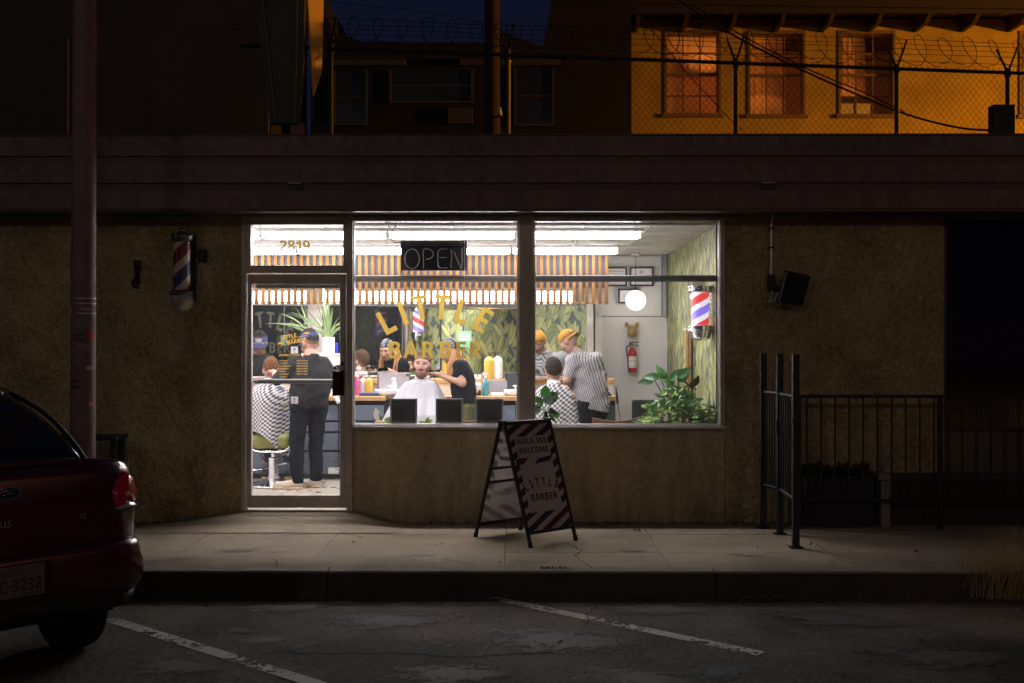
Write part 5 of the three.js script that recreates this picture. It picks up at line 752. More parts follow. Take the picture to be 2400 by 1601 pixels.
  const ht = at(2350, 246, ap.z).y - 3.325; mesh('case', rb(-27 * u, 27 * u, 0.02, ht, -0.1, 0.05, 0.02, 3), L.iron, ac); mesh('grille', [0, 1, 2, 3, 4, 5].map((k) => rb(-22 * u, 22 * u, 0.05 + k * ht / 7, 0.06 + k * ht / 7, 0.051, 0.06, 0.002)), L.black, ac); mesh('feet', rb(-20 * u, 20 * u, 0, 0.019, -0.08, 0.04, 0.002), L.black, ac);
  const wire = (label, pts, r) => solo('overhead_wire', label, 'wire', tube(pts.map(([px, py, z]) => at(px, py, z)), r, 60, 5), WIRE);
  wire('slack black cable drooping from the upper left across the yellow house', [[1560, -20, -3.6], [1700, 72, -3.6], [1860, 155, -3.6], [2000, 218, -3.6], [2130, 270, -3.5], [2250, 300, -3.3], [2325, 306, -2.9]], 0.014);
  wire('second thin cable looping beside the slack black cable', [[1620, 10, -3.7], [1760, 95, -3.7], [1900, 165, -3.7], [2020, 215, -3.65], [2120, 262, -3.6]], 0.009);
  wire('thin guy wire running steeply down past the first yellow house window', [[1480, 10, -4], [1560, 110, -4], [1650, 215, -4], [1740, 308, -4]], 0.006);
  wire('thin level wire crossing above the yellow house eave', [[1300, 4, -5], [1800, 14, -5], [2460, 22, -5]], 0.006);
  wire('thin pole wire crossing the dark house roofs', [[540, -20, -4], [1150, 60, -5], [1250, 120, -5], [1460, 142, -5]], 0.005);
  const rp = at(158, 140, -5.5), rt = thing('vent_pipe', 'thin reddish pipe standing behind the roof left of the steel pole', 'pipe', [rp.x, 3.0, -5.5]); mesh('pipe', rod(V(0, 0, 0), V(0, at(158, 90, -5.5).y - 3, 0), 0.022), M([0.06, 0.03, 0.035], 0.7), rt); mesh('cap', sph(0, at(158, 90, -5.5).y - 3, 0, 0.03, 10, 8), L.iron, rt);
}
// ------------------------------------------------------------------ the street side behind the viewer: lamps that light the front
{
  const lampPost = (label, x, z, h, col, em, power) => { const t = thing('street_lamp', label, 'street lamp', [x, STREET, z]); mesh('post', rod(V(0, 0, 0), V(0, h, 0), 0.09, 0.06, 16), L.iron, t); mesh('arm', tube([V(0, h, 0), V(0, h + 0.4, -0.5), V(0, h + 0.45, -1.5)], 0.04, 16, 8), L.iron, t); mesh('hood', rb(-0.16, 0.16, h + 0.42, h + 0.54, -2.0, -1.3, 0.04, 3), L.iron, t); mesh('lamp_lens', rb(-0.12, 0.12, h + 0.34, h + 0.42, -1.9, -1.45, 0.03, 3), M([1, 0.9, 0.8], 0.4, { emissive: col, emissiveIntensity: em }), t); const l = new THREE.PointLight(0xffffff, power); l.color.copy(col); l.position.set(0, h + 0.36, -1.68); l.castShadow = true; l.shadow.radius = 25; t.add(l); };
  lampPost('pale street lamp far to the left across the street, behind the viewer', -15, 12, 7.2, new THREE.Color(1, 0.84, 0.68), 6, 16);
  lampPost('pale street lamp a little to the left across the street, behind the viewer', -6, 21, 7.2, new THREE.Color(1, 0.86, 0.72), 6, 18);
  lampPost('pale street lamp straight across the street, behind the viewer', 2.5, 24, 7.4, new THREE.Color(1, 0.82, 0.62), 6, 18);
  lampPost('orange street lamp across the street to the right, behind the viewer', 11, 21, 7.5, new THREE.Color(1, 0.66, 0.32), 6, 16);
  lampPost('orange street lamp far to the right across the street, behind the viewer', 21, 15, 7.5, new THREE.Color(1, 0.62, 0.26), 6, 18);
  const sg = thing('traffic_signal', 'red traffic signal on a post down the street, behind the viewer', 'traffic signal', [6.5, STREET, 9]); mesh('post', rod(V(0, 0, 0), V(0, 3.6, 0), 0.07, 0.06, 14), L.iron, sg); mesh('case', rb(-0.16, 0.16, 2.9, 3.8, -0.22, -0.08, 0.03, 3), L.black, sg);
  const mk = (n, y, c, e) => mesh(n, new THREE.CylinderGeometry(0.1, 0.1, 0.02, 24).rotateX(Math.PI / 2).translate(0, y, -0.235), M(c, 0.4, e ? { emissive: new THREE.Color(1, 0.05, 0.03), emissiveIntensity: 5 } : {}), sg);
  mk('signal_light', 3.63, [0.8, 0.05, 0.03], true); mk('lens', 3.35, [0.1, 0.07, 0.01]); mk('lens', 3.07, [0.01, 0.07, 0.03]);
  const rl = new THREE.PointLight(0xffffff, 1.6); rl.color.setRGB(1, 0.06, 0.04); rl.position.set(0, 3.63, -0.3); rl.castShadow = true; rl.shadow.radius = 5; sg.add(rl);
}
// ------------------------------------------------------------------ the parked red car
{
  const t = thing('parked_car', 'dark red sedan parked nose to the kerb at the lower left, seen from behind', 'car', [-2.485, STREET + 0.12, 4.62], 48.6 * Math.PI / 180);
  const paint = MP([0.075, 0.013, 0.010], 0.3, { metalness: 0.25, clearcoat: 1, clearcoatRoughness: 0.06 });
  const dark = M([0.012, 0.012, 0.013], 0.6), glassM = M([0.010, 0.012, 0.015], 0.06), chromeM = L.chrome;
  // loft: sections along z (rear at 0, nose at -4.35): [z, half width, bottom, top, roundness at the top, roundness at the bottom]
  const loft = (secs, n, capEnds = true) => {
    const ring = ([z, w, yb, yt, rt, rbm]) => { const p = []; const add = (cx, cy, r, a0, a1, k) => { for (let i = 0; i <= k; i++) { const a = lerp(a0, a1, i / k); p.push([cx + Math.cos(a) * r, cy + Math.sin(a) * r * 0.9]); } };
      p.push([0, yb]); add(w - rbm, yb + rbm * 0.9, rbm, -Math.PI / 2, 0, 4); const my = (yb + yt) / 2; p.push([w + 0.012, my]); add(w - rt - 0.02, yt - rt * 0.9, rt, 0, Math.PI / 2, 6); p.push([0, yt + 0.012]);
      const full = [...p, ...p.slice(1, -1).reverse().map(([x, y]) => [-x, y])]; return full.map(([x, y]) => [x, y, z]); };
    const R = secs.map(ring), m = R[0].length, pos = [], ix = [];
    R.forEach((r) => r.forEach((q) => pos.push(...q)));
    for (let j = 0; j + 1 < R.length; j++) for (let i = 0; i < m; i++) { const a = j * m + i, b = j * m + (i + 1) % m, c = a + m, d = b + m; ix.push(a, c, b, b, c, d); }
    if (capEnds) for (const [j, f] of [[0, 1], [R.length - 1, -1]]) { const k = pos.length / 3; pos.push(0, R[j].reduce((s, q) => s + q[1], 0) / m, R[j][0][2]); for (let i = 0; i < m; i++) { const a = j * m + i, b = j * m + (i + 1) % m; f > 0 ? ix.push(k, a, b) : ix.push(k, b, a); } }
    const g = new THREE.BufferGeometry(); g.setAttribute('position', new THREE.Float32BufferAttribute(pos, 3)); g.setIndex(ix); g.computeVertexNormals(); return g;
  };
  mesh('body', loft([[0.0, 0.55, 0.62, 0.985, 0.08, 0.1], [-0.03, 0.63, 0.58, 1.03, 0.08, 0.1], [-0.08, 0.705, 0.55, 1.045, 0.09, 0.1], [-0.16, 0.76, 0.5, 1.045, 0.1, 0.1], [-0.3, 0.80, 0.45, 1.03, 0.11, 0.1], [-0.6, 0.83, 0.38, 0.985, 0.12, 0.1], [-1.2, 0.85, 0.28, 0.96, 0.12, 0.1], [-2.4, 0.85, 0.28, 0.93, 0.12, 0.1], [-3.1, 0.845, 0.3, 0.9, 0.14, 0.1], [-3.9, 0.80, 0.35, 0.80, 0.16, 0.1], [-4.2, 0.70, 0.4, 0.68, 0.14, 0.1], [-4.32, 0.55, 0.45, 0.6, 0.06, 0.06]], 1), paint, t);
  mesh('bumper', loft([[0.06, 0.50, 0.42, 0.60, 0.05, 0.06], [0.04, 0.62, 0.39, 0.625, 0.05, 0.07], [0.0, 0.72, 0.365, 0.63, 0.05, 0.08], [-0.1, 0.785, 0.36, 0.63, 0.05, 0.08], [-0.25, 0.82, 0.36, 0.62, 0.05, 0.08], [-0.42, 0.83, 0.37, 0.6, 0.05, 0.08]], 1), paint, t);
  mesh('valance', loft([[0.05, 0.5, 0.30, 0.40, 0.04, 0.04], [0.0, 0.66, 0.29, 0.40, 0.04, 0.04], [-0.2, 0.78, 0.28, 0.40, 0.04, 0.05], [-0.4, 0.83, 0.28, 0.4, 0.04, 0.05]], 1), dark, t);
  mesh('underbody', bx(-0.72, 0.72, 0.2, 0.4, -4.0, -0.3), dark, t);
  // greenhouse: rear glass, roof, windscreen
  mesh('cabin_glass', loft([[-0.36, 0.60, 0.98, 1.035, 0.03, 0.03], [-0.55, 0.645, 0.96, 1.12, 0.08, 0.04], [-0.85, 0.66, 0.94, 1.265, 0.14, 0.04], [-1.15, 0.655, 0.93, 1.375, 0.18, 0.04], [-1.5, 0.64, 0.92, 1.425, 0.2, 0.04], [-2.1, 0.64, 0.92, 1.43, 0.2, 0.04], [-2.6, 0.655, 0.9, 1.33, 0.16, 0.04], [-3.1, 0.69, 0.86, 1.05, 0.1, 0.04], [-3.35, 0.70, 0.84, 0.93, 0.05, 0.04]], 1), glassM, t);
  mesh('roof', loft([[-1.12, 0.50, 1.36, 1.378, 0.03, 0.01], [-1.3, 0.575, 1.38, 1.412, 0.05, 0.01], [-1.5, 0.60, 1.38, 1.438, 0.09, 0.01], [-2.1, 0.60, 1.38, 1.442, 0.09, 0.01], [-2.45, 0.55, 1.34, 1.395, 0.06, 0.01]], 1), paint, t);
  for (const s of [-1, 1]) {
    mesh('rear_pillar', tube([V(s * 0.66, 0.99, -0.46), V(s * 0.655, 1.1, -0.62), V(s * 0.64, 1.25, -0.92), V(s * 0.6, 1.37, -1.3)], 0.014, 16, 8), dark, t);
    mesh('windscreen_pillar', tube([V(s * 0.7, 0.92, -3.2), V(s * 0.67, 1.15, -2.85), V(s * 0.6, 1.38, -2.35)], 0.035, 12, 8), paint, t);
    mesh('door_pillar', tube([V(s * 0.69, 0.92, -1.7), V(s * 0.665, 1.2, -1.7), V(s * 0.58, 1.41, -1.72)], 0.03, 10, 6), dark, t);
    const tl = mesh('tail_light', loft([[0.0, 0.075, -0.075, 0.07, 0.05, 0.03], [-0.03, 0.085, -0.085, 0.085, 0.06, 0.03], [-0.16, 0.09, -0.085, 0.085, 0.06, 0.03]], 1), MP([0.5, 0.01, 0.014], 0.1, { clearcoat: 1, clearcoatRoughness: 0.04 }), t);
    tl.position.set(s * 0.655, 0.895, -0.02); tl.rotation.y = s * 0.55;
    mesh('reflector', loft([[0.002, 0.074, -0.098, -0.078, 0.008, 0.008], [-0.1, 0.088, -0.1, -0.078, 0.008, 0.008]], 1).translate(0, 0, 0.004), MP([0.5, 0.42, 0.42], 0.15, { clearcoat: 1 }), tl);
    for (const [z, nm] of [[-0.86, 'wheel'], [-3.5, 'wheel']]) {
      const w = new THREE.Group(); w.name = nm; t.add(w); w.position.set(s * 0.75, 0.305 - 0.12, z);
      mesh('tyre', lathe([[0.2, -0.09], [0.27, -0.1], [0.295, -0.085], [0.305, -0.05], [0.305, 0.05], [0.295, 0.085], [0.27, 0.1], [0.2, 0.09]], 40).rotateZ(Math.PI / 2), M([0.016, 0.016, 0.016], 0.9), w);
      mesh('rim', [lathe([[0, 0.03], [0.06, 0.035], [0.18, 0.05], [0.2, 0.085], [0.2, -0.085], [0, -0.06]], 32).rotateZ(-Math.PI / 2 * s)], L.steel, w);
      mesh('wheel_arch', new THREE.TorusGeometry(0.345, 0.03, 8, 24, Math.PI).rotateY(Math.PI / 2).translate(s * 0.09, 0.0, 0), dark, w);
    }
    mesh('wing_mirror', new RoundedBoxGeometry(0.2, 0.12, 0.1, 3, 0.04).translate(s * 0.95, 0.98, -2.75), paint, t);
    mesh('door_handle', rb(s * 0.855, s * 0.875, 0.80, 0.83, -1.75, -1.6, 0.008), paint, t);
  }
  // boot lid lines, lip, plate, badge and letters
  mesh('boot_lip', tube([V(-0.64, 1.035, -0.12), V(-0.4, 1.06, -0.085), V(0, 1.068, -0.07), V(0.4, 1.06, -0.085), V(0.64, 1.035, -0.12)], 0.016, 30, 8), paint, t);
  mesh('boot_seam', tube([V(-0.6, 0.655, 0.0), V(-0.3, 0.638, 0.012), V(0, 0.635, 0.014), V(0.3, 0.638, 0.012), V(0.6, 0.655, 0.0)], 0.005, 30, 6), dark, t); mesh('boot_crease', tube([V(-0.55, 0.89, 0.001), V(0, 0.875, 0.004), V(0.55, 0.89, 0.001)], 0.003, 30, 6), dark, t);
  mesh('plate_recess', rb(-0.19, 0.19, 0.43, 0.60, 0.05, 0.067, 0.01), dark, t);
  const pt = canvas(512, 256, (c) => { c.fillStyle = '#6a5f66'; c.fillRect(0, 0, 512, 256); c.fillStyle = '#5d4b58'; c.fillRect(0, 0, 512, 12); c.fillRect(0, 246, 512, 10); c.fillStyle = '#3c2f3e'; c.textAlign = 'center'; c.font = 'bold 58px serif'; c.fillText('TEXAS', 256, 72); c.font = 'bold 140px sans-serif'; c.fillText('GJC\u00b73232', 256, 206, 480); c.fillRect(40, 226, 120, 10); c.fillRect(330, 226, 140, 10); });
  const pl = mesh('number_plate', rb(-0.155, 0.155, 0.44, 0.592, 0.0675, 0.0715, 0.002), M([0.35, 0.32, 0.33], 0.5), t); mesh('print', new THREE.PlaneGeometry(0.304, 0.148).translate(0, 0.516, 0.0722), M(0xffffff, 0.5, { map: pt }), pl);
  const em = mesh('badge', [new THREE.CylinderGeometry(0.001, 0.001, 0.001), new THREE.SphereGeometry(1, 28, 14).scale(0.062, 0.026, 0.008).translate(0, 0.94, 0.006)], M([0.015, 0.025, 0.07], 0.2), t); mesh('rim', new THREE.TorusGeometry(1, 0.06, 8, 36).scale(0.064, 0.028, 0.04).translate(0, 0.94, 0.009), chromeM, em);
  mesh('script', tube([V(-0.038, 0.937, 0.0145), V(-0.028, 0.951, 0.0145), V(-0.02, 0.932, 0.0145), V(-0.006, 0.944, 0.0145), V(0.004, 0.934, 0.0145), V(0.016, 0.944, 0.0145), V(0.03, 0.933, 0.0145), V(0.04, 0.943, 0.0145)], 0.0022, 40, 5), chromeM, em);
  const font = await new FontLoader().loadAsync('fonts/droid/droid_sans_bold.typeface.json');
  const word = (s, x, y, h) => mesh('lettering', new TextGeometry(s, { font, size: h, depth: 0.004, height: 0.004, curveSegments: 4 }).translate(x, y, 0.013), chromeM, t);
  word('FOCUS', -0.14, 0.775, 0.036); word('SE', 0.36, 0.775, 0.026);
}
// ------------------------------------------------------------------ bodies: smooth-joined capsules and ellipsoids, meshed as one surface
const c3 = (a, ra, b, rb_, k = 0.03) => ({ a, b, ra, rb: rb_, k, c: [(a[0] + b[0]) / 2, (a[1] + b[1]) / 2, (a[2] + b[2]) / 2], R: Math.hypot(a[0] - b[0], a[1] - b[1], a[2] - b[2]) / 2 + Math.max(ra, rb_) });
const e3 = (c, r, k = 0.02, sub = false) => ({ c, r, k, sub, R: Math.max(...r) });
function dist(p, x, y, z) {
  if (p.r) { const dx = x - p.c[0], dy = y - p.c[1], dz = z - p.c[2], [a, b, c] = p.r, k0 = Math.hypot(dx / a, dy / b, dz / c), k1 = Math.hypot(dx / a / a, dy / b / b, dz / c / c); return k1 < 1e-6 ? -Math.min(a, b, c) : k0 * (k0 - 1) / k1; }
  const bx_ = p.b[0] - p.a[0], by = p.b[1] - p.a[1], bz = p.b[2] - p.a[2], ax = x - p.a[0], ay = y - p.a[1], az = z - p.a[2], t = clamp((ax * bx_ + ay * by + az * bz) / (bx_ * bx_ + by * by + bz * bz + 1e-9), 0, 1);
  return Math.hypot(ax - t * bx_, ay - t * by, az - t * bz) - lerp(p.ra, p.rb, t);
}
function blend(prims) {
  return (x, y, z) => {
    let d = 1e3;
    for (const p of prims) {
      const far = Math.hypot(x - p.c[0], y - p.c[1], z - p.c[2]) - p.R;
      if (p.sub) { if (far < 0.03) { const q = -dist(p, x, y, z), h = clamp(0.5 - 0.5 * (d - q) / p.k, 0, 1); d = lerp(d, q, h) + p.k * h * (1 - h); } continue; }
      if (far > d + p.k) continue;
      const q = dist(p, x, y, z); if (d > 100) { d = q; continue; } const h = clamp(0.5 + 0.5 * (q - d) / p.k, 0, 1); d = lerp(q, d, h) - p.k * h * (1 - h);
    }
    return d;
  };
}
function box3(prims, m) { const lo = [1e9, 1e9, 1e9], hi = [-1e9, -1e9, -1e9]; for (const p of prims) if (!p.sub) for (let i = 0; i < 3; i++) { const a = p.r ? p.c[i] - p.r[i] : Math.min(p.a[i] - p.ra, p.b[i] - p.rb), b = p.r ? p.c[i] + p.r[i] : Math.max(p.a[i] + p.ra, p.b[i] + p.rb); lo[i] = Math.min(lo[i], a - m); hi[i] = Math.max(hi[i], b + m); } return [lo, hi]; }
function nets(f, lo, hi, cell, color, uvf) {
  const n = [0, 1, 2].map((i) => Math.ceil((hi[i] - lo[i]) / cell) + 2), [nx, ny, nz] = n, v = new Float32Array(nx * ny * nz), id = new Int32Array(nx * ny * nz).fill(-1);
  for (let k = 0, o = 0; k < nz; k++) for (let j = 0; j < ny; j++) for (let i = 0; i < nx; i++, o++) v[o] = f(lo[0] + i * cell, lo[1] + j * cell, lo[2] + k * cell);
  const pos = [], ix = [], S = [1, nx, nx * ny], co = [0, 1, nx, nx + 1, nx * ny, nx * ny + 1, nx * ny + nx, nx * ny + nx + 1], E = [[0, 1], [2, 3], [4, 5], [6, 7], [0, 2], [1, 3], [4, 6], [5, 7], [0, 4], [1, 5], [2, 6], [3, 7]];
  for (let k = 0; k < nz - 1; k++) for (let j = 0; j < ny - 1; j++) for (let i = 0; i < nx - 1; i++) {
    const o = i + j * nx + k * nx * ny; let m = 0; for (let c = 0; c < 8; c++) if (v[o + co[c]] < 0) m |= 1 << c; if (m === 0 || m === 255) continue;
    let px = 0, py = 0, pz = 0, w = 0; for (const [a, b] of E) { const va = v[o + co[a]], vb = v[o + co[b]]; if ((va < 0) === (vb < 0)) continue; const t = va / (va - vb); px += lerp(a & 1, b & 1, t); py += lerp((a >> 1) & 1, (b >> 1) & 1, t); pz += lerp(a >> 2, b >> 2, t); w++; }
    id[o] = pos.length / 3; pos.push(lo[0] + (i + px / w) * cell, lo[1] + (j + py / w) * cell, lo[2] + (k + pz / w) * cell);
  }
  for (let k = 1; k < nz - 1; k++) for (let j = 1; j < ny - 1; j++) for (let i = 1; i < nx - 1; i++) {
    const o = i + j * nx + k * nx * ny;
    for (let a = 0; a < 3; a++) { const p = v[o] < 0; if (p === (v[o + S[a]] < 0)) continue; const b = S[(a + 1) % 3], c = S[(a + 2) % 3], q = [id[o], id[o - b], id[o - b - c], id[o - c]]; if (q.some((t) => t < 0)) continue; p ? ix.push(q[0], q[1], q[2], q[0], q[2], q[3]) : ix.push(q[0], q[2], q[1], q[0], q[3], q[2]); }
  }
  const g = new THREE.BufferGeometry(); g.setAttribute('position', new THREE.Float32BufferAttribute(pos, 3)); g.setIndex(ix); g.computeVertexNormals();
  const N = pos.length / 3; if (color) { const C = new Float32Array(N * 3); for (let i = 0; i < N; i++) C.set(color(pos[3 * i], pos[3 * i + 1], pos[3 * i + 2]), 3 * i); g.setAttribute('color', new THREE.BufferAttribute(C, 3)); }
  const U = new Float32Array(N * 2); if (uvf) for (let i = 0; i < N; i++) U.set(uvf(pos[3 * i], pos[3 * i + 1], pos[3 * i + 2]), 2 * i); g.setAttribute('uv', new THREE.BufferAttribute(U, 2));
  return g;
}
const skinMesh = (prims, cell, color, uvf, mod) => { const f = blend(prims), [lo, hi] = box3(prims, 0.03); return nets(mod ? (x, y, z) => mod(f(x, y, z), x, y, z) : f, lo, hi, cell, color, uvf); };
const skinMat = MP(0xffffff, 0.6, { vertexColors: true, specularIntensity: 0.6 });
const clothMat = (c, o = {}) => MP(c, 0.92, { sheen: 0.02, sheenRoughness: 0.8, specularIntensity: 0.25, bumpMap: rep(T.cloth, 14), bumpScale: 0.0008, ...o });
const mix = (a, b, t) => [0, 1, 2].map((i) => lerp(a[i], b[i], clamp(t, 0, 1)));
const LIP = [0.27, 0.10, 0.085];
// one head in its own axes: face towards +z, centre between the ears
function headGeo(o) {
  const skin = o.skin, s = o.jaw ?? 1;
  const P = [e3([0, 0.035, -0.012], [0.077, 0.097, 0.096]), e3([0, -0.012, 0.02], [0.065 * s, 0.088, 0.074], 0.03), e3([0, -0.064, 0.03], [0.052 * s, 0.048, 0.056], 0.03), e3([0, -0.094, 0.062], [0.024 * s, 0.02, 0.02], 0.025),
    c3([-0.042, 0.037, 0.077], 0.012, [0.042, 0.037, 0.077], 0.012, 0.02), e3([-0.04, -0.016, 0.062], [0.026, 0.024, 0.026], 0.025), e3([0.04, -0.016, 0.062], [0.026, 0.024, 0.026], 0.025),
    e3([-0.031, 0.016, 0.099], [0.017, 0.011, 0.014], 0.012, true), e3([0.031, 0.016, 0.099], [0.017, 0.011, 0.014], 0.012, true),
    c3([0, 0.022, 0.088], 0.009, [0, -0.02, 0.109], 0.0135, 0.012), e3([-0.013, -0.024, 0.095], [0.009, 0.008, 0.012], 0.008), e3([0.013, -0.024, 0.095], [0.009, 0.008, 0.012], 0.008),
    c3([-0.018, -0.052, 0.086], 0.007, [0.018, -0.052, 0.086], 0.007, 0.008), c3([-0.015, -0.062, 0.085], 0.008, [0.015, -0.062, 0.085], 0.008, 0.006),
    e3([-0.079, -0.003, -0.012], [0.011, 0.033, 0.021], 0.008), e3([0.079, -0.003, -0.012], [0.011, 0.033, 0.021], 0.008)];
  if (o.beard) P.push(e3([0, -0.085, 0.042], [0.057, 0.044, 0.056], 0.02));
  const col = (x, y, z) => {
    let c = skin; const ax = Math.abs(x);
    if (z > 0.04) c = mix(c, [skin[0] * 1.02, skin[1] * 0.82, skin[2] * 0.78], 0.8 * Math.exp(-((ax - 0.042) ** 2 + (y + 0.02) ** 2) / 0.0006));
    if (ax > 0.074 && z < 0.02) c = [skin[0], skin[1] * 0.8, skin[2] * 0.76];
    if (o.beard || o.stubble) { const top = ax < 0.026 ? -0.036 : lerp(-0.062, 0.0, sstep(0.03, 0.07, ax)), inB = sstep(top + 0.006, top - 0.006, y) * sstep(-0.02, 0.005, z); c = mix(c, o.beardColor ?? o.hair, inB * (o.beard ? 0.85 : 0.35)); if (z > 0.06 && y > -0.05 && y < -0.037 && ax < 0.033) c = mix(c, o.beardColor ?? o.hair, o.beard ? 0.8 : 0.3); }
    if (z > 0.075 && ax < 0.023 && Math.abs(y + 0.057) < 0.0095) c = LIP; if (z > 0.075 && ax < 0.02 && Math.abs(y + 0.0575) < 0.0026) c = [0.09, 0.03, 0.03];
    if (z > 0.05 && ax > 0.013 && ax < 0.052 && Math.abs(y - 0.043 + (ax > 0.035 ? (ax - 0.035) * 0.4 : 0)) < 0.0055) c = mix(skin, o.brow ?? o.hair, 0.8);
    const ed = Math.hypot((ax - 0.031) / 1.5, y - 0.0165); if (z > 0.06 && ed < 0.0105) c = y > 0.0215 ? mix(skin, [0.1, 0.05, 0.04], 0.7) : Math.hypot(ax - 0.031, y - 0.0165) < 0.0066 ? [0.03, 0.025, 0.025] : mix(skin, [0.3, 0.25, 0.22], 0.5);
    return c;
  };
  return skinMesh(P, 0.0042, col);
}
const hairLine = (z) => z > 0.03 ? lerp(0.045, 0.085, (z - 0.03) / 0.06) : z > -0.03 ? lerp(0.0, 0.045, (z + 0.03) / 0.06) : lerp(-0.062, 0.0, (z + 0.1) / 0.07);
function hairGeo(o) { // short cut hair with a faded edge
  const th = o.hairThick ?? 0.008, P = [e3([0, 0.037 + th * 0.6, -0.014], [0.078 + th * 0.55, 0.099 + th, 0.097 + th * 0.6])];
  if (o.quiff) P.push(e3([0.01, 0.125, 0.03], [0.06, 0.03, 0.06], 0.03));
  return skinMesh(P, 0.005, (x, y, z) => { const k = 0.65 + 0.8 * vn(x * 140 + 50, (y + z) * 120 + 50, 4096, 33); return mix(mix(o.hair, o.skin, o.fade ?? 0.6), o.hair, (y - hairLine(z)) / (o.fadeLen ?? 0.06)).map((c) => c * k); }, null, (d, x, y, z) => Math.max(d + 0.009 * (vn((x + z) * 90 + 40, (y - z * 0.5) * 70 + 40, 4096, 31) - 0.5), (hairLine(z) - y) * 0.8));
}
function capGeo(back, color, badge) {
  const s = back ? -1 : 1, P = [e3([0, 0.05, -0.012], [0.086, 0.087, 0.104])];
  const dome = skinMesh(P, 0.005, (x, y, z) => badge && s * z > 0.05 && Math.abs(x) < 0.036 && y > 0.055 && y < 0.1 && (Math.sin(x * 420) * Math.sin(y * 500 + x * 60) > -0.1) ? [0.55, 0.55, 0.58] : Math.abs(x) < 0.0025 || Math.abs(Math.abs(x) - 0.05) < 0.0022 ? color.map((k) => k * 0.75) : color, null, (d, x, y, z) => Math.max(Math.abs(d + 0.002) - 0.004, 0.043 + 0.12 * s * z - (s * z < -0.05 ? 0 : 0) - y));
  const brim = surf(16, 8, (u, v) => { const a = (u - 0.5) * 2.5, r0 = 0.1, r = r0 + v * 0.072 * Math.cos(a * 0.9); return [Math.sin(a) * (0.083 + (r - r0) * 0.5), 0.052 - 0.03 * v + 0.018 * Math.cos(a * 1.3) - 0.018, s * (Math.cos(a) * r - 0.012)]; });
  const b2 = brim.clone().translate(0, -0.004, 0); for (const b of [brim, b2]) { const n = b.attributes.position.count, C = new Float32Array(n * 3); for (let i = 0; i < n; i++) C.set(color.map((k) => k * 0.85), 3 * i); b.setAttribute('color', new THREE.BufferAttribute(C, 3)); }
  return merge([dome, brim, b2]);
}
function handGeo(skin, curl) { // wrist at the origin, fingers along +x, thumb on the +z side, palm faces -y
  const P = [c3([0, 0, 0], 0.026, [0.03, 0, 0], 0.026, 0.015)];
  [[-0.03, 0.9], [-0.01, 1.04], [0.011, 1.08], [0.03, 0.96]].forEach(([z, l], i) => { P.push(c3([0.015, 0, z * 0.6], 0.015, [0.082, 0.002, z], 0.0125, 0.012)); let x = 0.085, y = 0.0, a = 0; for (const [len, r] of [[0.042, 0.0092], [0.026, 0.0085], [0.02, 0.0078]]) { a += curl * (0.75 + 0.12 * i); const nx = x + Math.cos(a) * len * l, ny = y - Math.sin(a) * len * l; P.push(c3([x, y, z * 1.02], r, [nx, ny, z * 1.02], r * 0.93, 0.004)); x = nx; y = ny; } });
  P.push(c3([0.02, -0.006, 0.022], 0.015, [0.055, -0.016, 0.05], 0.0115, 0.012), c3([0.055, -0.016, 0.05], 0.0108, [0.085, -0.024, 0.05], 0.0092, 0.005));
  return skinMesh(P, 0.004, () => skin);
}
const basis = (pos, x, up) => { const X_ = V(...x).normalize(), Z = V().crossVectors(X_, V(...up)).normalize(), Y_ = V().crossVectors(Z, X_); return new THREE.Matrix4().makeBasis(X_, Y_, Z).setPosition(...pos); };
const headMat = (pos, dir, pitch, roll = 0) => new THREE.Matrix4().makeRotationFromEuler(new THREE.Euler(pitch, Math.atan2(dir[0], dir[2]), roll, 'YXZ')).setPosition(...pos);
const add3 = (a, b, k = 1) => [a[0] + b[0] * k, a[1] + b[1] * k, a[2] + b[2] * k], mid = (a, b, t = 0.5) => a.map((v, i) => lerp(v, b[i], t));
function torsoPrims(J, g, e) {
  const s = V(...J.shR).sub(V(...J.shL)).normalize().toArray(), bar = (c, w, r, k = 0.05) => c3(add3(c, s, -w), r, add3(c, s, w), r, k);
  return [bar(J.chest, 0.075 * g, 0.115 * g + e), bar(mid(J.chest, J.belly), 0.06 * g, 0.118 * g + e), bar(J.belly, 0.055 * g, 0.122 * g + e), bar(mid(J.belly, J.pelvis), 0.055 * g, 0.12 * g + e), bar(J.pelvis, 0.06 * g, 0.115 * g + e), c3(J.shL, 0.06 + e, J.shR, 0.06 + e, 0.06), c3(J.chest, 0.09 + e, J.neck, 0.065 + e, 0.05)];
}
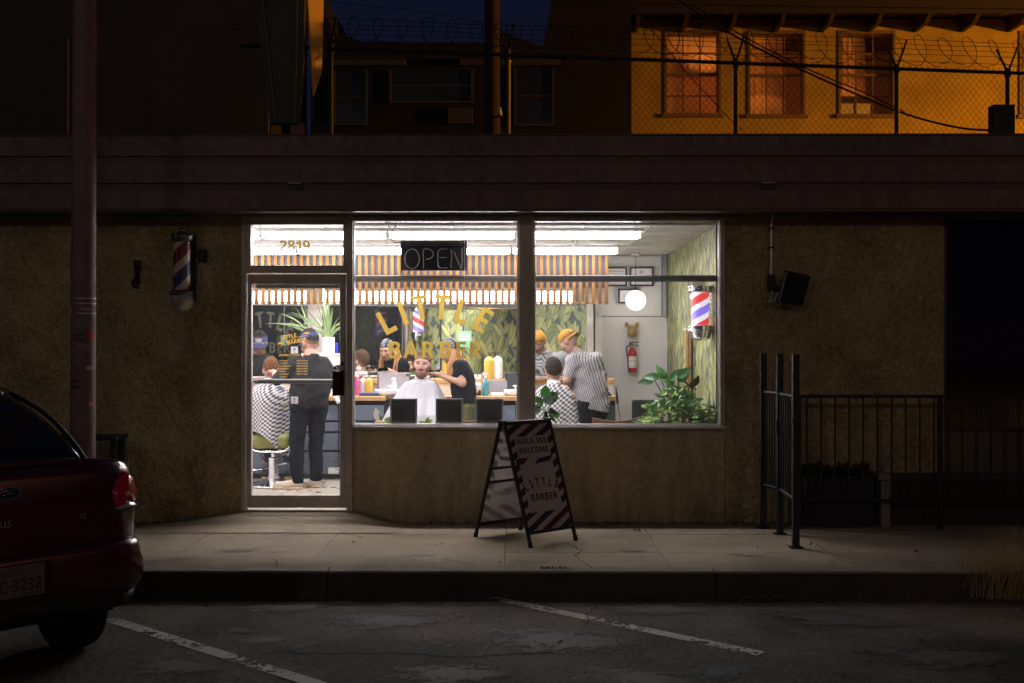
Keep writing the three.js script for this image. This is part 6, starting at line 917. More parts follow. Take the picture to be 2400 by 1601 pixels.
function makePerson(label, pos, o) {
  const t = thing('person', label, 'person', pos), J = o.J, g = o.g ?? 1, skin = o.skin;
  const P = [...torsoPrims(J, g, -0.012)]; P.push(c3(J.neck, 0.058 * (o.neckW ?? 1), add3(J.head, [0, -0.05, 0]), 0.052 * (o.neckW ?? 1), 0.03));
  for (const s of ['L', 'R']) {
    P.push(c3(J['sh' + s], 0.05 * g ** 0.6, J['el' + s], 0.041 * g ** 0.5), c3(J['el' + s], 0.04 * g ** 0.5, J['wr' + s], 0.027));
    P.push(c3(J['hip' + s], 0.085 * g, J['kn' + s], 0.056 * g ** 0.5, 0.04), c3(J['kn' + s], 0.054 * g ** 0.5, J['an' + s], 0.037), c3(J['an' + s], 0.036, J['toe' + s], 0.03));
  }
  const gs = [skinMesh(P, 0.013, () => skin)], hm = headMat(J.head, o.dir, o.pitch ?? 0, o.roll ?? 0), S = o.headScale ?? 1; hm.scale(V(S, S, S));
  gs.push(headGeo(o).applyMatrix4(hm));
  for (const s of ['L', 'R']) if (o['hand' + s] !== null) { const d = o['hand' + s] ?? V(...J['wr' + s]).sub(V(...J['el' + s])).toArray(); gs.push(handGeo(skin, o.curl ?? 0.5).applyMatrix4(new THREE.Matrix4().makeScale(1, 1, s === 'L' ? 1 : -1).premultiply(basis(J['wr' + s], d, o.palmUp ?? [0, 1, 0])))); }
  mesh('body', gs, skinMat, t);
  const wr = (d, x, y, z) => d + 0.02 * (vn((x + z * 0.6) * 9 + y * 4, y * 13 - x * 5, 512, 7) - 0.5) + 0.011 * (vn((x - z) * 22 + 9, y * 24 + x * 8, 512, 8) - 0.5);
  if (o.shirt) {
    const q = o.shirt, Q = torsoPrims(J, g, 0.012); for (const s of ['L', 'R']) { const e = mid(J['sh' + s], J['el' + s], q.sleeve ?? 0.75); Q.push(c3(J['sh' + s], 0.068 * g ** 0.6, e, 0.06 * g ** 0.5, 0.05)); }
    if (q.drop) Q.push(c3(add3(J.pelvis, [0, 0, 0]), 0.14 * g, add3(J.pelvis, [0.02, -q.drop, 0]), 0.15 * g, 0.06));
    mesh('shirt', skinMesh(Q, 0.0115, null, q.uv, (d, x, y, z) => Math.max(wr(d, x, y, z), q.hem + (q.hemSlope ?? 0) * x - y, y - J.neck[1] - 0.03 + (q.collar ?? 0))), q.mat, t);
    if (q.collarMat) { const cm = headMat(add3(J.neck, [0, 0.005, 0]), o.dir, 0.2); mesh('collar', new THREE.TorusGeometry(0.064, 0.013, 8, 24).scale(1, 1, 1.6).rotateX(Math.PI / 2).applyMatrix4(cm), q.collarMat, t); }
  }
  if (o.trousers) { const Q = [c3(J.hipL, 0.105 * g, J.hipR, 0.105 * g, 0.05), c3(J.pelvis, 0.115 * g, mid(J.pelvis, J.belly, 0.3), 0.115 * g, 0.05)]; for (const s of ['L', 'R']) Q.push(c3(J['hip' + s], 0.098 * g, J['kn' + s], 0.073 * g ** 0.7, 0.03), c3(J['kn' + s], 0.073 * g ** 0.7, add3(J['an' + s], [0, 0.02, 0]), 0.06 * g ** 0.7, 0.02)); mesh('trousers', skinMesh(Q, 0.0115, null, (x, y) => [x, y], (d, x, y, z) => wr(d, x * 1.3, y * 0.9, z)), o.trousers, t); }
  if (o.shoes) for (const s of ['L', 'R']) { const h = add3(J['an' + s], [0, 0, 0]); h[1] = 0.045; const tt = [...J['toe' + s]]; tt[1] = 0.035; const Q = [c3(h, 0.045, tt, 0.04, 0.03), c3(add3(h, [0, 0.03, 0]), 0.043, mid(h, tt, 0.45), 0.045, 0.03)]; const sh = mesh('shoe', skinMesh(Q, 0.009, null, null, (d, x, y) => Math.max(d, 0.004 - y)), o.shoes, t); mesh('sole', skinMesh([c3([h[0], 0.012, h[2]], 0.048, [tt[0], 0.012, tt[2]], 0.043, 0.02)], 0.009, null, null, (d, x, y) => Math.max(d, -y, y - 0.024)), M([0.55, 0.42, 0.27], 0.8), sh); }
  if (o.hairOn !== false) mesh('hair', hairGeo(o).applyMatrix4(hm), MP(0xffffff, 0.85, { vertexColors: true, specularIntensity: 0.3 }), t);
  if (o.cap) mesh('cap', capGeo(o.cap.back, o.cap.color, o.cap.badge).applyMatrix4(hm), MP(0xffffff, 0.95, { vertexColors: true, specularIntensity: 0.25, side: THREE.DoubleSide }), t);
  t.userData.hm = undefined; delete t.userData.hm;
  return [t, hm];
}
// a barber's cape: neck ring to hem, hanging in folds
function cape(t, o) {
  const nk = o.neck, yaw = Math.atan2(o.dir[0], o.dir[2]), cs = Math.cos(yaw), sn = Math.sin(yaw), pr = o.profile, N = pr.length - 1;
  const g = surf(160, 70, (u, v) => {
    const f = v * N, i = Math.min(N - 1, Math.floor(f)), k = f - i, kk = k * k * (3 - 2 * k) * 0.5 + k * 0.5, [wx, wf, wb, y, fo] = pr[i].map((q, j) => lerp(q, pr[i + 1][j], kk)), a = u * Math.PI * 2;
    const fold = v < 0.04 ? 0 : fo * (Math.sin(a * 6 + o.ph) * 0.6 + Math.sin(a * 11 + 2.1 * o.ph + v * 1.5) * 0.35 + Math.sin(a * 17 + v * 4) * 0.18);
    let x = Math.sin(a) * (wx + fold), z = Math.cos(a) * ((Math.cos(a) > 0 ? wf : wb) + fold), yy = y + (o.hem ? v * v * o.hem(a) : 0) + fold * 0.25;
    if (o.lean) { x += o.lean[0] * v; z += o.lean[1] * v; }
    return [nk[0] + x * cs + z * sn, yy, nk[2] - x * sn + z * cs];
  });
  const p = g.attributes.position, uv = g.attributes.uv; for (let i = 0; i < p.count; i++) uv.setXY(i, (p.getX(i) * 0.92 + p.getZ(i) * 0.38) * o.uv, (p.getY(i) * 0.98 + p.getZ(i) * 0.2) * o.uv);
  return mesh('cape', g, o.mat, t);
}
// ------------------------------------------------------------------ the barbers
const FAIR = [0.38, 0.215, 0.15], PALE = [0.37, 0.225, 0.17], PEACH = [0.39, 0.23, 0.155];
{
  const tee = clothMat([0.02, 0.02, 0.022]), jeans = clothMat([0.0065, 0.0085, 0.014]);
  const [p1] = makePerson('person in navy cap, charcoal T-shirt and dark jeans with the back to the door', [X(718, -1.5), FL, -1.5], {
    J: { head: [0.035, 1.495, -0.01], neck: [0.055, 1.365, 0.03], shL: [-0.115, 1.285, 0.09], shR: [0.175, 1.275, -0.06], chest: [0.045, 1.18, 0.02], belly: [0.04, 1.02, 0.01], pelvis: [0.03, 0.88, 0.0], elL: [-0.275, 1.12, 0.16], wrL: [-0.345, 1.2, -0.05], elR: [0.2, 1.06, -0.2], wrR: [-0.06, 1.16, -0.36], hipL: [-0.05, 0.86, 0.05], hipR: [0.11, 0.86, -0.03], knL: [-0.085, 0.46, 0.08], knR: [0.09, 0.46, -0.05], anL: [-0.07, 0.08, 0.09], anR: [0.09, 0.08, -0.06], toeL: [-0.29, 0.035, 0.05], toeR: [-0.05, 0.035, -0.11] },
    g: 1.06, skin: FAIR, dir: [-0.72, 0, -0.7], pitch: 0.45, hair: [0.02, 0.016, 0.015], hairThick: 0.012, beard: true, beardColor: [0.2, 0.1, 0.07], neckW: 1.2, headScale: 1.08, handL: [-0.5, 0.1, -0.85], handR: [-0.8, 0.2, -0.3],
    shirt: { mat: tee, hem: 0.815, sleeve: 0.95 }, trousers: jeans, shoes: M([0.5, 0.42, 0.33], 0.8), cap: { color: [0.055, 0.068, 0.16], badge: true } });
  const z2 = -2.05, [p2, h2] = makePerson('person with long ginger hair, patterned bandana and black T-shirt behind the white caped client', [X(1075, z2), FL, z2], {
    J: { head: [-0.105, 1.415, 0.0], neck: [-0.01, 1.3, 0], shL: [0.025, 1.245, 0.14], shR: [0.03, 1.245, -0.14], chest: [0.035, 1.15, 0], belly: [0.055, 1.0, 0], pelvis: [0.07, 0.85, 0], elL: [0.05, 1.075, 0.21], wrL: [-0.215, 1.165, 0.11], elR: [0.02, 1.06, -0.2], wrR: [-0.22, 1.18, -0.1], hipL: [0.07, 0.82, 0.07], hipR: [0.07, 0.82, -0.07], knL: [0.05, 0.46, 0.08], knR: [0.08, 0.46, -0.08], anL: [0.08, 0.08, 0.08], anR: [0.1, 0.08, -0.08], toeL: [-0.09, 0.035, 0.09], toeR: [-0.06, 0.035, -0.09] },
    g: 0.92, skin: PEACH, dir: [-0.93, 0, -0.22], pitch: 0.38, hair: [0.5, 0.2, 0.06], brow: [0.3, 0.14, 0.06], hairOn: false, handL: [-1, 0.12, -0.25], handR: [-1, 0.1, 0.2], curl: 0.75,
    shirt: { mat: clothMat([0.009, 0.01, 0.014]), hem: 0.86, sleeve: 0.42 }, trousers: clothMat([0.10, 0.10, 0.045]), shoes: M([0.05, 0.05, 0.05], 0.8) });
  // bandana and hair
  const dots = (x, y, z) => { const k = Math.sin(x * 330) * Math.sin(y * 310 + z * 90) + 0.6 * Math.sin(z * 420 + x * 120), s = Math.abs(x) > 0.028 && Math.abs(x) < 0.05; return s ? [0.012, 0.012, 0.014] : k > 0.35 ? [0.34, 0.33, 0.34] : [0.05, 0.05, 0.055]; };
  const bd = skinMesh([e3([0, 0.043, -0.014], [0.083, 0.1, 0.104])], 0.005, dots, null, (d, x, y, z) => Math.max(Math.abs(d + 0.002) - 0.004, (z > 0 ? 0.052 + z * 0.25 : 0.052 + z * 0.9) - y));
  const kn = skinMesh([c3([0.0, -0.03, -0.115], 0.018, [0, -0.05, -0.118], 0.016), c3([0, -0.04, -0.118], 0.013, [0.025, -0.14, -0.125], 0.02, 0.02), c3([0, -0.04, -0.118], 0.012, [-0.02, -0.13, -0.13], 0.018, 0.02)], 0.006, () => [0.04, 0.04, 0.045]);
  mesh('bandana', [bd.applyMatrix4(h2), kn.applyMatrix4(h2)], M(0xffffff, 0.9, { vertexColors: true, side: THREE.DoubleSide }), p2);
  const H = J2 => J2; const strands = []; let hs = 11; const hr = () => { hs = (Math.imul(hs, 1103515245) + 12345) & 0x7fffffff; return hs / 0x7fffffff; };
  for (let i = 0; i < 90; i++) { const a = hr(), side = i % 3 ? 1 : -1, st = V(lerp(0.02, -0.07, a), 1.44 - 0.03 * hr(), side * (0.062 + 0.03 * hr())), dx = lerp(0.05, -0.05, a) + 0.02 * hr(); strands.push(tube([st, st.clone().add(V(dx * 0.2, -0.1, side * 0.03)), st.clone().add(V(dx * 0.7, -0.2, side * 0.035)), st.clone().add(V(dx, -0.3 - 0.06 * hr(), side * (0.02 + 0.02 * hr())))], 0.013 * (0.6 + hr()), 8, 5)); }
  for (let i = 0; i < 40; i++) { const b = hr() - 0.5, st = V(-0.02, 1.43, b * 0.13); strands.push(tube([st, V(0.04, 1.36, b * 0.16), V(0.09 + 0.02 * hr(), 1.22, b * 0.2), V(0.1 + 0.03 * hr(), 1.09 - 0.06 * hr(), b * 0.2)], 0.014, 8, 5)); }
  mesh('hair', strands, M([0.40, 0.185, 0.075], 0.55), p2).userData.kind = 'stuff';
  const ct = [X(1012, z2 + 0.1), Y(869, z2 + 0.1), z2 + 0.06];
  const cl = thing('hair_clipper', 'black hair clipper held by the ginger haired barber beside the client', 'clipper', ct); mesh('body', rod(V(0.01, 0, 0), V(-0.07, 0.012, 0), 0.019, 0.023, 14), L.black, cl); mesh('blade', rb(-0.1, -0.07, 0.002, 0.024, -0.018, 0.018, 0.003), L.steel, cl); mesh('cord', tube([V(0.01, 0, 0), V(0.03, -0.08, 0), V(0.01, -0.2, -0.02), V(0.06, -0.32, -0.1)], 0.004, 20), L.black, cl);
  const z3 = -2.0, sm = clothMat(0xffffff, { map: rep(T.stripe, 1 / 0.085) });
  makePerson('person in a backwards mustard cap and striped short sleeved shirt bending over a client', [X(1375, z3), FL, z3], {
    J: { head: [-0.195, 1.515, 0.0], neck: [-0.105, 1.395, 0.0], shL: [-0.165, 1.315, 0.13], shR: [0.1, 1.33, -0.11], chest: [-0.025, 1.22, 0.0], belly: [0.04, 1.04, 0.0], pelvis: [0.07, 0.88, 0.0], elL: [-0.22, 1.11, 0.17], wrL: [-0.16, 1.035, -0.02], elR: [0.185, 1.12, -0.08], wrR: [-0.02, 1.04, -0.22], hipL: [0.0, 0.86, 0.06], hipR: [0.13, 0.86, -0.05], knL: [0.0, 0.46, 0.07], knR: [0.13, 0.46, -0.05], anL: [0.03, 0.08, 0.07], anR: [0.14, 0.08, -0.06], toeL: [-0.12, 0.035, 0.0], toeR: [0.0, 0.035, -0.14] },
    g: 1.0, skin: PALE, dir: [-0.9, 0, -0.42], pitch: 0.62, hair: [0.22, 0.15, 0.10], hairThick: 0.003, fade: 0.8, fadeLen: 0.12, stubble: true, handL: [-0.4, -0.2, -0.8], handR: [-0.8, -0.1, -0.2],
    shirt: { mat: sm, hem: 0.80, hemSlope: -0.22, sleeve: 0.72, drop: 0.1, uv: (x, y, z) => [(x + (y - 0.9) * 0.34) * 0.94 + z * 0.35, y], collarMat: sm }, trousers: clothMat([0.007, 0.0075, 0.01]), shoes: M([0.03, 0.03, 0.03], 0.7), cap: { back: true, color: [0.37, 0.19, 0.04] } });
}
// ------------------------------------------------------------------ the clients in their capes
const seated = (dx, dz, head, sh = 0.125) => { const fwd = [dx, 0, dz], rt = [-dz, 0, dx], q = (f, r, y) => [fwd[0] * f + rt[0] * r, y, fwd[2] * f + rt[2] * r]; return { head, neck: q(0.0, 0, head[1] - 0.125), shL: q(0, -sh, head[1] - 0.235), shR: q(0, sh, head[1] - 0.235), chest: q(0, 0, head[1] - 0.3), belly: q(0, 0, 0.72), pelvis: q(0, 0, 0.58), elL: q(0.08, -0.15, 0.78), elR: q(0.08, 0.15, 0.78), wrL: q(0.26, -0.06, 0.72), wrR: q(0.26, 0.06, 0.72), hipL: q(0.02, -0.1, 0.56), hipR: q(0.02, 0.1, 0.56), knL: q(0.44, -0.13, 0.54), knR: q(0.44, 0.13, 0.54), anL: q(0.5, -0.12, 0.2), anR: q(0.5, 0.12, 0.2), toeL: q(0.66, -0.13, 0.15), toeR: q(0.66, 0.13, 0.15) }; };
{
  const ck = clothMat(0xffffff, { map: rep(T.check, 1), side: THREE.DoubleSide, bumpScale: 0.0003 }), jeans = clothMat([0.04, 0.05, 0.08]);
  const z1 = -1.78, J1 = seated(-0.08, -0.997, [0.0, 1.205, -0.02]);
  const [c1] = makePerson('person with ginger brown hair in a check cape on the green chair behind the door', [X(634, z1), FL, z1], { J: J1, g: 0.92, skin: FAIR, dir: [-0.2, 0, -1], pitch: 0.28, hair: [0.10, 0.045, 0.02], hairThick: 0.012, fade: 0.55, trousers: jeans, shoes: M([0.05, 0.05, 0.05], 0.8), handL: [0.2, -0.2, -1], handR: [-0.2, -0.2, -1] });
  cape(c1, { neck: [0, 0, 0], dir: [0, 0, 1], uv: 1 / 0.042, mat: ck, ph: 0.8, profile: [[0.062, 0.062, 0.07, 1.105, 0], [0.088, 0.09, 0.09, 1.085, 0.0], [0.165, 0.15, 0.13, 1.045, 0.001], [0.21, 0.23, 0.16, 0.98, 0.003], [0.235, 0.29, 0.3, 0.88, 0.008], [0.25, 0.315, 0.45, 0.70, 0.016], [0.25, 0.325, 0.5, 0.5, 0.024]], hem: (a) => (Math.cos(a) > 0 ? 0.12 * Math.sin(a * 1.0 + 3.6) + 0.1 * Math.cos(a * 2 + 0.4) : -0.1) });
  const z2 = -1.88, J2 = seated(0.1, 0.995, [0.0, 1.262, 0.02]);
  const wt = clothMat([0.33, 0.325, 0.35], { side: THREE.DoubleSide });
  const [c2] = makePerson('bearded person with short fair hair in a plain white cape facing the window', [X(990, z2), FL, z2], { J: J2, g: 0.95, skin: PALE, dir: [-0.05, 0, 1], pitch: 0.02, roll: -0.06, hair: [0.06, 0.032, 0.018], hairThick: 0.012, fade: 0.35, beard: true, beardColor: [0.095, 0.042, 0.02], jaw: 1.1, headScale: 1.08, neckW: 1.25, trousers: jeans, shoes: M([0.05, 0.05, 0.05], 0.8), handL: [0.1, -0.2, 1], handR: [0.1, -0.2, 1] });
  cape(c2, { neck: [0, 0, 0.0], dir: [-0.05, 0, 1], uv: 2, mat: wt, ph: 2.3, profile: [[0.074, 0.07, 0.07, 1.135, 0], [0.09, 0.09, 0.085, 1.115, 0.002], [0.17, 0.13, 0.13, 1.08, 0.006], [0.22, 0.18, 0.15, 1.01, 0.012], [0.265, 0.26, 0.17, 0.92, 0.022], [0.33, 0.48, 0.2, 0.76, 0.03], [0.41, 0.6, 0.22, 0.56, 0.034], [0.47, 0.62, 0.24, 0.36, 0.045]], lean: [-0.06, 0] });
  mesh('neck_strip', new THREE.CylinderGeometry(0.076, 0.08, 0.03, 28, 1, true).translate(0, 1.142, 0.0), M([0.8, 0.79, 0.8], 0.9, { side: THREE.DoubleSide }), c2);
  const z3 = -1.35, J3 = seated(-0.1, -0.995, [0.0, 1.2, -0.02]);
  const [c3_] = makePerson('person with dark hair in a black and white check cape beside the mullion', [X(1298, z3), FL, z3], { J: J3, g: 0.92, skin: [0.5, 0.29, 0.2], dir: [-0.05, 0, -1], pitch: 0.15, hair: [0.022, 0.015, 0.012], hairThick: 0.016, fade: 0.12, quiff: true, trousers: jeans, shoes: M([0.05, 0.05, 0.05], 0.8), handL: [0.2, -0.2, -1], handR: [-0.2, -0.2, -1] });
  cape(c3_, { neck: [0, 0, 0], dir: [0, 0, 1], uv: 1 / 0.044, mat: ck, ph: 1.7, profile: [[0.06, 0.06, 0.066, 1.1, 0], [0.088, 0.085, 0.09, 1.08, 0.001], [0.165, 0.12, 0.13, 1.04, 0.002], [0.205, 0.15, 0.16, 0.97, 0.004], [0.235, 0.19, 0.3, 0.86, 0.009], [0.265, 0.235, 0.45, 0.66, 0.02], [0.29, 0.26, 0.5, 0.44, 0.03]] });
  for (const [c, y] of [[c1, 1.1], [c3_, 1.095]]) mesh('neck_strip', new THREE.CylinderGeometry(0.064, 0.07, 0.035, 28, 1, true).translate(0, y + 0.012, -0.004), M([0.8, 0.77, 0.78], 0.9, { side: THREE.DoubleSide }), c);
}
// ------------------------------------------------------------------ chairs
{
  const z = -1.72, t = thing('barber_chair', 'olive green barber chair on a chrome pump base, seen through the door', 'barber chair', [X(642, z), FL, z]);
  const ol = M([0.20, 0.20, 0.045], 0.45), ch = L.chrome;
  mesh('seat', rb(-0.21, 0.21, 0.40, 0.56, -0.3, 0.2, 0.06, 5), ol, t); mesh('backrest', rb(-0.14, 0.14, 0.57, 0.88, 0.04, 0.13, 0.04, 4), ol, t);
  for (const s of [-1, 1]) { mesh('arm', tube([V(s * 0.25, 0.42, 0.16), V(s * 0.25, 0.55, 0.15), V(s * 0.25, 0.64, 0.1), V(s * 0.25, 0.66, -0.15), V(s * 0.26, 0.5, -0.25)], 0.016, 24, 8), ch, t); mesh('arm_pad', rb(s * 0.24 - 0.03, s * 0.24 + 0.03, 0.655, 0.69, -0.18, 0.04, 0.014, 3), ol, t); }
  mesh('seat_frame', [tube([V(-0.23, 0.56, 0.19), V(-0.23, 0.46, 0.205), V(-0.16, 0.385, 0.205), V(0, 0.375, 0.205), V(0.16, 0.385, 0.205), V(0.23, 0.46, 0.205), V(0.23, 0.56, 0.19)], 0.011, 30, 8)], ch, t);
  mesh('under_plate', rb(-0.17, 0.17, 0.35, 0.395, -0.18, 0.15, 0.01), L.black, t);
  mesh('piston', rod(V(0, 0.24, 0), V(0, 0.36, 0), 0.03, 0.03, 20), ch, t); mesh('pump_column', lathe([[0, 0.04], [0.062, 0.04], [0.062, 0.1], [0.056, 0.105], [0.056, 0.29], [0.05, 0.3], [0, 0.3]], 28), ch, t);
  mesh('base_disc', lathe([[0, 0.0], [0.29, 0.0], [0.3, 0.012], [0.29, 0.022], [0.18, 0.035], [0.09, 0.06], [0.06, 0.065], [0, 0.065]], 40), ch, t);
  mesh('pump_lever', [tube([V(0.05, 0.22, 0.02), V(0.12, 0.235, 0.08), V(0.17, 0.25, 0.12)], 0.009, 12, 8), tube([V(-0.04, 0.2, 0.03), V(-0.14, 0.18, 0.1), V(-0.24, 0.17, 0.12)], 0.009, 12, 8)], ch, t);
  mesh('footrest', rb(-0.19, 0.19, 0.12, 0.33, -0.62, -0.585, 0.012), L.black, t); mesh('footrest_bar', [rod(V(-0.21, 0.11, -0.6), V(0.21, 0.11, -0.6), 0.014), rod(V(-0.21, 0.34, -0.6), V(0.21, 0.34, -0.6), 0.012)], ch, t);
  for (const s of [-1, 1]) mesh('footrest_arm', rod(V(s * 0.2, 0.38, -0.22), V(s * 0.2, 0.14, -0.6), 0.013), ch, t);
  mesh('bolt', [[-0.13, 0.29], [-0.15, 0.24], [0.14, 0.17], [-0.14, 0.16], [0.06, 0.3]].map(([x, y]) => rod(V(x, y, -0.586), V(x, y, -0.574), 0.009, 0.008, 10)), ch, t).userData.kind = 'stuff';
  // waiting chairs with bent wood backs
  const wc = thing('waiting_chair', 'brown bentwood chair with its back to the right window', 'chair', [X(1443, -0.6), FL, -0.62]);
  mesh('backrest', surf(20, 6, (u, v) => { const x = lerp(-0.225, 0.225, u); return [x, 0.53 + v * (0.24 - 0.035 * Math.pow(Math.abs(x) / 0.225, 1.5) * -1 - 0.02) , 0.0 + 0.22 * x * x * 4 * -0.3]; }), M([0.22, 0.085, 0.04], 0.3, { map: rep(T.wood, 1), side: THREE.DoubleSide }), wc);
  mesh('back_edge', tube([0, 0.125, 0.25, 0.375, 0.5, 0.625, 0.75, 0.875, 1].map((u) => { const x = lerp(-0.225, 0.225, u); return V(x, 0.75 + 0.035 * Math.pow(Math.abs(x) / 0.225, 1.5), -0.264 * x * x); }), 0.008, 30, 6), L.brown, wc);
  mesh('seat', rb(-0.21, 0.21, 0.43, 0.45, -0.42, -0.02, 0.01, 2), L.brown, wc);
  for (const [x, zz] of [[-0.19, -0.03], [0.19, -0.03], [-0.19, -0.4], [0.19, -0.4]]) mesh('leg', rod(V(x * 1.1, 0, zz * 1.05), V(x, 0.43, zz), 0.011, 0.011), L.iron, wc);
  for (const s of [-1, 1]) mesh('back_post', tube([V(s * 0.15, 0.44, -0.03), V(s * 0.16, 0.5, -0.005), V(s * 0.16, 0.72, -0.012)], 0.01, 12, 6), L.iron, wc);
  dup(wc, 'brown bentwood chair with its back to the left window, between two pictures', [X(1095, -0.6), FL, -0.64]);
  const bz = -2.35, bc = thing('black_chair', 'black padded chair against the white wall below the fire extinguisher', 'chair', [X(1508, bz), FL, bz]);
  const yt = Y(937, bz) - FL; mesh('backrest', rb(-0.13, 0.16, 0.5, yt, -0.03, 0.02, 0.025, 4), L.blackMat, bc); mesh('seat', rb(-0.2, 0.2, 0.42, 0.48, -0.03, 0.4, 0.02, 3), L.blackMat, bc); for (const [x, zz] of [[-0.17, 0], [0.17, 0], [-0.17, 0.36], [0.17, 0.36]]) mesh('leg', rod(V(x, 0, zz), V(x, 0.42, zz), 0.012), L.iron, bc);
}
// ------------------------------------------------------------------ plants
const leafGeo = (len, wid, droop, tip = 1, cup = 0.12) => surf(6, 10, (u, v) => { const w = wid * Math.pow(Math.sin(Math.PI * Math.pow(v, 0.8 * tip) * 0.98 + 0.03), 0.8), x = (u - 0.5) * w; return [x, len * v * (1 - 0.25 * droop * v), -droop * len * v * v * 0.6 + cup * Math.abs(x) * 2]; });
const gm = (c, o = {}) => MP(c, 0.38, { side: THREE.DoubleSide, transmission: 0.0, ...o });
const aim = (g, pos, dir, roll = 0) => { const d = V(...dir).normalize(), q = new THREE.Quaternion().setFromUnitVectors(V(0, 1, 0), d), r = new THREE.Quaternion().setFromAxisAngle(d, roll); return g.clone().applyQuaternion(q).applyQuaternion(r).translate(...pos); };
{
  const greens = [[0.035, 0.13, 0.02], [0.02, 0.075, 0.02], [0.05, 0.17, 0.025], [0.018, 0.06, 0.022]].map((c) => gm(c));
  const bright = gm([0.05, 0.30, 0.02]);
  // rubber plant cutting on the sill
  const z = -0.24, led = ySill - 0.019, t = thing('leafy_plant', 'green plant with rounded leaves in a dark vase at the left of the right window', 'plant', [X(1279, z), led, z]);
  mesh('vase', lathe([[0, 0], [0.032, 0], [0.036, 0.02], [0.03, 0.07], [0.018, 0.1], [0.02, 0.125], [0.016, 0.125], [0, 0.02]], 20), MP([0.02, 0.03, 0.03], 0.08, { clearcoat: 1 }), t);
  const lf = leafGeo(0.13, 0.10, 0.15), lf2 = leafGeo(0.14, 0.065, 0.3);
  mesh('leaf', aim(lf, [-0.003, 0.245, 0.02], [0.02, 1, 0.1], 0), bright, t);
  [[-0.02, 0.20, 0, -0.9, 0.55, 0.1], [0.02, 0.22, 0, 0.85, 0.75, -0.1], [0.01, 0.2, 0.02, 0.8, 0.5, 0.2], [-0.03, 0.18, 0.01, -0.75, -0.05, 0.5], [-0.01, 0.16, 0.03, -0.35, -0.75, 0.5], [0.03, 0.16, 0.02, 0.7, -0.4, 0.4], [0.02, 0.14, 0.0, 0.85, -0.55, 0.1], [0.0, 0.2, 0.03, 0.3, 0.5, 0.7], [-0.02, 0.2, -0.02, -0.5, 0.3, -0.6], [0.03, 0.13, 0.03, 0.45, -0.75, 0.35], [-0.04, 0.15, 0, -0.9, -0.35, 0.2], [0.0, 0.18, -0.03, 0.2, 0.6, -0.7]].forEach(([x, y, zz, dx, dy, dz], i) => mesh('leaf', aim(i % 2 ? lf : lf2, [x, y, zz], [dx, dy, dz], rr(-0.6, 0.6)), greens[i % 4], t));
  mesh('stem', [tube([V(0, 0.03, 0), V(-0.005, 0.14, 0), V(-0.002, 0.25, 0.015)], 0.005), tube([V(0.005, 0.05, 0), V(0.02, 0.14, 0.01), V(0.03, 0.2, 0)], 0.004), tube([V(0, 0.05, 0), V(-0.02, 0.13, 0.01), V(-0.03, 0.19, 0)], 0.004)], M([0.08, 0.1, 0.03], 0.7), t);
  // small sill plants
  const s1 = thing('sill_plant', 'pale leafed plant in a small tan pot at the left end of the sill', 'plant', [X(893, -0.22), led, -0.22]);
  mesh('pot', rb(-0.05, 0.05, 0, 0.042, -0.04, 0.04, 0.006), M([0.45, 0.36, 0.2], 0.8), s1); mesh('leaf', aim(leafGeo(0.13, 0.07, 0.1), [-0.02, 0.04, 0], [-0.25, 1, 0.05]), gm([0.62, 0.64, 0.55]), s1); mesh('leaf', aim(leafGeo(0.09, 0.015, 0.1), [0.01, 0.035, 0.02], [-0.3, 1, 0.1]), greens[1], s1); mesh('leaf', aim(leafGeo(0.08, 0.06, 0.5), [0.035, 0.035, 0.02], [0.9, 0.35, 0.2]), gm([0.2, 0.28, 0.04]), s1);
  const s2 = thing('sill_plant', 'low bright green plant on the sill between the left and middle pictures', 'plant', [X(998, -0.22), led, -0.22]);
  mesh('pot', lathe([[0, 0], [0.03, 0], [0.036, 0.02], [0, 0.02]], 16), M([0.5, 0.45, 0.4], 0.8), s2); for (const [dx, dy] of [[-1, 0.25], [0.9, 0.5], [0.3, 0.6]]) mesh('leaf', aim(leafGeo(0.075, 0.04, 0.4), [0, 0.015, 0], [dx, dy, 0.3]), gm([0.2, 0.34, 0.04]), s2);
  // spider-like plant on the white cabinet
  const pz = -2.42, py = Y(829, pz), sp = thing('aloe_plant', 'long bladed green plant in a ribbed white pot on the white cabinet', 'plant', [X(770, pz), py, pz]);
  const pw = 0.06; mesh('pot', [rb(-pw, pw, 0.012, 0.185, -pw, pw, 0.01, 3), ...[-0.045, -0.0225, 0, 0.0225, 0.045].map((x) => rb(x - 0.006, x + 0.006, 0.02, 0.18, pw - 0.003, pw + 0.004, 0.002))], M([0.78, 0.76, 0.72], 0.5), sp); mesh('saucer', rb(-0.066, 0.066, 0, 0.0115, -0.066, 0.066, 0.004), L.trim, sp);
  const blm = [gm([0.30, 0.42, 0.17]), gm([0.22, 0.34, 0.13]), gm([0.38, 0.48, 0.24])], k = 2600 / 12.42; const blade = (tx, ty, bend, i) => { const a = V(rr(-0.03, 0.03), 0.18, rr(-0.02, 0.03)), b = V((tx - 770) / k, (829 - ty) / k, rr(-0.02, 0.18)), m = a.clone().lerp(b, 0.5).add(V(0, bend, 0)); const cv = new THREE.QuadraticBezierCurve3(a, m, b), w = 0.016; mesh('leaf', surf(2, 16, (u, v) => { const p = cv.getPoint(v), tn = cv.getTangent(v), nrm = V(-tn.y, tn.x, 0).normalize().multiplyScalar((u - 0.5) * w * (1 - v * v * 0.9)); return [p.x + nrm.x, p.y + nrm.y, p.z + (u === 0.5 ? -0.003 : 0)]; }), blm[i % 3], sp); };
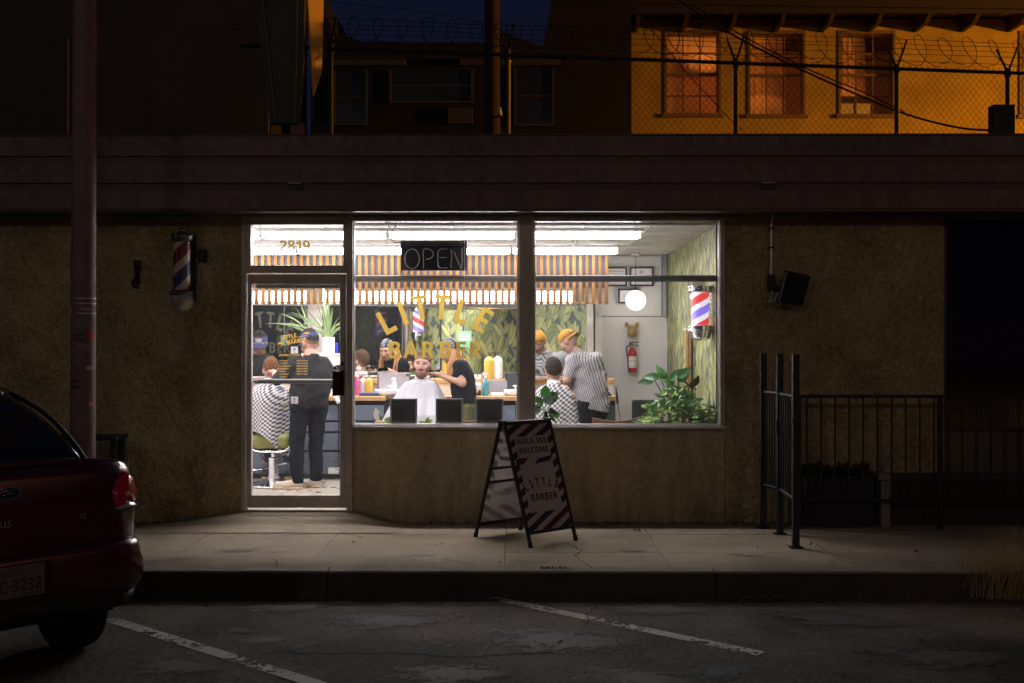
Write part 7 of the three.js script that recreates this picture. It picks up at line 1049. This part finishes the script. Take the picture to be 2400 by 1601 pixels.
  [[630, 759, 0.11], [676, 735, 0.09], [687, 733, 0.1], [652, 758, 0.1], [706, 712, 0.03], [716, 760, 0.1], [742, 690, 0.0], [752, 668, 0], [757, 705, 0], [764, 690, 0], [770, 640, 0.01], [775, 655, 0.01], [779, 715, 0.01], [786, 720, 0.02], [762, 735, 0], [748, 740, 0.01], [806, 757, 0.08], [815, 768, 0.07], [838, 762, 0.12], [800, 742, 0.05], [812, 752, 0.08], [735, 752, 0.04], [728, 772, 0.06], [790, 770, 0.05]].forEach(([a, b, c], i) => blade(a, b, c, i));
  // big umbrella plant and philodendron by the window, in floor pots
  const uz = -0.55, up = thing('umbrella_plant', 'large bushy umbrella plant in the right corner of the window', 'plant', [X(1588, uz), FL, uz]);
  mesh('pot', lathe([[0, 0], [0.15, 0], [0.2, 0.34], [0.21, 0.36], [0.185, 0.36], [0.17, 0.3], [0, 0.3]], 28), M([0.25, 0.22, 0.2], 0.7), up); mesh('stem', [[-0.12, 0.1], [0.1, -0.05], [0.02, 0.12], [-0.05, -0.1]].map(([x, q]) => tube([V(x * 0.3, 0.3, q * 0.3), V(x, 0.6, q), V(x * 1.6, 0.95, q)], 0.012)), M([0.12, 0.09, 0.05], 0.8), up);
  const lg = leafGeo(0.085, 0.028, 0.35), cls = [[], [], []]; 
  for (let i = 0; i < 230; i++) {
    let x, y; do { x = rr(-0.36, 0.26); y = rr(0.55, 1.12); } while (y > 1.10 - 1.9 * Math.pow(Math.max(0, Math.abs(x + 0.03) - 0.05), 1.35) - (x > 0.2 ? 0.02 : 0)); const q = rr(-0.22, 0.28), n = 6 + Math.floor(rnd() * 3), tilt = rr(0.1, 0.9), td = rr(0, 6.28), ax = V(Math.cos(td) * tilt, 1, Math.sin(td) * tilt).normalize(), rot = new THREE.Quaternion().setFromUnitVectors(V(0, 1, 0), ax), s = rr(0.75, 1.15);
    for (let m = 0; m < n; m++) { const a = m / n * Math.PI * 2 + i, d = V(Math.cos(a), -0.28, Math.sin(a)).applyQuaternion(rot); cls[i % 3].push(aim(lg.clone().scale(s, s, s), [x, y, q], d.toArray(), rr(-0.4, 0.4))); }
  }
  cls.forEach((c, i) => { mesh('foliage', c, gm([[0.09, 0.20, 0.08], [0.16, 0.30, 0.12], [0.28, 0.40, 0.12]][i]), up).userData.kind = 'stuff'; });
  const u2 = thing('umbrella_plant', 'smaller umbrella plant pressed into the lower right corner of the window', 'plant', [X(1660, -0.24), led, -0.25]), cl2 = [[], []];
  mesh('pot', lathe([[0, 0], [0.05, 0], [0.065, 0.02], [0, 0.02]], 20), M([0.3, 0.2, 0.14], 0.8), u2);
  for (let i = 0; i < 46; i++) { const x = rr(-0.13, 0.10), y = 0.02 + rnd() * (0.22 - Math.abs(x - 0.02) * 0.8), q = rr(-0.06, 0.06); for (let m = 0; m < 6; m++) { const a = m / 6 * 6.283 + i, d = V(Math.cos(a) * 0.7, -0.3 + rr(-0.2, 0.3), Math.sin(a)).normalize(); cl2[i % 2].push(aim(lg.clone().scale(0.62, 0.62, 0.62), [x, y, q], d.toArray(), rr(-0.4, 0.4))); } }
  cl2.forEach((c, i) => { mesh('foliage', c, gm([[0.09, 0.20, 0.08], [0.18, 0.31, 0.10]][i]), u2).userData.kind = 'stuff'; });
  mesh('stem', [tube([V(0, 0.02, 0), V(0.02, 0.1, 0), V(0.01, 0.2, 0)], 0.005)], M([0.1, 0.08, 0.04], 0.8), u2);
  const vz = -1.25, ph = thing('philodendron', 'tall philodendron with broad drooping leaves behind the umbrella plant', 'plant', [X(1600, vz), FL, vz]), kv = 2600 / 11.25;
  mesh('pot', lathe([[0, 0], [0.13, 0], [0.16, 0.28], [0.14, 0.28], [0.13, 0.24], [0, 0.24]], 24), M([0.3, 0.28, 0.26], 0.7), ph);
  const bl = leafGeo(0.19, 0.085, 0.7, 0.9), sts = []; [[1545, 884, -0.9, 0.12, 0], [1560, 886, -0.6, 0.5, 1], [1535, 890, -1, -0.15, 2], [1572, 892, 0.4, 0.5, 0], [1590, 895, 0.5, 0.5, 2], [1585, 885, 0.75, 0.7, 0], [1580, 905, -0.4, 0.4, 1], [1605, 885, 0.2, -0.8, 3], [1612, 905, 0.5, 0.3, 3], [1600, 915, -0.2, -0.7, 2], [1618, 918, -0.3, -0.6, 3]].forEach(([px, py_, dx, dy, c]) => { const p = [(px - 1600) / kv, Y(py_, vz) - FL, rr(-0.06, 0.12)]; mesh('leaf', aim(bl, p, [dx, dy, rr(0, 0.4)], rr(-0.6, 0.6)), gm([[0.03, 0.11, 0.03], [0.06, 0.19, 0.035], [0.03, 0.09, 0.03], [0.025, 0.05, 0.03]][c]), ph); sts.push(tube([V(0, 0.25, 0), V(p[0] * 0.4, p[1] * 0.7, p[2]), V(...p)], 0.006, 16)); });
  mesh('stem', sts, M([0.06, 0.06, 0.03], 0.7), ph);
  const wz = -1.5, wp = thing('wooden_post', 'pair of tall narrow wooden boards standing against the wallpapered wall', 'post', [X(1614, wz), FL, wz]); const wh = Y(770, wz) - FL; mesh('board', mrb(-0.038, -0.004, 0, wh - 0.02, -0.02, 0.02, 0.004), L.woodC, wp); mesh('board', mrb(0.0, 0.026, 0, wh - 0.05, -0.02, 0.015, 0.004), L.woodB, wp); mesh('board', mrb(0.03, 0.046, 0, wh - 0.06, -0.02, 0.018, 0.004), L.black, wp); mesh('cap', rb(-0.045, 0.05, wh - 0.02, wh + 0.004, -0.03, 0.03, 0.006), L.trim, wp);
}
{ // cut hair on the floor
  const im = new THREE.InstancedMesh(new THREE.SphereGeometry(0.03, 8, 5).scale(1, 0.12, 0.45), M([0.10, 0.055, 0.03], 0.95), 46), m = new THREE.Matrix4(), q = new THREE.Quaternion();
  for (let i = 0; i < 46; i++) { q.setFromEuler(new THREE.Euler(0, rr(-0.6, 0.6), 0)); const s = rr(0.3, 1.1); m.compose(V(X(rr(585, 800), -1.6), FL + 0.004, rr(-2.15, -1.15)), q, V(s * 1.3, s, s)); im.setMatrixAt(i, m); }
  im.name = 'hair_clippings'; im.userData = { kind: 'stuff', label: 'brown tufts of cut hair on the shop floor', category: 'hair clippings' }; im.castShadow = im.receiveShadow = true; scene.add(im);
}
renderer.render(scene, camera);
